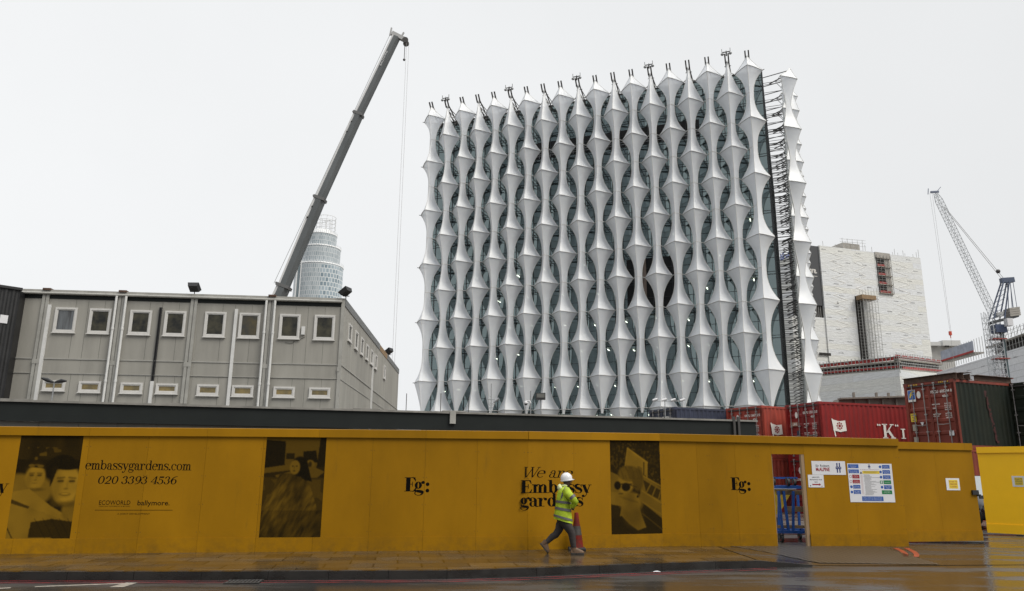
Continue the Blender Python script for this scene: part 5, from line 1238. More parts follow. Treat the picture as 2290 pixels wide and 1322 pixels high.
# ------------------------------------------------------------------ blue tower crane mast between the building and its side sails
def lattice(mb, a, b, w, n, r=.06, rd=None, up=(0, 0, 1), tri=False, taper=1.0):
    """square lattice truss from a to b"""
    a = Vector(a); b = Vector(b); d = (b - a).normalized(); u = Vector(up)
    if abs(d.dot(u)) > .98: u = Vector((0, 1, 0))
    x = d.cross(u).normalized(); y = x.cross(d).normalized(); rd = rd or r * .6
    cs = [(-1, -1), (1, -1), (1, 1), (-1, 1)] if not tri else [(-1, -1), (1, -1), (0, 1)]
    def pt(i, k): t_ = i / n; ww = w * (1 + (taper - 1) * t_) / 2; c_ = a.lerp(b, t_); return c_ + x * cs[k][0] * ww + y * cs[k][1] * ww
    m_ = len(cs)
    for k in range(m_): mb.tube(pt(0, k), pt(n, k), r, r, 5)
    for i in range(n):
        for k in range(m_):
            k2 = (k + 1) % m_; p, q = (pt(i, k), pt(i + 1, k2)) if i % 2 else (pt(i, k2), pt(i + 1, k)); mb.tube(p, q, rd, rd, 4, False); mb.tube(pt(i, k), pt(i, k2), rd, rd, 4, False)
BT = mat('crane_blue', (.06, .10, .32), .5)
p = aty(1765, 900, 290); r = empty('tower_crane_mast', (p.x, p.y, 0), 'blue lattice crane mast seen behind the side struts of the cube building', 'crane')
mb = MB(); top = aty(1762, 545, 290)
lattice(mb, (p.x - 2.2, p.y, 0), (p.x - 2.2, p.y, top.z), 2.2, 34, .22, .13); mb.build('mast', BT, r)
mb = MB(); lattice(mb, (p.x + 2.6, p.y, 0), (p.x + 2.6, p.y, top.z - 4), 2.2, 32, .22, .13); mb.build('mast', BT, r)
# white sheeted block with blue screens right behind it
r = empty('sheeted_block', (p.x, p.y + 40, 0), 'pale sheeted block glimpsed through the struts beside the cube building', 'building')
q0, q1 = aty(1700, 600, 335), aty(1800, 600, 335); mb = MB(); mb.box(q0.x, q1.x, 335, 345, 0, aty(1760, 575, 335).z); mb.build('wall', mat('pale_far_sheet', (.5, .52, .55), .8, var=.3, vscale=.1), r)
mb = MB(); mb.box(q0.x + 3, q1.x - 12, 334.4, 334.8, aty(1760, 660, 335).z, aty(1760, 580, 335).z); mb.build('debris_net', mat('blue_net', (.09, .10, .20), .8, var=.3, vscale=.4), r)

# ------------------------------------------------------------------ cylindrical glass tower far behind
TY = 540.0; tk = TY / 480
TG = brick_mat('tower_glass', (.27, .32, .35), (.40, .45, .48), (.56, .58, .59), 1.5, 3.3, .17, .25, 0.0, noise=.15)
TG2 = brick_mat('tower_glass_dark', (.18, .24, .28), (.38, .45, .5), (.62, .65, .66), 2.4, 3.3, .26, .25, 0.0, noise=.1)
tc_ = Vector((-126.5 * tk, TY, 0)); r = empty('glass_tower', tc_, 'pale cylindrical glass residential tower with stepped crown far behind the crane boom', 'tower')
def cyl(c, rad, z0, z1, m, nm, a0=0, a1=2 * math.pi, n=48, cap=True):
    mb = MB(); mb.lathe(c, [(rad, z0), (rad, z1)], n, a0, a1); 
    if cap: mb.lathe(c, [(rad, z1), (0, z1)], n, a0, a1, False)
    o = mb.build(nm, m, r); uv = o.data.uv_layers[0].data
    cl = Vector((c[0], c[1], 0)) - r.location
    for pl in o.data.polygons:
        an = []
        for li in pl.loop_indices:
            v = o.data.vertices[o.data.loops[li].vertex_index].co - cl; an.append(math.atan2(v.y, v.x))
        if max(an) - min(an) > 3: an = [x_ + 2 * math.pi if x_ < 0 else x_ for x_ in an]
        for li, a_ in zip(pl.loop_indices, an): uv[li].uv = (a_ * rad, o.data.vertices[o.data.loops[li].vertex_index].co.z)
    return o
z1, z2, z3, z4 = 149.7, 163.5, 174.0, 180.5
cyl(tc_, 16.9, 0, z1, TG, 'shaft'); cyl(tc_, 14.2, z1, z2, TG, 'shaft'); cyl(tc_, 10.8, z2, z3, TG, 'shaft')
cyl(tc_ + Vector((4.5, -3, 0)), 13.2, 0, z1 - 2, TG2, 'wing'); cyl(tc_ + Vector((-5.5, -2, 0)), 12.2, 0, z1 - 1, TG, 'wing')
mb = MB()
for z, rad in ((z1, 17.1), (z2, 14.4), (z3, 11.0)):
    mb.lathe(tc_, [(rad, z - .4), (rad, z + .5), (rad - .6, z + .5)], 48)
    for k in range(48): a_ = 2 * math.pi * k / 48; mb.bar(tc_ + Vector((rad * math.cos(a_), rad * math.sin(a_), z)), tc_ + Vector((rad * math.cos(a_), rad * math.sin(a_), z + 2.2)), .2)
zz = 400
while zz < z1: mb.lathe(tc_, [(17.05, zz), (17.15, zz + .5), (17.05, zz + .5)], 48); zz += 3.3
mb.build('rail_ring', mat('tower_white_metal', (.62, .63, .64), .5), r)
mb = MB(); 
for dx in (-13.2, -10.4): mb.box(tc_.x + dx, tc_.x + dx + .8, TY - 13.5 - abs(dx) * .05, TY - 10, 0, z1 + 1.5)
mb.build('fin', mat('tower_white_metal', (.62, .63, .64), .5), r)
mb = MB(); mb.box(tc_.x - 12.3, tc_.x - 10.5, TY - 13.4, TY - 10, 0, z1 - 2); mb.build('recess', mat('tower_recess', (.16, .2, .22), .5), r)
mb = MB(); mb.lathe(tc_, [(8.5, z3), (8.0, z4 - 3), (0, z4 - 3)], 24); mb.build('plant_room', mat('tower_white_metal', (.62, .63, .64), .5), r)
mb = MB()
for z in (z4 - 1, z4 + 2, z4 + 5, z4 + 8): 
    for k in range(20):
        a0, a1 = 2 * math.pi * k / 20, 2 * math.pi * (k + 1) / 20; c2 = tc_ + Vector((2.2, 0, 0)); mb.bar(c2 + Vector((7.2 * math.cos(a0), 7.2 * math.sin(a0), z)), c2 + Vector((7.2 * math.cos(a1), 7.2 * math.sin(a1), z)), .28)
for k in range(10): a_ = 2 * math.pi * k / 10; mb.bar(c2 + Vector((7.2 * math.cos(a_), 7.2 * math.sin(a_), z3)), c2 + Vector((7.2 * math.cos(a_), 7.2 * math.sin(a_), z4 + 8.3)), .25)
for dx in (-3, 0, 3): mb.bar(c2 + Vector((dx, 0, z3)), c2 + Vector((dx, 0, z4 + 7)), .5)
mb.bar(c2 + Vector((-3, 0, z4 + 4)), c2 + Vector((3, 0, z4 + 6)), .4); mb.bar(c2 + Vector((-3, 0, z4 + 6)), c2 + Vector((3, 0, z4 + 6)), .4)
mb.build('crown_cage', mat('tower_white_metal', (.62, .63, .64), .5), r)

# ------------------------------------------------------------------ telescopic mobile crane
BY = 60.0
b0, b1 = aty(622, 665, BY), aty(886, 84, BY); bd = (b1 - b0).normalized()
BG = mat('boom_grey', (.115, .125, .13), .38, var=.25, vscale=.8, stretch=(1, 1, .3)); BW_ = mat('boom_stripe', (.6, .6, .6), .45)
foot = b0 - bd * ((b0.z - 3.2) / bd.z); r = empty('mobile_crane', (foot.x, foot.y, 0), 'grey telescopic crane boom leaning steeply right above the office roof', 'crane')
side = -bd.cross(Vector((0, 1, 0))).normalized()   # points right/down in view
J = [foot, aty(635, 642, BY), aty(716, 446, BY), aty(802, 257, BY), b1]; Wd = [.97, .86, .76, .66]
dep = Vector((0, 1, 0))
for k in range(4):
    a_, b_ = J[k], J[k + 1]; w = Wd[k] / 2; mb = MB(); sec = []
    pts = [(-1, -.55), (-.45, -1), (.5, -1), (1, -.35), (1, .6), (.4, 1), (-.5, 1), (-1, .6)]
    vs = [c_ + side * (px_ * w) + dep * (py_ * w) for c_ in (a_ - bd * (.6 if k else 0), b_) for px_, py_ in pts]
    mb.add(vs, [(j, (j + 1) % 8, 8 + (j + 1) % 8, 8 + j) for j in range(8)] + [tuple(range(8))[::-1], tuple(range(8, 16))]); mb.build('boom_section', BG, r)
    mb = MB(); c_ = -w * .80; a2 = a_ + side * c_ - dep * (w * .82); b2 = b_ + side * c_ - dep * (w * .82); mb.bar(a2, b2, w * .42, .03, up=tuple(dep)); mb.build('boom_stripe', BW_, r)
    if k:
        mb = MB(); mb.bar(a_ - side * (w * 1.42), a_ + side * (w * 1.42), .34, .28, up=(0, 1, 0)) if 0 else mb.box8([a_ - side * w * 1.35 - dep * w * 1.2 - bd * .1, a_ + side * w * 1.25 - dep * w * 1.2 - bd * .1, a_ + side * w * 1.25 + dep * w * 1.2 - bd * .1, a_ - side * w * 1.35 + dep * w * 1.2 - bd * .1, a_ - side * w * 1.35 - dep * w * 1.2 + bd * .14, a_ + side * w * 1.25 - dep * w * 1.2 + bd * .14, a_ + side * w * 1.25 + dep * w * 1.2 + bd * .14, a_ - side * w * 1.35 + dep * w * 1.2 + bd * .14])
        mb.bar(a_ - side * w * 1.3, a_ - side * w * 1.9 + bd * .15, .1); mb.build('collar', mat('collar_metal', (.12, .12, .12), .5), r)
        mb = MB()
        for q in (.9, 1.9): 
            cc_ = a_ - bd * q * 1.0 - side * w * .55 - dep * w * 1.02; mb.ball(cc_, .09, 8)
        mb.build('bolt_hole', BLACK, r)
mb = MB(); tp_ = b1; mb.bar(tp_ - side * .5 + bd * .25, tp_ + side * .85 + bd * .05, .36, .38, up=(0, 1, 0)); mb.bar(tp_ - side * .6, tp_ - side * .75 + bd * .75, .12); mb.bar(tp_ + side * .35, tp_ + side * .45 + bd * .7, .12); mb.build('boom_head', mat('boom_head_grey', (.38, .38, .38), .5), r)
mb = MB(); hc_ = tp_ + side * .95 - bd * .1
vsx = []
for dy in (-.3, .3): mb.tube(hc_ + dep * (dy - .05), hc_ + dep * (dy + .05), .27, .27, 18)
mb.build('sheave', DSTEEL, r)
mb = MB(); fp = aty(861, 800, BY); ra = hc_ + side * .2
for dx in (-.10, .10): mb.tube((ra.x + dx, ra.y, ra.z), (ra.x + dx, ra.y, 2.5), .012, .012, 5)
mb.build('hoist_rope', mat('steel_rope', (.35, .35, .35), .5), r)
mb = MB(); mb.tube(ra + Vector((-.25, 0, 0)), ra + Vector((-.25, 0, -1.6)), .03); mb.ball(ra + Vector((-.25, 0, -1.7)), .12, 8); mb.build('weight_ball', DSTEEL, r)
mb = MB(); mb.tube(J[1] - side * .9, b1 - side * .62 + bd * .5, .02, .02, 5); mb.build('pendant_rope', mat('steel_rope', (.35, .35, .35), .5), r)
mb = MB(); o_ = Vector((foot.x, foot.y, 0)); mb.box(o_.x - 3, o_.x + 2, o_.y - 1.3, o_.y + 1.3, 1.5, 3.0); mb.box(o_.x - 6, o_.x + 6, o_.y - 1.4, o_.y + 1.4, .8, 1.45); mb.build('chassis', mat('crane_yellow', (.6, .4, .03), .5), r)
for dx in (-4.6, -3, 2.6, 4.2): mb = MB(); mb.tube((o_.x + dx, o_.y - 1.5, .62), (o_.x + dx, o_.y - 1.0, .62), .62, .62, 20); mb.build('wheel', RUBBER, r)
# boom lettering down the outer section
fbm = None
mb = MB(); q = b1 - bd * 3.2; 
class BF:
    def p(s, u, v, w=0): return q + bd * u - side * (v + .02) * 1.0 - dep * (.40 + w)
sans(BF(), 'BALDWINS', 0, .0, .16, .0, mb, width=1.5); mb.build('lettering', mat('boom_letter_white', (.6, .6, .6), .5), r)

# ------------------------------------------------------------------ shipping containers
def container(label, corner, d_end, L, H, z0, mend, mside, nm='shipping_container', doors=True, front=True, group=None, lay=None):
    """corner: plan point of the near top corner shared by end and side; d_end: unit plan vector along the end away from the corner; the side runs perpendicular, away from the viewer"""
    W_ = 2.44; de = Vector(d_end).normalized(); 
    ds = Vector((-de.y, de.x)); 
    if ds.y < 0 if abs(ds.y) > .2 else ds.x < 0: ds = -ds
    corner = Vector((corner[0], corner[1])); r = empty(nm, (corner.x, corner.y, z0), label, 'container', group)
    fe = Frame(corner + de * W_, corner, z0); 
    if fe.o.to_2d().dot(ds) > 0: fe = Frame(corner, corner + de * W_, z0)
    fs = Frame(corner, corner + ds * L, z0)
    if fs.o.to_2d().dot(de) > 0: fs = Frame(corner + ds * L, corner, z0)
    # frame posts and rails
    mb = MB(); pw = .13
    for f_, LL in ((fe, W_), (fs, L)):
        f_.box(mb, 0, pw, .0, H, -pw, 0); f_.box(mb, LL - pw, LL, .0, H, -pw, 0)
        f_.box(mb, pw, LL - pw, 0, .15, -.1, -.004); f_.box(mb, pw, LL - pw, H - .11, H - .005, -.1, -.004)
    mb.build('frame', mend if doors else mside, r)
    mb = MB()
    for p_ in (corner, corner + de * W_, corner + ds * L, corner + ds * L + de * W_):
        for zz in (.0, H - .13):
            c_ = p_ + de * (.085 if (p_ - corner).dot(de) < 1 else -.085) + ds * (.085 if (p_ - corner).dot(ds) < 1 else -.085)
            ax, ay = de * .095, ds * .095; P8 = []
            for z_ in (z0 + zz - .004, z0 + zz + .136):
                for sx, sy in ((-1, -1), (1, -1), (1, 1), (-1, 1)): q = c_ + ax * sx + ay * sy; P8.append((q.x, q.y, z_))
            mb.box8(P8)
    mb.build('corner_casting', mend, r)
    # corrugated long side
    mb = MB(); n = int(L / .278); st = (L - 2 * pw) / n; prof = [(0, -.012), (.26, -.012), (.5, -.048), (.76, -.048), (1.0, -.012)]
    for k in range(n):
        for (a_, wa), (b_, wb) in zip(prof, prof[1:]):
            u0, u1 = pw + (k + a_) * st, pw + (k + b_) * st; mb.quad(fs.p(u0, .15, wa), fs.p(u1, .15, wb), fs.p(u1, H - .11, wb), fs.p(u0, H - .11, wa))
    sw = mb.build('side_panel', mside, r)
    mb = MB(); q = [fs.p(0, H - .012, -.05), fs.p(L, H - .012, -.05), fs.p(L, H - .012, -W_ + .03), fs.p(0, H - .012, -W_ + .03)]; mb.quad(*q)
    far = Frame(fs.p(0, 0, -W_).to_2d(), fs.p(L, 0, -W_).to_2d(), z0); far.rect(mb, 0, L, .02, H - .02, .02); bk_ = Frame(fe.p(0, 0, -L).to_2d(), fe.p(W_, 0, -L).to_2d(), z0); bk_.rect(mb, 0, W_, .02, H - .02, .02); mb.build('roof', mside, r)
    if doors:
        for s_ in (0, 1):
            u0, u1 = (pw, W_ / 2 - .008) if s_ == 0 else (W_ / 2 + .008, W_ - pw); mb = MB(); nb = 5; v0, v1 = .16, H - .12; hh = (v1 - v0) / nb
            for k in range(nb):
                a_, b_ = v0 + k * hh, v0 + (k + 1) * hh
                pr_ = [(a_, -.03), (a_ + .05, -.03), (a_ + .09, -.058), (b_ - .09, -.058), (b_ - .05, -.03), (b_, -.03)]
                for (za, wa), (zb, wb) in zip(pr_, pr_[1:]): mb.quad(fe.p(u0 + .05, za, wa), fe.p(u1 - .05, za, wa), fe.p(u1 - .05, zb, wb), fe.p(u0 + .05, zb, wb))
            fe.box(mb, u0, u0 + .05, v0, v1, -.07, -.022); fe.box(mb, u1 - .05, u1, v0, v1, -.07, -.022)
            d = mb.build('door', mend, r)
            for q_ in (.26, .78):
                u = u0 + (u1 - u0) * q_; mb = MB(); mb.tube(fe.p(u, .06, .02), fe.p(u, H - .05, .02), .020, n=8)
                for zz in (.10, .75, 1.5, H - .3, H - .07): fe.box(mb, u - .055, u + .055, zz - .03, zz + .03, -.03, .035)
                mb.bar(fe.p(u, 1.05, .04), fe.p(u + (.3 if q_ < .5 else -.3), 1.03, .045), .03); rb = mb.build('locking_bar', mat('locking_bar_steel', (.33, .31, .30), .45, metal=.4, var=.4, vscale=4), r)
                # attach as sub-part of its door
                rb.parent = d
        mb = MB(); fe.box(mb, pw, W_ - pw, H - .17, H - .13, -.02, .006); mb.build('door_header', DSTEEL, r)
        mb = MB(); fe.box(mb, W_ / 2 - .012, W_ / 2 + .012, .16, H - .13, -.05, -.028); mb.build('door_seal', RUBBER, r)
    else:
        mb = MB(); fe.rect(mb, pw, W_ - pw, .1, H - .1, -.03); mb.build('end_panel', mend, r)
    return r, fe, fs
def dirv(a, b): d = (Vector(b) - Vector(a)); d = d.to_2d() if len(d) == 3 else d; return d.normalized()
DE = Vector((-math.cos(R(66.9)), math.sin(R(66.9))))  # from near corner back along the door end... rotated per container
def at2(x, y, z): return atz(x, y, z).to_2d()
DW = -.024
def letters(fe, rows, m, r, bold=0.0):
    mb = MB()
    for tx, u, v, h, w in rows: sans(fe, tx, u, v, h, DW + .03, mb, width=w, bold=bold)
    mb.build('lettering', m, r)
def data_block(fe, r, H, code1, code2, typ, u0=1.30):
    letters(fe, [(code1, u0, H - .52, .12, .36), (code2, u0 + .44, H - .52, .12, .56), (typ, u0 + .52, H - .72, .10, .28)], LETW, r, .02)
    rows = []
    for k, (a_, b_) in enumerate((('MAX. GROSS', '30,480 KG'), ('', '67,200 LB'), ('TARE', '3,900 KG'), ('', '8,600 LB'), (None, None), ('MAX. CARGO', '26,580 KG'), ('CU. CAP.', '76.2 CU.M'), ('', '2,690 CU.FT'))):
        if a_ is None: continue
        if a_: rows.append((a_, u0, H - 1.02 - k * .085, .05, .06 * len(a_) * .62))
        rows.append((b_, u0 + .58, H - 1.02 - k * .085, .05, .30))
    letters(fe, rows, LETW, r, .02)
def oval(fe, u, v, a, b, m, r, nm='decal'):
    mb = MB(); fe.poly(mb, [(u + a * math.cos(k * .3142), v + b * math.sin(k * .3142)) for k in range(20)], DW + .028); mb.build(nm, m, r)
def flag(f, u, v, s, r, w=.008):
    mb = MB(); mb.add([f.p(u - .06 * s, v + .5 * s, w), f.p(u, v + .5 * s, w), f.p(u + .12 * s, v - .25 * s, w), f.p(u + .06 * s, v - .25 * s, w)], [(3, 2, 1, 0)]); 
    f.poly(mb, [(u, v), (u + .35 * s, v - .06 * s), (u + .7 * s, v), (u + .66 * s, v + .44 * s), (u + .33 * s, v + .40 * s), (u - .02 * s, v + .47 * s)], w + .001); mb.build('flag_emblem', LETW, r)
    mb = MB(); c_ = (u + .34 * s, v + .2 * s)
    for k in range(8):
        a_ = k * math.pi / 4; f.poly(mb, [(c_[0] + .13 * s * math.cos(a_) + .045 * s * math.cos(j * 1.05), c_[1] + .13 * s * math.sin(a_) + .045 * s * math.sin(j * 1.05)) for j in range(6)], w + .003)
    f.poly(mb, [(c_[0] + .07 * s * math.cos(j * .7), c_[1] + .07 * s * math.sin(j * .7)) for j in range(9)], w + .003); mb.build('flag_emblem', RED, r)
# 1 red container with the big white K on its side
c1 = at2(1830.5, 898, 5.18); e1 = dirv(c1, at2(1745.7, 908.6, 5.18))
r, fe, fs = container('upper red container with a white flag emblem and large white K lettering on its side', c1, e1, 12.19, 2.59, 2.60, RED, RED)
oval(fe, .80, 2.05, .10, .15, LETW, r); data_block(fe, r, 2.59, 'KKFU', '133133 0', '4261')
mb = MB(); fe.rect(mb, .32, .86, 1.52, 1.72, DW + .026); mb.build('decal', mat('decal_brown', (.28, .14, .09), .5), r); letters(fe, [('K LINE', .36, 1.56, .12, .46)], LETW, r, .02)
mb = MB(); fe.rect(mb, .75, .98, .9, 1.3, DW + .026); mb.build('decal', NAVY, r)
flag(fs, .72, 1.25, 1.1, r)
mb = MB()
u = fs.px(1972, 950)[0]; vk = fs.px(1972, 980)[1]
K0 = vk; KH = fs.px(1972, 948)[1] - vk
def kp(pts, du=0): fs.poly(mb, [(u + du + x_ * KH, K0 + y_ * KH) for x_, y_ in pts], .006)
kp([(.12, 0), (.34, 0), (.34, 1), (.12, 1)]); kp([(0, 0), (.46, 0), (.46, .07), (0, .07)]); kp([(0, .93), (.46, .93), (.46, 1), (0, 1)]); kp([(.34, .42), (.42, .36), (.92, .95), (.82, .95)]); kp([(.70, .93), (1.05, .93), (1.05, 1), (.70, 1)]); kp([(.42, .5), (.60, .62), (1.02, .06), (.80, .06)]); kp([(.70, 0), (1.14, 0), (1.14, .07), (.70, .07)])
for q in (-.42, -.24, 1.18, 1.36): kp([(q, .86), (q + .1, .84), (q + .12, .94), (q + .04, 1.0), (q - .02, .95)])
kp([(0, 0), (.4, 0), (.4, .06), (0, .06)], 1.65 * KH); kp([(.12, .06), (.28, .06), (.28, .64), (.12, .64)], 1.65 * KH); kp([(0, .64), (.4, .64), (.4, .70), (0, .70)], 1.65 * KH)
mb.build('lettering', LETW, r)
r, fe, fs = container('lower red container seen through the doorway behind the blue trolleys', c1 + Vector((-.02, 0)), e1, 12.19, 2.59, 0.0, RED, RED)
oval(fe, .80, 2.0, .10, .15, LETW, r); data_block(fe, r, 2.59, 'KKFU', '143374 K', '4261'); letters(fe, [('K LINE', .40, 1.52, .12, .46)], LETW, r, .02)
# 2 brown red / dark green high cube
c2 = at2(2130.6, 847.4, 5.8); e2 = dirv(c2, at2(2020, 860.7, 5.8))
r, fe, fs = container('high stacked container with brick red doors, dark green side and rusty beams on top', c2, e2, 12.19, 2.9, 2.90, BRED, DGRN)
oval(fe, .72, 2.38, .10, .16, LETW, r); data_block(fe, r, 2.9, 'FSCU', '605344 0', '4561', 1.33)
mb = MB(); fe.rect(mb, .17, .55, 2.10, 2.62, DW + .026); mb.build('decal', LETW, r); mb = MB(); fe.rect(mb, .19, .53, 2.2, 2.6, DW + .029); mb.build('decal', mat('decal_blue', (.03, .11, .38), .5), r)
mb = MB(); fe.poly(mb, [(.24, 2.26), (.30, 2.27), (.33, 2.36), (.44, 2.40), (.48, 2.45), (.34, 2.42), (.37, 2.48), (.50, 2.52), (.52, 2.57), (.34, 2.53), (.28, 2.44)], DW + .032); mb.build('decal', SYEL, r)
mb = MB(); fe.rect(mb, .2, .47, 1.22, 1.58, DW + .026); mb.build('decal', SYEL, r); letters(fe, [('CAUTION', .22, 1.49, .06, .22), ('9.6', .28, 1.37, .07, .1), ('HIGH', .27, 1.26, .06, .14)], SINK, r, .02)
mb = MB(); fe.poly(mb, [(.66, 1.18), (.74, .98), (.82, 1.18)], DW + .026); fe.rect(mb, 1.98, 2.2, .55, .75, DW + .026); mb.build('decal', WHT, r)
mb = MB(); fe.rect(mb, .24, .46, .82, 1.1, DW + .026); fe.rect(mb, .24, .46, .25, .55, DW + .026); mb.build('decal', mat('decal_grey', (.3, .27, .22), .5), r)
mb = MB()
for u0 in (.25, 1.75):
    for k in range(6): fe.poly(mb, [(u0 + k * .08, 2.80), (u0 + k * .08 + .035, 2.80), (u0 + k * .08 + .06, 2.86), (u0 + k * .08 + .025, 2.86)], .004)
mb.build('hazard_stripe', SYEL, r)
mb = MB(); rr_ = random.Random(8)
for k in range(26):
    v_ = 2.5 - k * .085; u_ = 1.9 + .014 * k + rr_.uniform(-.05, .05); fs.rect(mb, u_, u_ + rr_.uniform(.04, .16), v_ - .1, v_, -.009)
mb.build('paint_streak', mat('red_paint_streak', (.045, .008, .007), .6), r)
r, fe, fs = container('lower red container under the dark green sided one beside the gates', c2, e2, 12.19, 2.89, 0.0, BRED, BRED)
for k, (a_, b_) in enumerate((((2026, 862), (2133, 838)), ((2040, 852), (2136, 835)), ((2058, 846), (2140, 832)))):
    pa, pb = at2(*a_, 5.95), at2(*b_, 5.95); off_ = Vector((-e2.y, e2.x)); off_ = off_ if off_.y > 0 else -off_
    q0 = c2 + e2 * 2.5 + off_ * (.12 + k * .42); q1 = c2 + e2 * (-.1) + off_ * (.12 + k * .42); zb = 5.80 + .14; 
    rr = empty('steel_beam', (q0.x, q0.y, 5.8), ('front one', 'middle one', 'rear one')[k] + ' of the short rusty steel beams across the top of the dark container', 'beam', 'rusty beams on the container')
    mb = MB()
    for dz, hh, ww in ((-.12, .02, .22), (.12 + .03 * k, .02, .22), (0, .24, .02)): mb.bar((q0.x, q0.y, zb + dz), (q1.x, q1.y, zb + dz), ww, hh)
    mb.build('web', RUST, rr)
q0 = c2 + e2 * .15 + off_ * 1.55; q1 = q0 + off_ * 2.4; rr = empty('steel_beam', (q0.x, q0.y, 5.8), 'long rusty beam lying lengthwise on the dark container', 'beam', 'rusty beams on the container')
mb = MB(); 
for dz, hh, ww in ((-.12, .02, .3), (.12, .02, .3), (0, .24, .02)): mb.bar((q0.x, q0.y, 5.94 + dz), (q1.x, q1.y, 5.94 + dz), ww, hh)
mb.build('web', RUST, rr)
# 3 dark green container at the right edge, its ribbed doors facing the street
pa, pb = at2(2189.6, 864.6, 5.8), at2(2290, 854, 5.8); d3 = dirv(pb, pa); c3 = pa - d3 * 2.44
r, fe, fs = container('plain dark green container with ribbed doors at the right edge', c3, d3, 12.19, 2.9, 2.90, DGRN, DGRN)
r, fe, fs = container('lower dark container at the right edge behind the bright gate', c3, d3, 12.19, 2.89, 0.0, DGRN, DGRN)
# 4 orange red, 5 bright red, 6 navy further left
c4 = at2(1702.7, 907, 5.18); e4 = dirv(c4, at2(1629.6, 914, 5.18))
r, fe, fs = container('faded orange red container with a white flag emblem left of the bright red one', c4, e4, 12.19, 2.59, 2.60, ORED, ORED)
oval(fe, .8, 2.05, .1, .15, LETW, r); data_block(fe, r, 2.59, 'KKFU', '166772 0', '4261'); flag(fs, .62, 1.2, 1.1, r)
r, fe, fs = container('lower faded red container mostly hidden by the hoarding', c4, e4, 12.19, 2.59, 0, ORED, ORED)
c5 = at2(1628, 916, 5.18); e5 = dirv(c5, at2(1548, 922.8, 5.18))
r, fe, fs = container('bright red container end between the navy and the orange red containers', c5, e5, 12.19, 2.59, 2.60, RED, RED); data_block(fe, r, 2.59, 'KKFU', '130003 3', '4261')
r, fe, fs = container('lower red container hidden behind the dark low cabin', c5, e5, 12.19, 2.59, 0, RED, RED)
c6 = at2(1508, 910.6, 5.18); e6 = dirv(c6, at2(1457, 917.5, 5.18))
r, fe, fs = container('dark blue container with white marks just above the low cabin roof', c6, e6, 6.06, 2.59, 2.60, NAVY, NAVY)
letters(fe, [('SUDU', 1.3, 1.95, .2, .8), ('22G1', 1.5, 1.7, .12, .5)], LETW, r, .03)
r, fe, fs = container('lower dark blue container hidden behind the low cabin', c6, e6, 6.06, 2.59, 0, NAVY, NAVY)

# beige steel girder behind the red container
ga_, gb_ = aty(1858, 900, 50), aty(2040, 890, 50); r = empty('steel_girder', ga_, 'dusty beige steel girder lying behind the red container stack', 'girder')
GBE = mat('girder_beige', (.20, .175, .15), .7, var=.3, vscale=2); mb = MB(); za = aty(1900, 893, 50).z
mb.box8([(ga_.x - 1.2, 50, 3), (gb_.x, 50, 3), (gb_.x, 51, 3), (ga_.x - 1.2, 51, 3), (ga_.x + .6, 50, za), (gb_.x, 50, za + .2), (gb_.x, 51, za + .2), (ga_.x + .6, 51, za)])
mb.build('web', GBE, r); mb = MB(); mb.bar((ga_.x + .5, 49.8, za), (gb_.x, 49.8, za + .2), .6, .1)
for k in range(5): mb.box(ga_.x + 1.5 + k * .9, ga_.x + 1.6 + k * .9, 49.8, 50, 3, za)
for xx in (1.5, 3.0, 3.8): mb.box(ga_.x + xx, ga_.x + xx + .1, 49.9, 50.1, za, za + .45)
mb.build('flange', GBE, r)

# ------------------------------------------------------------------ sheeted apartment block under scaffold
SHEET = bpy.data.materials.new('scaffold_sheeting'); SHEET.use_nodes = True; t = SHEET.node_tree; b = t.nodes['Principled BSDF']; b.inputs['Roughness'].default_value = .5
co = N(t, 'ShaderNodeTexCoord'); mp = N(t, 'ShaderNodeMapping'); t.links.new(co.outputs['UV'], mp.inputs[0])
nd = N(t, 'ShaderNodeTexNoise', Scale=.25, Detail=3.0); t.links.new(mp.outputs[0], nd.inputs['Vector'])
va = N(t, 'ShaderNodeVectorMath', operation='MULTIPLY_ADD'); t.links.new(nd.outputs['Color'], va.inputs[0]); va.inputs[1].default_value = (.0, .7, 0); t.links.new(mp.outputs[0], va.inputs[2])
br = N(t, 'ShaderNodeTexBrick'); t.links.new(va.outputs[0], br.inputs['Vector']); br.inputs['Scale'].default_value = 1; br.inputs['Brick Width'].default_value = 26; br.inputs['Row Height'].default_value = 1.9; br.inputs['Mortar Size'].default_value = .06; br.inputs['Mortar Smooth'].default_value = .6
br.inputs['Color1'].default_value = (.68, .68, .64, 1); br.inputs['Color2'].default_value = (.67, .69, .72, 1); br.inputs['Mortar'].default_value = (.52, .52, .51, 1)
n1 = N(t, 'ShaderNodeTexNoise', Scale=.9, Detail=7.0, Roughness=.7); mp1 = N(t, 'ShaderNodeMapping'); mp1.inputs['Scale'].default_value = (.6, 2.2, 1); t.links.new(co.outputs['UV'], mp1.inputs[0]); t.links.new(mp1.outputs[0], n1.inputs['Vector'])
rm = N(t, 'ShaderNodeMapRange'); rm.inputs[1].default_value = .3; rm.inputs[2].default_value = .7; rm.inputs[3].default_value = .82; rm.inputs[4].default_value = 1.03; t.links.new(n1.outputs[0], rm.inputs[0])
mx = N(t, 'ShaderNodeMix', data_type='RGBA', blend_type='MULTIPLY'); mx.inputs[0].default_value = 1; t.links.new(br.outputs[0], mx.inputs[6]); t.links.new(rm.outputs[0], mx.inputs[7]); t.links.new(mx.outputs[2], b.inputs['Base Color'])
bp = N(t, 'ShaderNodeBump', Strength=.4, Distance=.4); t.links.new(n1.outputs[0], bp.inputs['Height']); t.links.new(bp.outputs[0], b.inputs['Normal'])
ZS = 76.0
S0, S1 = atz(1832, 548.5, ZS), atz(2058, 577, ZS); fS = Frame(S0.to_2d(), S1.to_2d()); 
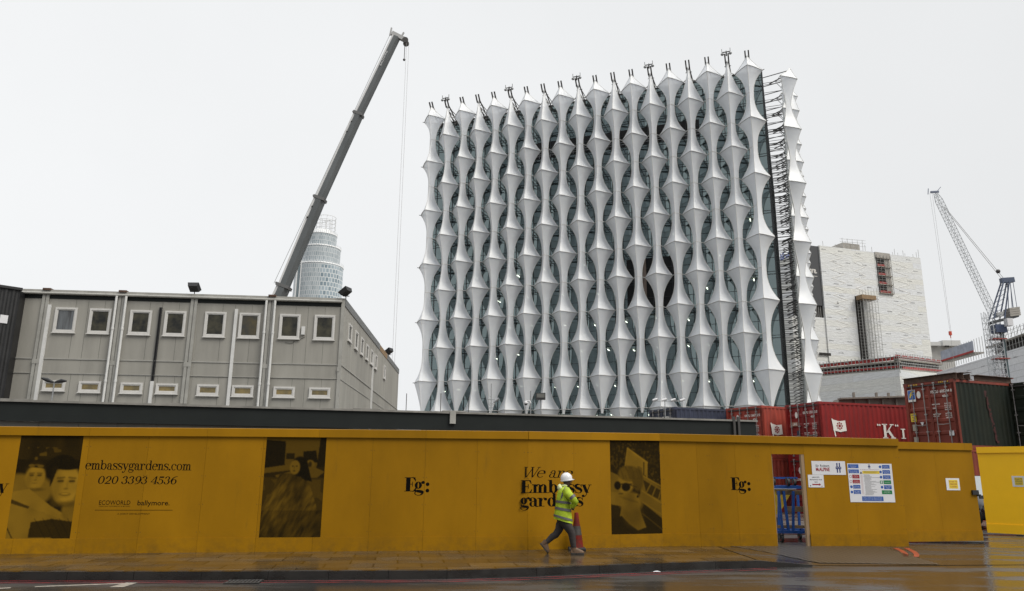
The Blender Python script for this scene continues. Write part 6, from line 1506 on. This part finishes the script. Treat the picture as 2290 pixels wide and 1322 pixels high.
SCL = mat('scaffold_tube', (.33, .33, .32), .5); SLAB = mat('floor_concrete', (.26, .24, .21), .85, var=.25, vscale=.3); DKO = mat('opening_shade_dark', (.02, .018, .017), .9); REDN = mat('red_edge_barrier', (.40, .035, .03), .7, var=.4, vscale=.8)  # the dark opening colour stands in for shade inside
r = empty('sheeted_apartment_block', (S0.x, S0.y, 0), 'tall apartment block wrapped in white scaffold sheeting with two open vertical slots', 'building')
LSs = fS.L
mb = MB(); fS.box(mb, 0, LSs, 0, ZS, -24, 0); mb.build('sheeting', SHEET, r)
fSl = Frame((fS.A - fS.o * 26 ).to_2d(), fS.A.to_2d()); mb = MB(); zdark = fS.px(1840, 683)[1]

# lower left flank of sheets standing further left than the ad
uL = fS.px(1812, 760)[0]
fS.box(mb, uL - 6, -.02, 0, zdark - 4, -12.0, -.4); mb.build('sheeting', SHEET, r)
mb = MB(); ux0 = fS.px(1806, 600)[0] - 6; fS.box(mb, ux0, -.1, zdark, ZS - .3, -1.0, -.45); mb.build('advert_panel', mat('advert_charcoal', (.045, .047, .052), .6), r)
mb = MB(); u, v = fS.px(1813, 609); sans(fS, 'ore.', u, v, 2.1, -.43, mb, width=fS.px(1829, 609)[0] - u, bold=.02); u2 = fS.px(1830, 617)[0]; v2 = fS.px(1820, 617)[1]; fS.rect(mb, u, u2, v2, v2 + .15, -.43); mb.build('lettering', LETW, r)
mb = MB(); fS.box(mb, ux0, -.1, zdark - 4, zdark, -1.2, -.9); mb.build('open_floor_shade', DKO, r)
mb = MB()
for k in range(14): fS.box(mb, ux0 + k * .8, ux0 + k * .8 + .1, zdark - 4, zdark, -.9, -.8)
mb.build('scaffold', SCL, r)
# slot at upper right, its shaded depth a dark panel
su0, sv1 = fS.px(1958, 576); su1 = fS.px(1988, 576)[0]; sv0 = fS.px(1975, 656)[1]; sm = fS.px(1979, 600)[0]
mb = MB(); fS.box(mb, su0, sm, sv0, sv1, .0, .03); mb.build('open_floor_shade', DKO, r)
mb = MB(); fS.box(mb, sm, su1, sv0, sv1, .02, .06); mb.build('side_reveal', CONC, r)
nfl = 4; fh = (sv1 - sv0) / nfl
mb = MB(); mr_b = MB(); ms_ = MB()
for k in range(nfl + 1): fS.box(mb, su0, su1, sv0 + k * fh - .25, sv0 + k * fh + .12, .03, .5)
mb.build('floor_slab', SLAB, r)
for k in range(nfl):
    fS.box(mr_b, su0 + .2, sm + (1.4 if k == 0 else 0), sv0 + k * fh + .15, sv0 + k * fh + .9, .1, .2)
    for q in range(5): fS.box(ms_, su0 + (su1 - su0) * (q / 4.0) - .05, su0 + (su1 - su0) * (q / 4.0) + .05, sv0, sv1 + 1, .5, .6)
    for q in range(3): fS.box(ms_, su0 - .3, su1 + .4, sv0 + k * fh + q * .9 + .5, sv0 + k * fh + q * .9 + .56, .52, .58)
mr_b.build('red_barrier', REDN, r); ms_.build('scaffold', SCL, r)
mb = MB(); fS.box(mb, su0 - .3, su1 + .2, sv1, sv1 + 1.9, .0, .3); mb.build('concrete_band', CONC, r)
# scaffold hoist tower, lower left
hu0, hv1 = fS.px(1911, 662); hu1 = fS.px(1938, 662)[0]; hv0 = fS.px(1940, 812)[1]
mb = MB(); fS.box(mb, hu0, hu0 + (hu1 - hu0) * .62, hv0, hv1, .01, .04); mb.build('open_floor_shade', DKO, r)
mb = MB(); fS.box(mb, hu0 - .2, hu1 + .6, hv1 - 1.6, hv1 - .2, .8, 3.4); mb.build('timber_deck', WOOD, r)
mb = MB(); rr_ = random.Random(3)
nz = int((hv1 - hv0) / 2)
for u_ in np.linspace(hu0 + .3, hu1 + 1.2, 6):
    for w_ in (.6, 2.0, 3.2): fS.box(mb, u_ - .04, u_ + .04, hv0 - 3, hv1 + (3 if w_ > 1 else 0) * rr_.random(), w_, w_ + .08)
for k in range(nz):
    z_ = hv0 + k * 2
    for w_ in (.62, 2.02, 3.22): fS.box(mb, hu0, hu1 + 1.3, z_, z_ + .07, w_, w_ + .06); fS.box(mb, hu0, hu1 + 1.3, z_ + 1, z_ + 1.06, w_, w_ + .06)
    mb.bar(fS.p(hu0 + .3, z_, 3.3), fS.p(hu1 + 1.2, z_ + 2, 3.3), .07) if k % 2 else mb.bar(fS.p(hu1 + 1.2, z_, 3.3), fS.p(hu0 + .3, z_ + 2, 3.3), .07)
    for q in range(3): a_ = rr_.uniform(hu0, hu1); mb.bar(fS.p(a_, z_ + rr_.random() * 2, 1.2), fS.p(a_ + rr_.uniform(-1.5, 1.5), z_ + rr_.random() * 2, 3), .06)
mb.build('scaffold', SCL, r)
# diagonal bracing seen through the sheets
BRC = mat('sheet_over_brace', (.72, .71, .68), .6); mb = MB()
for x0, x1, y0, n_ in ((1855, 1885, 565, 9), (1908, 1932, 568, 5), (1998, 2030, 588, 13)):
    for k in range(n_):
        ya = y0 + k * 19; dx = k * 2.0
        a_ = fS.px(x0 + dx, ya); b_ = fS.px(x1 + dx, ya + 11); c_ = fS.px(x0 + dx, ya + 19)
        mb.bar(fS.p(*a_, .02), fS.p(*b_, .02), .07, .16); mb.bar(fS.p(*b_, .02), fS.p(*c_, .02), .07, .16)
mb.build('bracing', BRC, r)
mb = MB(); 
for x in (1842, 1870, 1893, 1915, 1937, 1952, 1998, 2003, 2010, 2022, 2026, 2044, 2052, 2057): u, v = fS.px(x, 560 + (x - 1832) * .128); h_ = random.uniform(.8, 3.5); fS.box(mb, u, u + .09, ZS - 1, ZS + h_, -.2, -.1)
u0, u1 = fS.px(1890, 555)[0], fS.px(1935, 560)[0]
for h_ in (1.4, 2.6, 3.6): mb.bar(fS.p(u0 - 1, ZS + h_, -1), fS.p(u1 + 1.5, ZS + h_ + .5, -1), .08)
for q in range(5): u = u0 + (u1 - u0) * q / 4; fS.box(mb, u, u + .08, ZS, ZS + 4, -1.05, -.95)
mb.build('scaffold', SCL, r)
mb = MB(); fS.box(mb, fS.px(1893, 556)[0], fS.px(1931, 560)[0], ZS, ZS + 2.6, -8, -1.5); mb.build('lift_overrun', CONC, r)
# small printed marks along the sheets
mb = MB(); MK = mat('sheet_print', (.16, .16, .17), .6); rr_ = random.Random(6)
for row in range(19):
    v = ZS - 1.4 - row * 3.8; 
    for q in range(6):
        u = (q + (row % 2) * .5) * LSs / 6 + rr_.uniform(-1, 1)
        if u + 2.4 > LSs or (su0 - 3 < u < su1 + 1 and v > sv0 - 2) or (hu0 - 4 < u < hu1 + 2 and v < hv1 + 2): continue
        for j in range(6): fS.rect(mb, u + j * .34, u + j * .34 + .2, v, v + rr_.choice((.22, .32)), .02)
mb.build('printed_mark', MK, r)
# small holes in the sheets
mb = MB()
for (x0, x1, y0, y1) in ((1832, 1858, 790, 794), (1872, 1875, 675, 679)):
    a_ = fS.px(x0, y1); b_ = fS.px(x1, y0); fS.box(mb, a_[0], b_[0], a_[1], b_[1], .0, .03)
mb.build('torn_hole', DKO, r)

# lower podium under construction in front of it
PY = 205.0
def pm(x, y, Y=PY): return aty(x, y, Y)
r = empty('podium_building', pm(1980, 870), 'low building shell with open concrete floors, red barriers and white sheeting below', 'building')
Pa, Pb, Pc = aty(1790, 845, 235).to_2d(), aty(2010, 823, 205).to_2d(), aty(2110, 835, 235).to_2d()
f1_, f2_ = Frame(Pa, Pb), Frame(Pb, Pc)
for f_, x0, x1, yt0, yt1, k in ((f1_, 1790, 2010, 845, 826, 0), (f2_, 2010, 2110, 826, 835, 1)):
    zt = f_.px((x0 + x1) / 2, (yt0 + yt1) / 2)[1]; mb = MB(); z0_ = f_.px(x0, yt0)[1]; z1_ = f_.px(x1, yt1)[1]; P = f_.p
    mb.box8([P(0, 0, 0), P(f_.L, 0, 0), P(f_.L, 0, -1), P(0, 0, -1), P(0, z0_, 0), P(f_.L, z1_, 0), P(f_.L, z1_, -1), P(0, z0_, -1)]); mb.build('sheeting', SHEET, r)
    H_ = 3.0 if k == 0 else 3.6; PT = globals().setdefault('PT', {}); PT[k] = (z0_, z1_)
    zz0, zz1 = z0_ + H_ - .9, z1_ + H_ - .9
    mb = MB(); mb.bar(P(0, zz0 + .1, -.6), P(f_.L, zz1 + .1, -.6), 1.2, .45); mb.bar(P(0, z0_ + .1, -.6), P(f_.L, z1_ + .1, -.6), 1.2, .4)
    for q in range(9): u = f_.L * q / 8; zq = z0_ + (z1_ - z0_) * q / 8; f_.box(mb, u - .35, u + .35, zq - 1, zq + H_ - .6, -1.1, -.5) if q % 2 == 1 else None
    mb.build('floor_slab', SLAB, r)
    mb = MB(); mb.bar(P(f_.L * .1, z0_ + .9, -.3), P(f_.L, z1_ + .9, -.3), .1, .7); mb.bar(P(0, zz0 + 1.0, -.5), P(f_.L, zz1 + 1.0, -.5), .1, .9); mb.build('red_barrier', REDN, r)
    mb = MB()
    for q in range(28): u = f_.L * q / 27; zq = z0_ + (z1_ - z0_) * q / 27; f_.box(mb, u, u + .16, zq - 1, zq + H_ + 1.2, -.3, -.2)
    for dz in (1.2, 2.0, 3.6): mb.bar(P(0, z0_ + dz, -.25), P(f_.L, z1_ + dz, -.25), .15)
    mb.build('scaffold', SCL, r)
    mb = MB()
    for q in range(7): u = f_.L * (.1 + q * .13); zq = zz0 + (zz1 - zz0) * u / f_.L; f_.box(mb, u, u + 1.0, zq + 1.2, zq + 1.6, -.42, -.38)
    mb.build('warning_strip', WHT, r)
mid_ = (Pa + Pb + Pc) / 3; ia, ib, ic = [p_ + (mid_ - p_) * .07 for p_ in (Pa, Pb, Pc)]; mb = MB()
mb.add([(ia.x, ia.y, PT[0][0] - 2), (ib.x, ib.y, PT[0][1] - 2), (ic.x, ic.y, PT[1][1] - 2), (ia.x, ia.y, PT[0][0] + 2.4), (ib.x, ib.y, PT[0][1] + 2.6), (ic.x, ic.y, PT[1][1] + 2.8)], [(0, 1, 4, 3), (1, 2, 5, 4), (2, 0, 3, 5), (3, 4, 5)])
mb.build('open_floor_shade', mat('opening_shade_brown', (.055, .048, .042), .9, var=.6, vscale=.5), r)  # dark solid coloured as the shade within the open floors
# right hand sheeted wing rising to the right edge
WA, WB = aty(2092, 815, 210).to_2d(), aty(2292, 774, 165).to_2d(); fw = Frame(WA, WA + (WB - WA) * 1.25)
r = empty('sheeted_wing', (WA.x, WA.y, 0), 'long white sheeted wing rising to the right edge with open scaffolded slab on top', 'building')
def zt_(x, y): return fw.px(x, y)
u0, z0_ = fw.px(2092, 834); u1, z1_ = fw.px(2290, 774); zz = z0_ + (z1_ - z0_) * fw.L / u1 if u1 else z1_
P = fw.p; mb = MB(); mb.box8([P(0, 0, 0), P(fw.L, 0, 0), P(fw.L, 0, -10), P(0, 0, -10), P(0, z0_, 0), P(fw.L, zz, 0), P(fw.L, zz, -10), P(0, z0_, -10)])
SH2 = brick_mat('striped_sheeting', (.60, .61, .64), (.66, .67, .69), (.45, .46, .47), 40, 1.5, .07, .5, .3, noise=.2); mb.build('sheeting', SH2, r)
ua, za_ = fw.px(2216, 790); 
mb = MB(); zq = lambda u: z0_ + (zz - z0_) * u / fw.L
mb.box8([P(ua, zq(ua) - 1, -1), P(fw.L, zz - 1, -1), P(fw.L, zz - 1, -9), P(ua, zq(ua) - 1, -9), P(ua, zq(ua) + 2.2, -1), P(fw.L, zz + 2.6, -1), P(fw.L, zz + 2.6, -9), P(ua, zq(ua) + 2.2, -9)]); mb.build('open_floor_shade', DKO, r)
mb = MB(); mb.bar(P(ua - 2, zq(ua) + 2.3, -.6), P(fw.L, zz + 2.8, -.6), 1.2, .4); ub = fw.px(2108, 812)[0]; uc = fw.px(2182, 800)[0]; mb.bar(P(ub, zq(ub) + 2.4, -1), P(uc, zq(uc) + 2.0, -1), 2.4, .35); mb.build('floor_slab', SLAB, r)
mb = MB(); mb.bar(P(ub, zq(ub) + 4.0, .2), P(uc, zq(uc) + 3.8, .2), .08, 2.4); mb.build('debris_net', mat('pale_blue_net', (.36, .39, .46), .8, var=.3, vscale=.5), r)
mb = MB(); mb.bar(P(ub, zq(ub) + 2.6, .3), P(uc, zq(uc) + 2.4, .3), .1, .45); mb.build('red_barrier', REDN, r)
mb = MB()
for q in range(40):
    u = ub + (fw.L - ub) * q / 39; fw.box(mb, u, u + .11, zq(u) - (0 if u > ua else -.2), zq(u) + (5.0 if u > ua else 5.4), .0, .08)
for dz in (1.0, 3.6, 4.4): mb.bar(P(ua, zq(ua) + dz, .05), P(fw.L, zz + dz + .2, .05), .06)
for q in range(12): u = ua + (fw.L - ua) * q / 11; mb.bar(P(u, zq(u) + 2.8, .05), P(u + 2.4, zq(u) + 5, .05), .06)
mb.build('scaffold', SCL, r)
mb = MB(); rr_ = random.Random(9)
for q in range(7):
    u = 2.5 + q * 7.5; v = zq(u) - 2.0
    for j in range(6): fw.rect(mb, u + j * .34, u + j * .34 + .2, v, v + rr_.choice((.2, .3)), .01)
mb.build('printed_mark', MK, r)
# pale concrete block behind the wing
q0, q1 = aty(2084, 800, 300), aty(2146, 800, 300); r = empty('concrete_block', (q0.x, 300, 0), 'pale concrete building with a flat roof box between the sheeted buildings', 'building')
mb = MB(); zt = aty(2110, 775, 300).z; mb.box(q0.x - 4, q1.x - 2, 300, 330, 0, zt); mb.build('wall', mat('pale_concrete', (.44, .43, .41), .8, var=.15, vscale=.1), r)
mb = MB(); mb.box(q0.x + 4, q1.x, 298, 320, zt, aty(2110, 763, 300).z); mb.box(q0.x - 3, q0.x + 3, 298, 320, zt, zt + 1.5); mb.build('roof_box', mat('pale_cladding', (.50, .50, .49), .7), r)
mb = MB(); mb.box(q0.x + 4.5, q1.x - 5, 297.5, 298, zt - .6, zt); mb.build('shadow_gap', DKO, r)

# ------------------------------------------------------------------ luffing tower crane
CY = 150.0
mz = aty(2226, 700, CY); base = aty(2238, 850, CY); mxp = aty(2229, 690, CY).x
cx_ = aty(2233, 790, CY).x
r = empty('luffing_crane', (cx_, CY, 0), 'white lattice luffing tower crane with raised jib above the sheeted wing', 'crane')
ztop = aty(2228, 712, CY).z
mb = MB(); lattice(mb, (cx_, CY, 0), (cx_, CY, ztop), 1.5, 26, .09, .05); mb.build('mast', LMAST, r)
mb = MB(); lattice(mb, (cx_ - 1.7, CY, 0), (cx_ - 1.7, CY, ztop + 1.2), .9, 30, .05, .035); mb.build('hoist_mast', LMAST, r)
mb = MB()
for k in range(5): mb.box(cx_ - 1.1, cx_ + 1.6, CY - .95, CY + .95, 13 + k * 4, 13.2 + k * 4)
mb.build('tie_collar', mat('crane_red_brown', (.25, .05, .04), .6), r)
mb = MB(); mb.box(cx_ + 1.0, cx_ + 1.4, CY - .4, CY + .4, 8, ztop - 3); mb.build('cable_trunk', mat('dark_teal_trunk', (.04, .07, .08), .6), r)
jb = Vector((aty(2222, 700, CY).x, CY, aty(2222, 705, CY).z)); jt = aty(2092, 432, CY); 
mb = MB(); jm = jb.lerp(jt, .94); lattice(mb, jb, jm, 1.15, 34, .055, .03, up=(0, 1, 0), taper=.9); lattice(mb, jm, jt, 1.0, 2, .055, .03, up=(0, 1, 0), taper=.5); mb.build('jib', LMAST, r)
mb = MB(); mb.bar(jt + Vector((-1.0, 0, .2)), jt + Vector((.7, 0, .3)), .35, .4); mb.bar(jt + Vector((-1.6, 0, -.3)), jt + Vector((-1.4, 0, 1)), .12); mb.bar(jt, jt + Vector((1.3, 0, 1.4)), .1); mb.build('jib_head', mat('crane_head_blue', (.12, .14, .2), .5), r)
af = aty(2249, 628, CY); pl0 = aty(2217, 715, CY); pl1 = aty(2262, 703, CY)
AFM = mat('a_frame_dark_blue', (.06, .08, .13), .5)
mb = MB(); 
for dy in (-.8, .8):
    mb.tube(pl0 + Vector((0, dy, 0)), af + Vector((-.6, dy * .5, 0)), .16, .16, 6); mb.tube(pl0 + Vector((2.2, dy, .2)), af + Vector((.5, dy * .5, 0)), .16, .16, 6); mb.tube(aty(2262, 706, CY) + Vector((0, dy, 0)), af + Vector((.6, dy * .5, 0)), .08, .08, 6); mb.tube(aty(2270, 700, CY) + Vector((0, dy, 0)), af + Vector((1.2, dy * .5, 0)), .06, .06, 6)
    for k in range(7): t_ = k / 7; a_ = pl0.lerp(af, t_); mb.tube(a_ + Vector((-.3, dy, 0)), pl0.lerp(af, t_ + .12) + Vector((1.2 * (1 - t_), dy, 0)), .04, .06, 4)
mb.bar(af + Vector((-1, 0, 0)), af + Vector((1.6, 0, .2)), .9, 1.0); mb.build('a_frame', AFM, r)
mb = MB(); d0_, d1_ = aty(2216, 722, CY), aty(2272, 708, CY); mb.bar(d0_, d1_, 1.8, .5); mb.build('machinery_deck', mat('deck_dark', (.04, .045, .05), .6), r)
mb = MB(); w0, w1 = aty(2252, 703, CY), aty(2275, 700, CY)
for k in range(4): mb.bar(w0 + Vector((0, 0, k * .45 - .45)), w1 + Vector((0, 0, k * .45 - .45)), 2.0, .40)
mb.build('counterweight', CONC, r)
mb = MB(); mb.bar(aty(2226, 706, CY), aty(2243, 702, CY), 1.2, .9); mb.build('winch', mat('winch_grey', (.35, .36, .36), .5), r)
mb = MB(); c_ = aty(2224, 735, CY); mb.box(c_.x - .3, c_.x + 1.9, CY - 1.0, CY + 1.0, c_.z - .9, c_.z + .7); mb.build('slew_ring', mat('slew_blue', (.05, .07, .13), .5), r)
mb = MB(); c_ = aty(2240, 724, CY); mb.box(c_.x - .2, c_.x + .9, CY - 2.2, CY - 1.0, c_.z - .8, c_.z + .7); mb.build('cab', WHT, r)
mb = MB(); pm_ = aty(2112, 462, CY); mb.tube(af, pm_, .05, .05, 5); mb.tube(af + Vector((0, .6, 0)), pm_ + Vector((0, .3, 0)), .05, .05, 5); hk = aty(2125, 745, CY); 
for dx in (0, .5): mb.tube((jt.x - 1.2 + dx, CY, jt.z), (hk.x + dx * .4, CY, hk.z), .025, .025, 4)
mb.build('luffing_rope', mat('steel_rope', (.35, .35, .35), .5), r)
mb = MB(); c_ = aty(2232, 607, CY); mb.ball(c_, .45, 8); mb.build('rope_equaliser', DSTEEL, r)
mb = MB(); mb.box(hk.x - .22, hk.x + .22, CY - .2, CY + .2, hk.z - .45, hk.z + .35); mb.ball(hk + Vector((0, 0, .1)), .3, 8, (1, .7, 1)); mb.bar(hk + Vector((0, 0, -.4)), hk + Vector((0, 0, -1.0)), .12); mb.build('hook_block', mat('hook_red', (.5, .05, .02), .5), r)
mb = MB(); mb.tube(hk, hk - Vector((0, 0, 8)), .03, .03, 4); mb.build('sling', SCL, r)

# ------------------------------------------------------------------ blue trolleys behind the doorway
tz = atz(1768, 1212, 0); tw = .98
def trolley(name, label, o, z0, flip=False):
    r = empty(name, (o.x, o.y, z0), label, 'trolley', 'blue trolleys behind the doorway'); x0, x1, y0, y1 = o.x - .42, o.x + .62, o.y - .25, o.y + .85
    return r, x0, x1, y0, y1
TL = Vector((tz.x, tz.y))
r, x0, x1, y0, y1 = trolley('trolley', 'lower blue steel trolley standing on its castors inside the doorway', TL, 0)
zb = .27; mb = MB()
for y in (y0, y1): mb.bar((x0, y, zb), (x1, y, zb), .07)
for x in (x0, x1, (x0 + x1) / 2): mb.bar((x, y0, zb), (x, y1, zb), .06)
mb.build('deck_frame', BLUE, r)
def castor(x, y, z, s_=1):
    mb = MB(); mb.tube((x - .03, y, z + s_ * .10), (x + .03, y, z + s_ * .10), .10, .10, 16); w = mb.build('castor', RUBBER, r); mb = MB(); mb.tube((x - .034, y, z + s_ * .10), (x + .034, y, z + s_ * .10), .06, .06, 12); mb.build('hub', mat('castor_red', (.3, .03, .02), .5), w)
    mb = MB(); mb.box(x - .05, x - .036, y - .05, y + .05, min(z + s_ * .08, z + s_ * .23), max(z + s_ * .08, z + s_ * .23)); mb.box(x + .036, x + .05, y - .05, y + .05, min(z + s_ * .08, z + s_ * .23), max(z + s_ * .08, z + s_ * .23)); mb.build('castor_fork', DSTEEL, r)
for x, y in ((x0 + .12, y0 + .05), (x0 + .32, y1 - .05), (x1 - .2, y0 + .05), (x1 - .05, y1)): castor(x, y, 0)
mb = MB()
for (xa, xb) in ((x0 + .14, x0 + .10), (x0 + .30, x0 + .24), (x0 + .42, x0 + .5), (x1 - .22, x1 - .14), (x1 - .04, x1 - .02)):
    for y in (y0, y1): mb.bar((xa, y, zb), (xb, y, 1.32), .06)
mb.build('upright', BLUE, r)
mb = MB(); mb.box(x0, x1, y0 + .02, y0 + .06, .36, .44); mb.box(x0 + .3, x1, y0 + .1, y0 + .16, .78, .92); mb.box(x0 + .1, x1, y0 + .1, y0 + .18, 1.22, 1.34); mb.build('timber_board', WOOD, r)
r, x0, x1, y0, y1 = trolley('trolley', 'upturned blue steel trolley stacked on top with castors in the air', TL, 1.36)
mb = MB(); zb = 1.42
for y in (y0, y1): mb.bar((x0 - .1, y, zb), (x1, y, zb), .08)
for x in (x0, x1, (x0 + x1) / 2): mb.bar((x, y0, zb), (x, y1, zb), .06)
mb.bar((x0 + .3, y1, 1.66), (x1, y1, 1.66), .05); mb.build('deck_frame', BLUE, r)
for x, y in ((x0 + .0, y0 + .05), (x0 + .38, y0), (x1 - .1, y1)): castor(x, y, zb + .02, 1)
# yellow skip and a low machine deeper in the yard
sk = atz(1752, 1150, .3); r = empty('skip', (TL.x, TL.y + 3.4, 0), 'worn yellow skip behind the blue trolleys', 'skip')
mb = MB(); ox, oy = TL.x + .2, TL.y + 3.4; SKY = mat('skip_yellow', (.42, .29, .02), .5, var=.4, vscale=4)
mb.box8([(ox - 1.0, oy, .55), (ox + .7, oy, .55), (ox + .7, oy + 1.4, .55), (ox - 1.0, oy + 1.4, .55), (ox - 1.5, oy - .1, 1.35), (ox + 1.2, oy - .1, 1.35), (ox + 1.2, oy + 1.5, 1.35), (ox - 1.5, oy + 1.5, 1.35)]); mb.build('body', SKY, r)
mb = MB(); mb.bar((ox - 1.55, oy - .12, 1.36), (ox + 1.25, oy - .12, 1.36), .08); mb.bar((ox + .2, oy - .15, 1.3), (ox - .5, oy - .15, .6), .08); mb.build('rim', WHT, r)
for dx in (-.8, .5): mb = MB(); mb.tube((ox + dx, oy - .1, .24), (ox + dx, oy + .1, .24), .24, .24, 16); mb.build('wheel', RUBBER, r)
# dark car nose between the two gate leaves
q = atz(2196, 1172, 0); cy0 = 26.3; cxc = aty(2191, 1100, 27.5).x + .25; r = empty('parked_car', (cxc, cy0, 0), 'black car half hidden in the gap between the two gate leaves', 'car')
mb = MB(); CB_ = mat('car_black_paint', (.012, .012, .014), .15)
prof = [(-.85, .35), (-.92, .6), (-.9, .92), (-.66, 1.02), (-.55, 1.0)]
def carbody():
    secs = [(0, .86, .42, .78), (.25, .92, .32, .95), (.9, .93, .30, 1.10), (1.6, .86, .30, 1.78), (3.2, .86, .30, 1.82), (4.1, .90, .32, 1.3), (4.4, .86, .42, .9)]
    vs = []
    for y, hw, z0, z1 in secs:
        for a_, b_ in ((-1, 0), (-1.02, .5), (-.95, .82), (-.78, 1), (.78, 1), (.95, .82), (1.02, .5), (1, 0)): vs.append((cxc + hw * a_, cy0 + y, z0 + (z1 - z0) * b_))
    m_ = 8; fs = [(i * m_ + k, i * m_ + (k + 1) % m_, (i + 1) * m_ + (k + 1) % m_, (i + 1) * m_ + k) for i in range(len(secs) - 1) for k in range(m_)] + [tuple(range(8)), tuple(range(48, 56))[::-1]]
    return vs, fs
mb.add(*carbody(), smooth=True); mb.build('body', CB_, r)
mb = MB(); mb.quad((cxc - .70, cy0 + .88, 1.12), (cxc + .70, cy0 + .88, 1.12), (cxc + .64, cy0 + 1.56, 1.78), (cxc - .64, cy0 + 1.56, 1.78)); mb.build('windscreen', mat('windscreen', (.25, .27, .28), .05), r)
for s_ in (-1, 1):
    for y in (.85, 3.5): mb = MB(); mb.tube((cxc + s_ * .75, cy0 + y, .33), (cxc + s_ * .95, cy0 + y, .33), .33, .33, 20); mb.build('wheel', RUBBER, r)
    mb = MB(); mb.ball((cxc + s_ * .62, cy0 + .06, .72), .14, 10, (1.2, .4, .6)); mb.build('headlight', mat('headlight_glass', (.5, .5, .5), .1), r)
# drain grate in the gutter
P = [atz(x, y, UG + .004) for x, y in ((499, 1306), (580, 1305), (590, 1298.5), (512, 1299.5))]; r = empty('drain_grate', P[0], 'dark iron drain grate in the gutter on the red lines', 'drain')
mb = MB(); mb.quad(*P); mb.build('drain_pit', BLACK, r); mb = MB()
for k in range(9): t_ = (k + .5) / 9; a_ = P[0].lerp(P[1], t_); b_ = P[3].lerp(P[2], t_); mb.bar(a_ + Vector((0, 0, .012)), b_ + Vector((0, 0, .012)), .035, .012)
mb.bar(P[0] + Vector((0, 0, .012)), P[1] + Vector((0, 0, .012)), .04, .014); mb.bar(P[3] + Vector((0, 0, .012)), P[2] + Vector((0, 0, .012)), .04, .014); mb.build('grate_bars', mat('cast_iron', (.03, .028, .026), .5), r)
# scraps of litter along the kerb
for k, (x, y, lab) in enumerate(((1312, 1281, 'orange brown scrap of litter in the gutter by the worker'), (1468, 1280.5, 'white paper scrap in the gutter below the third poster'))):
    p_ = atz(x, y, UG); r = empty('litter', p_, lab, 'litter'); mb = MB(); rr_ = random.Random(k); mb.add([p_ + Vector((-.07, 0, .012)), p_ + Vector((.02, -.03, .02)), p_ + Vector((.09, .01, .012)), p_ + Vector((.03, .04, .03)), p_ + Vector((-.04, .04, .02))], [(0, 1, 2, 3, 4)]); mb.build('scrap', WHT if k else ORANGE, r)
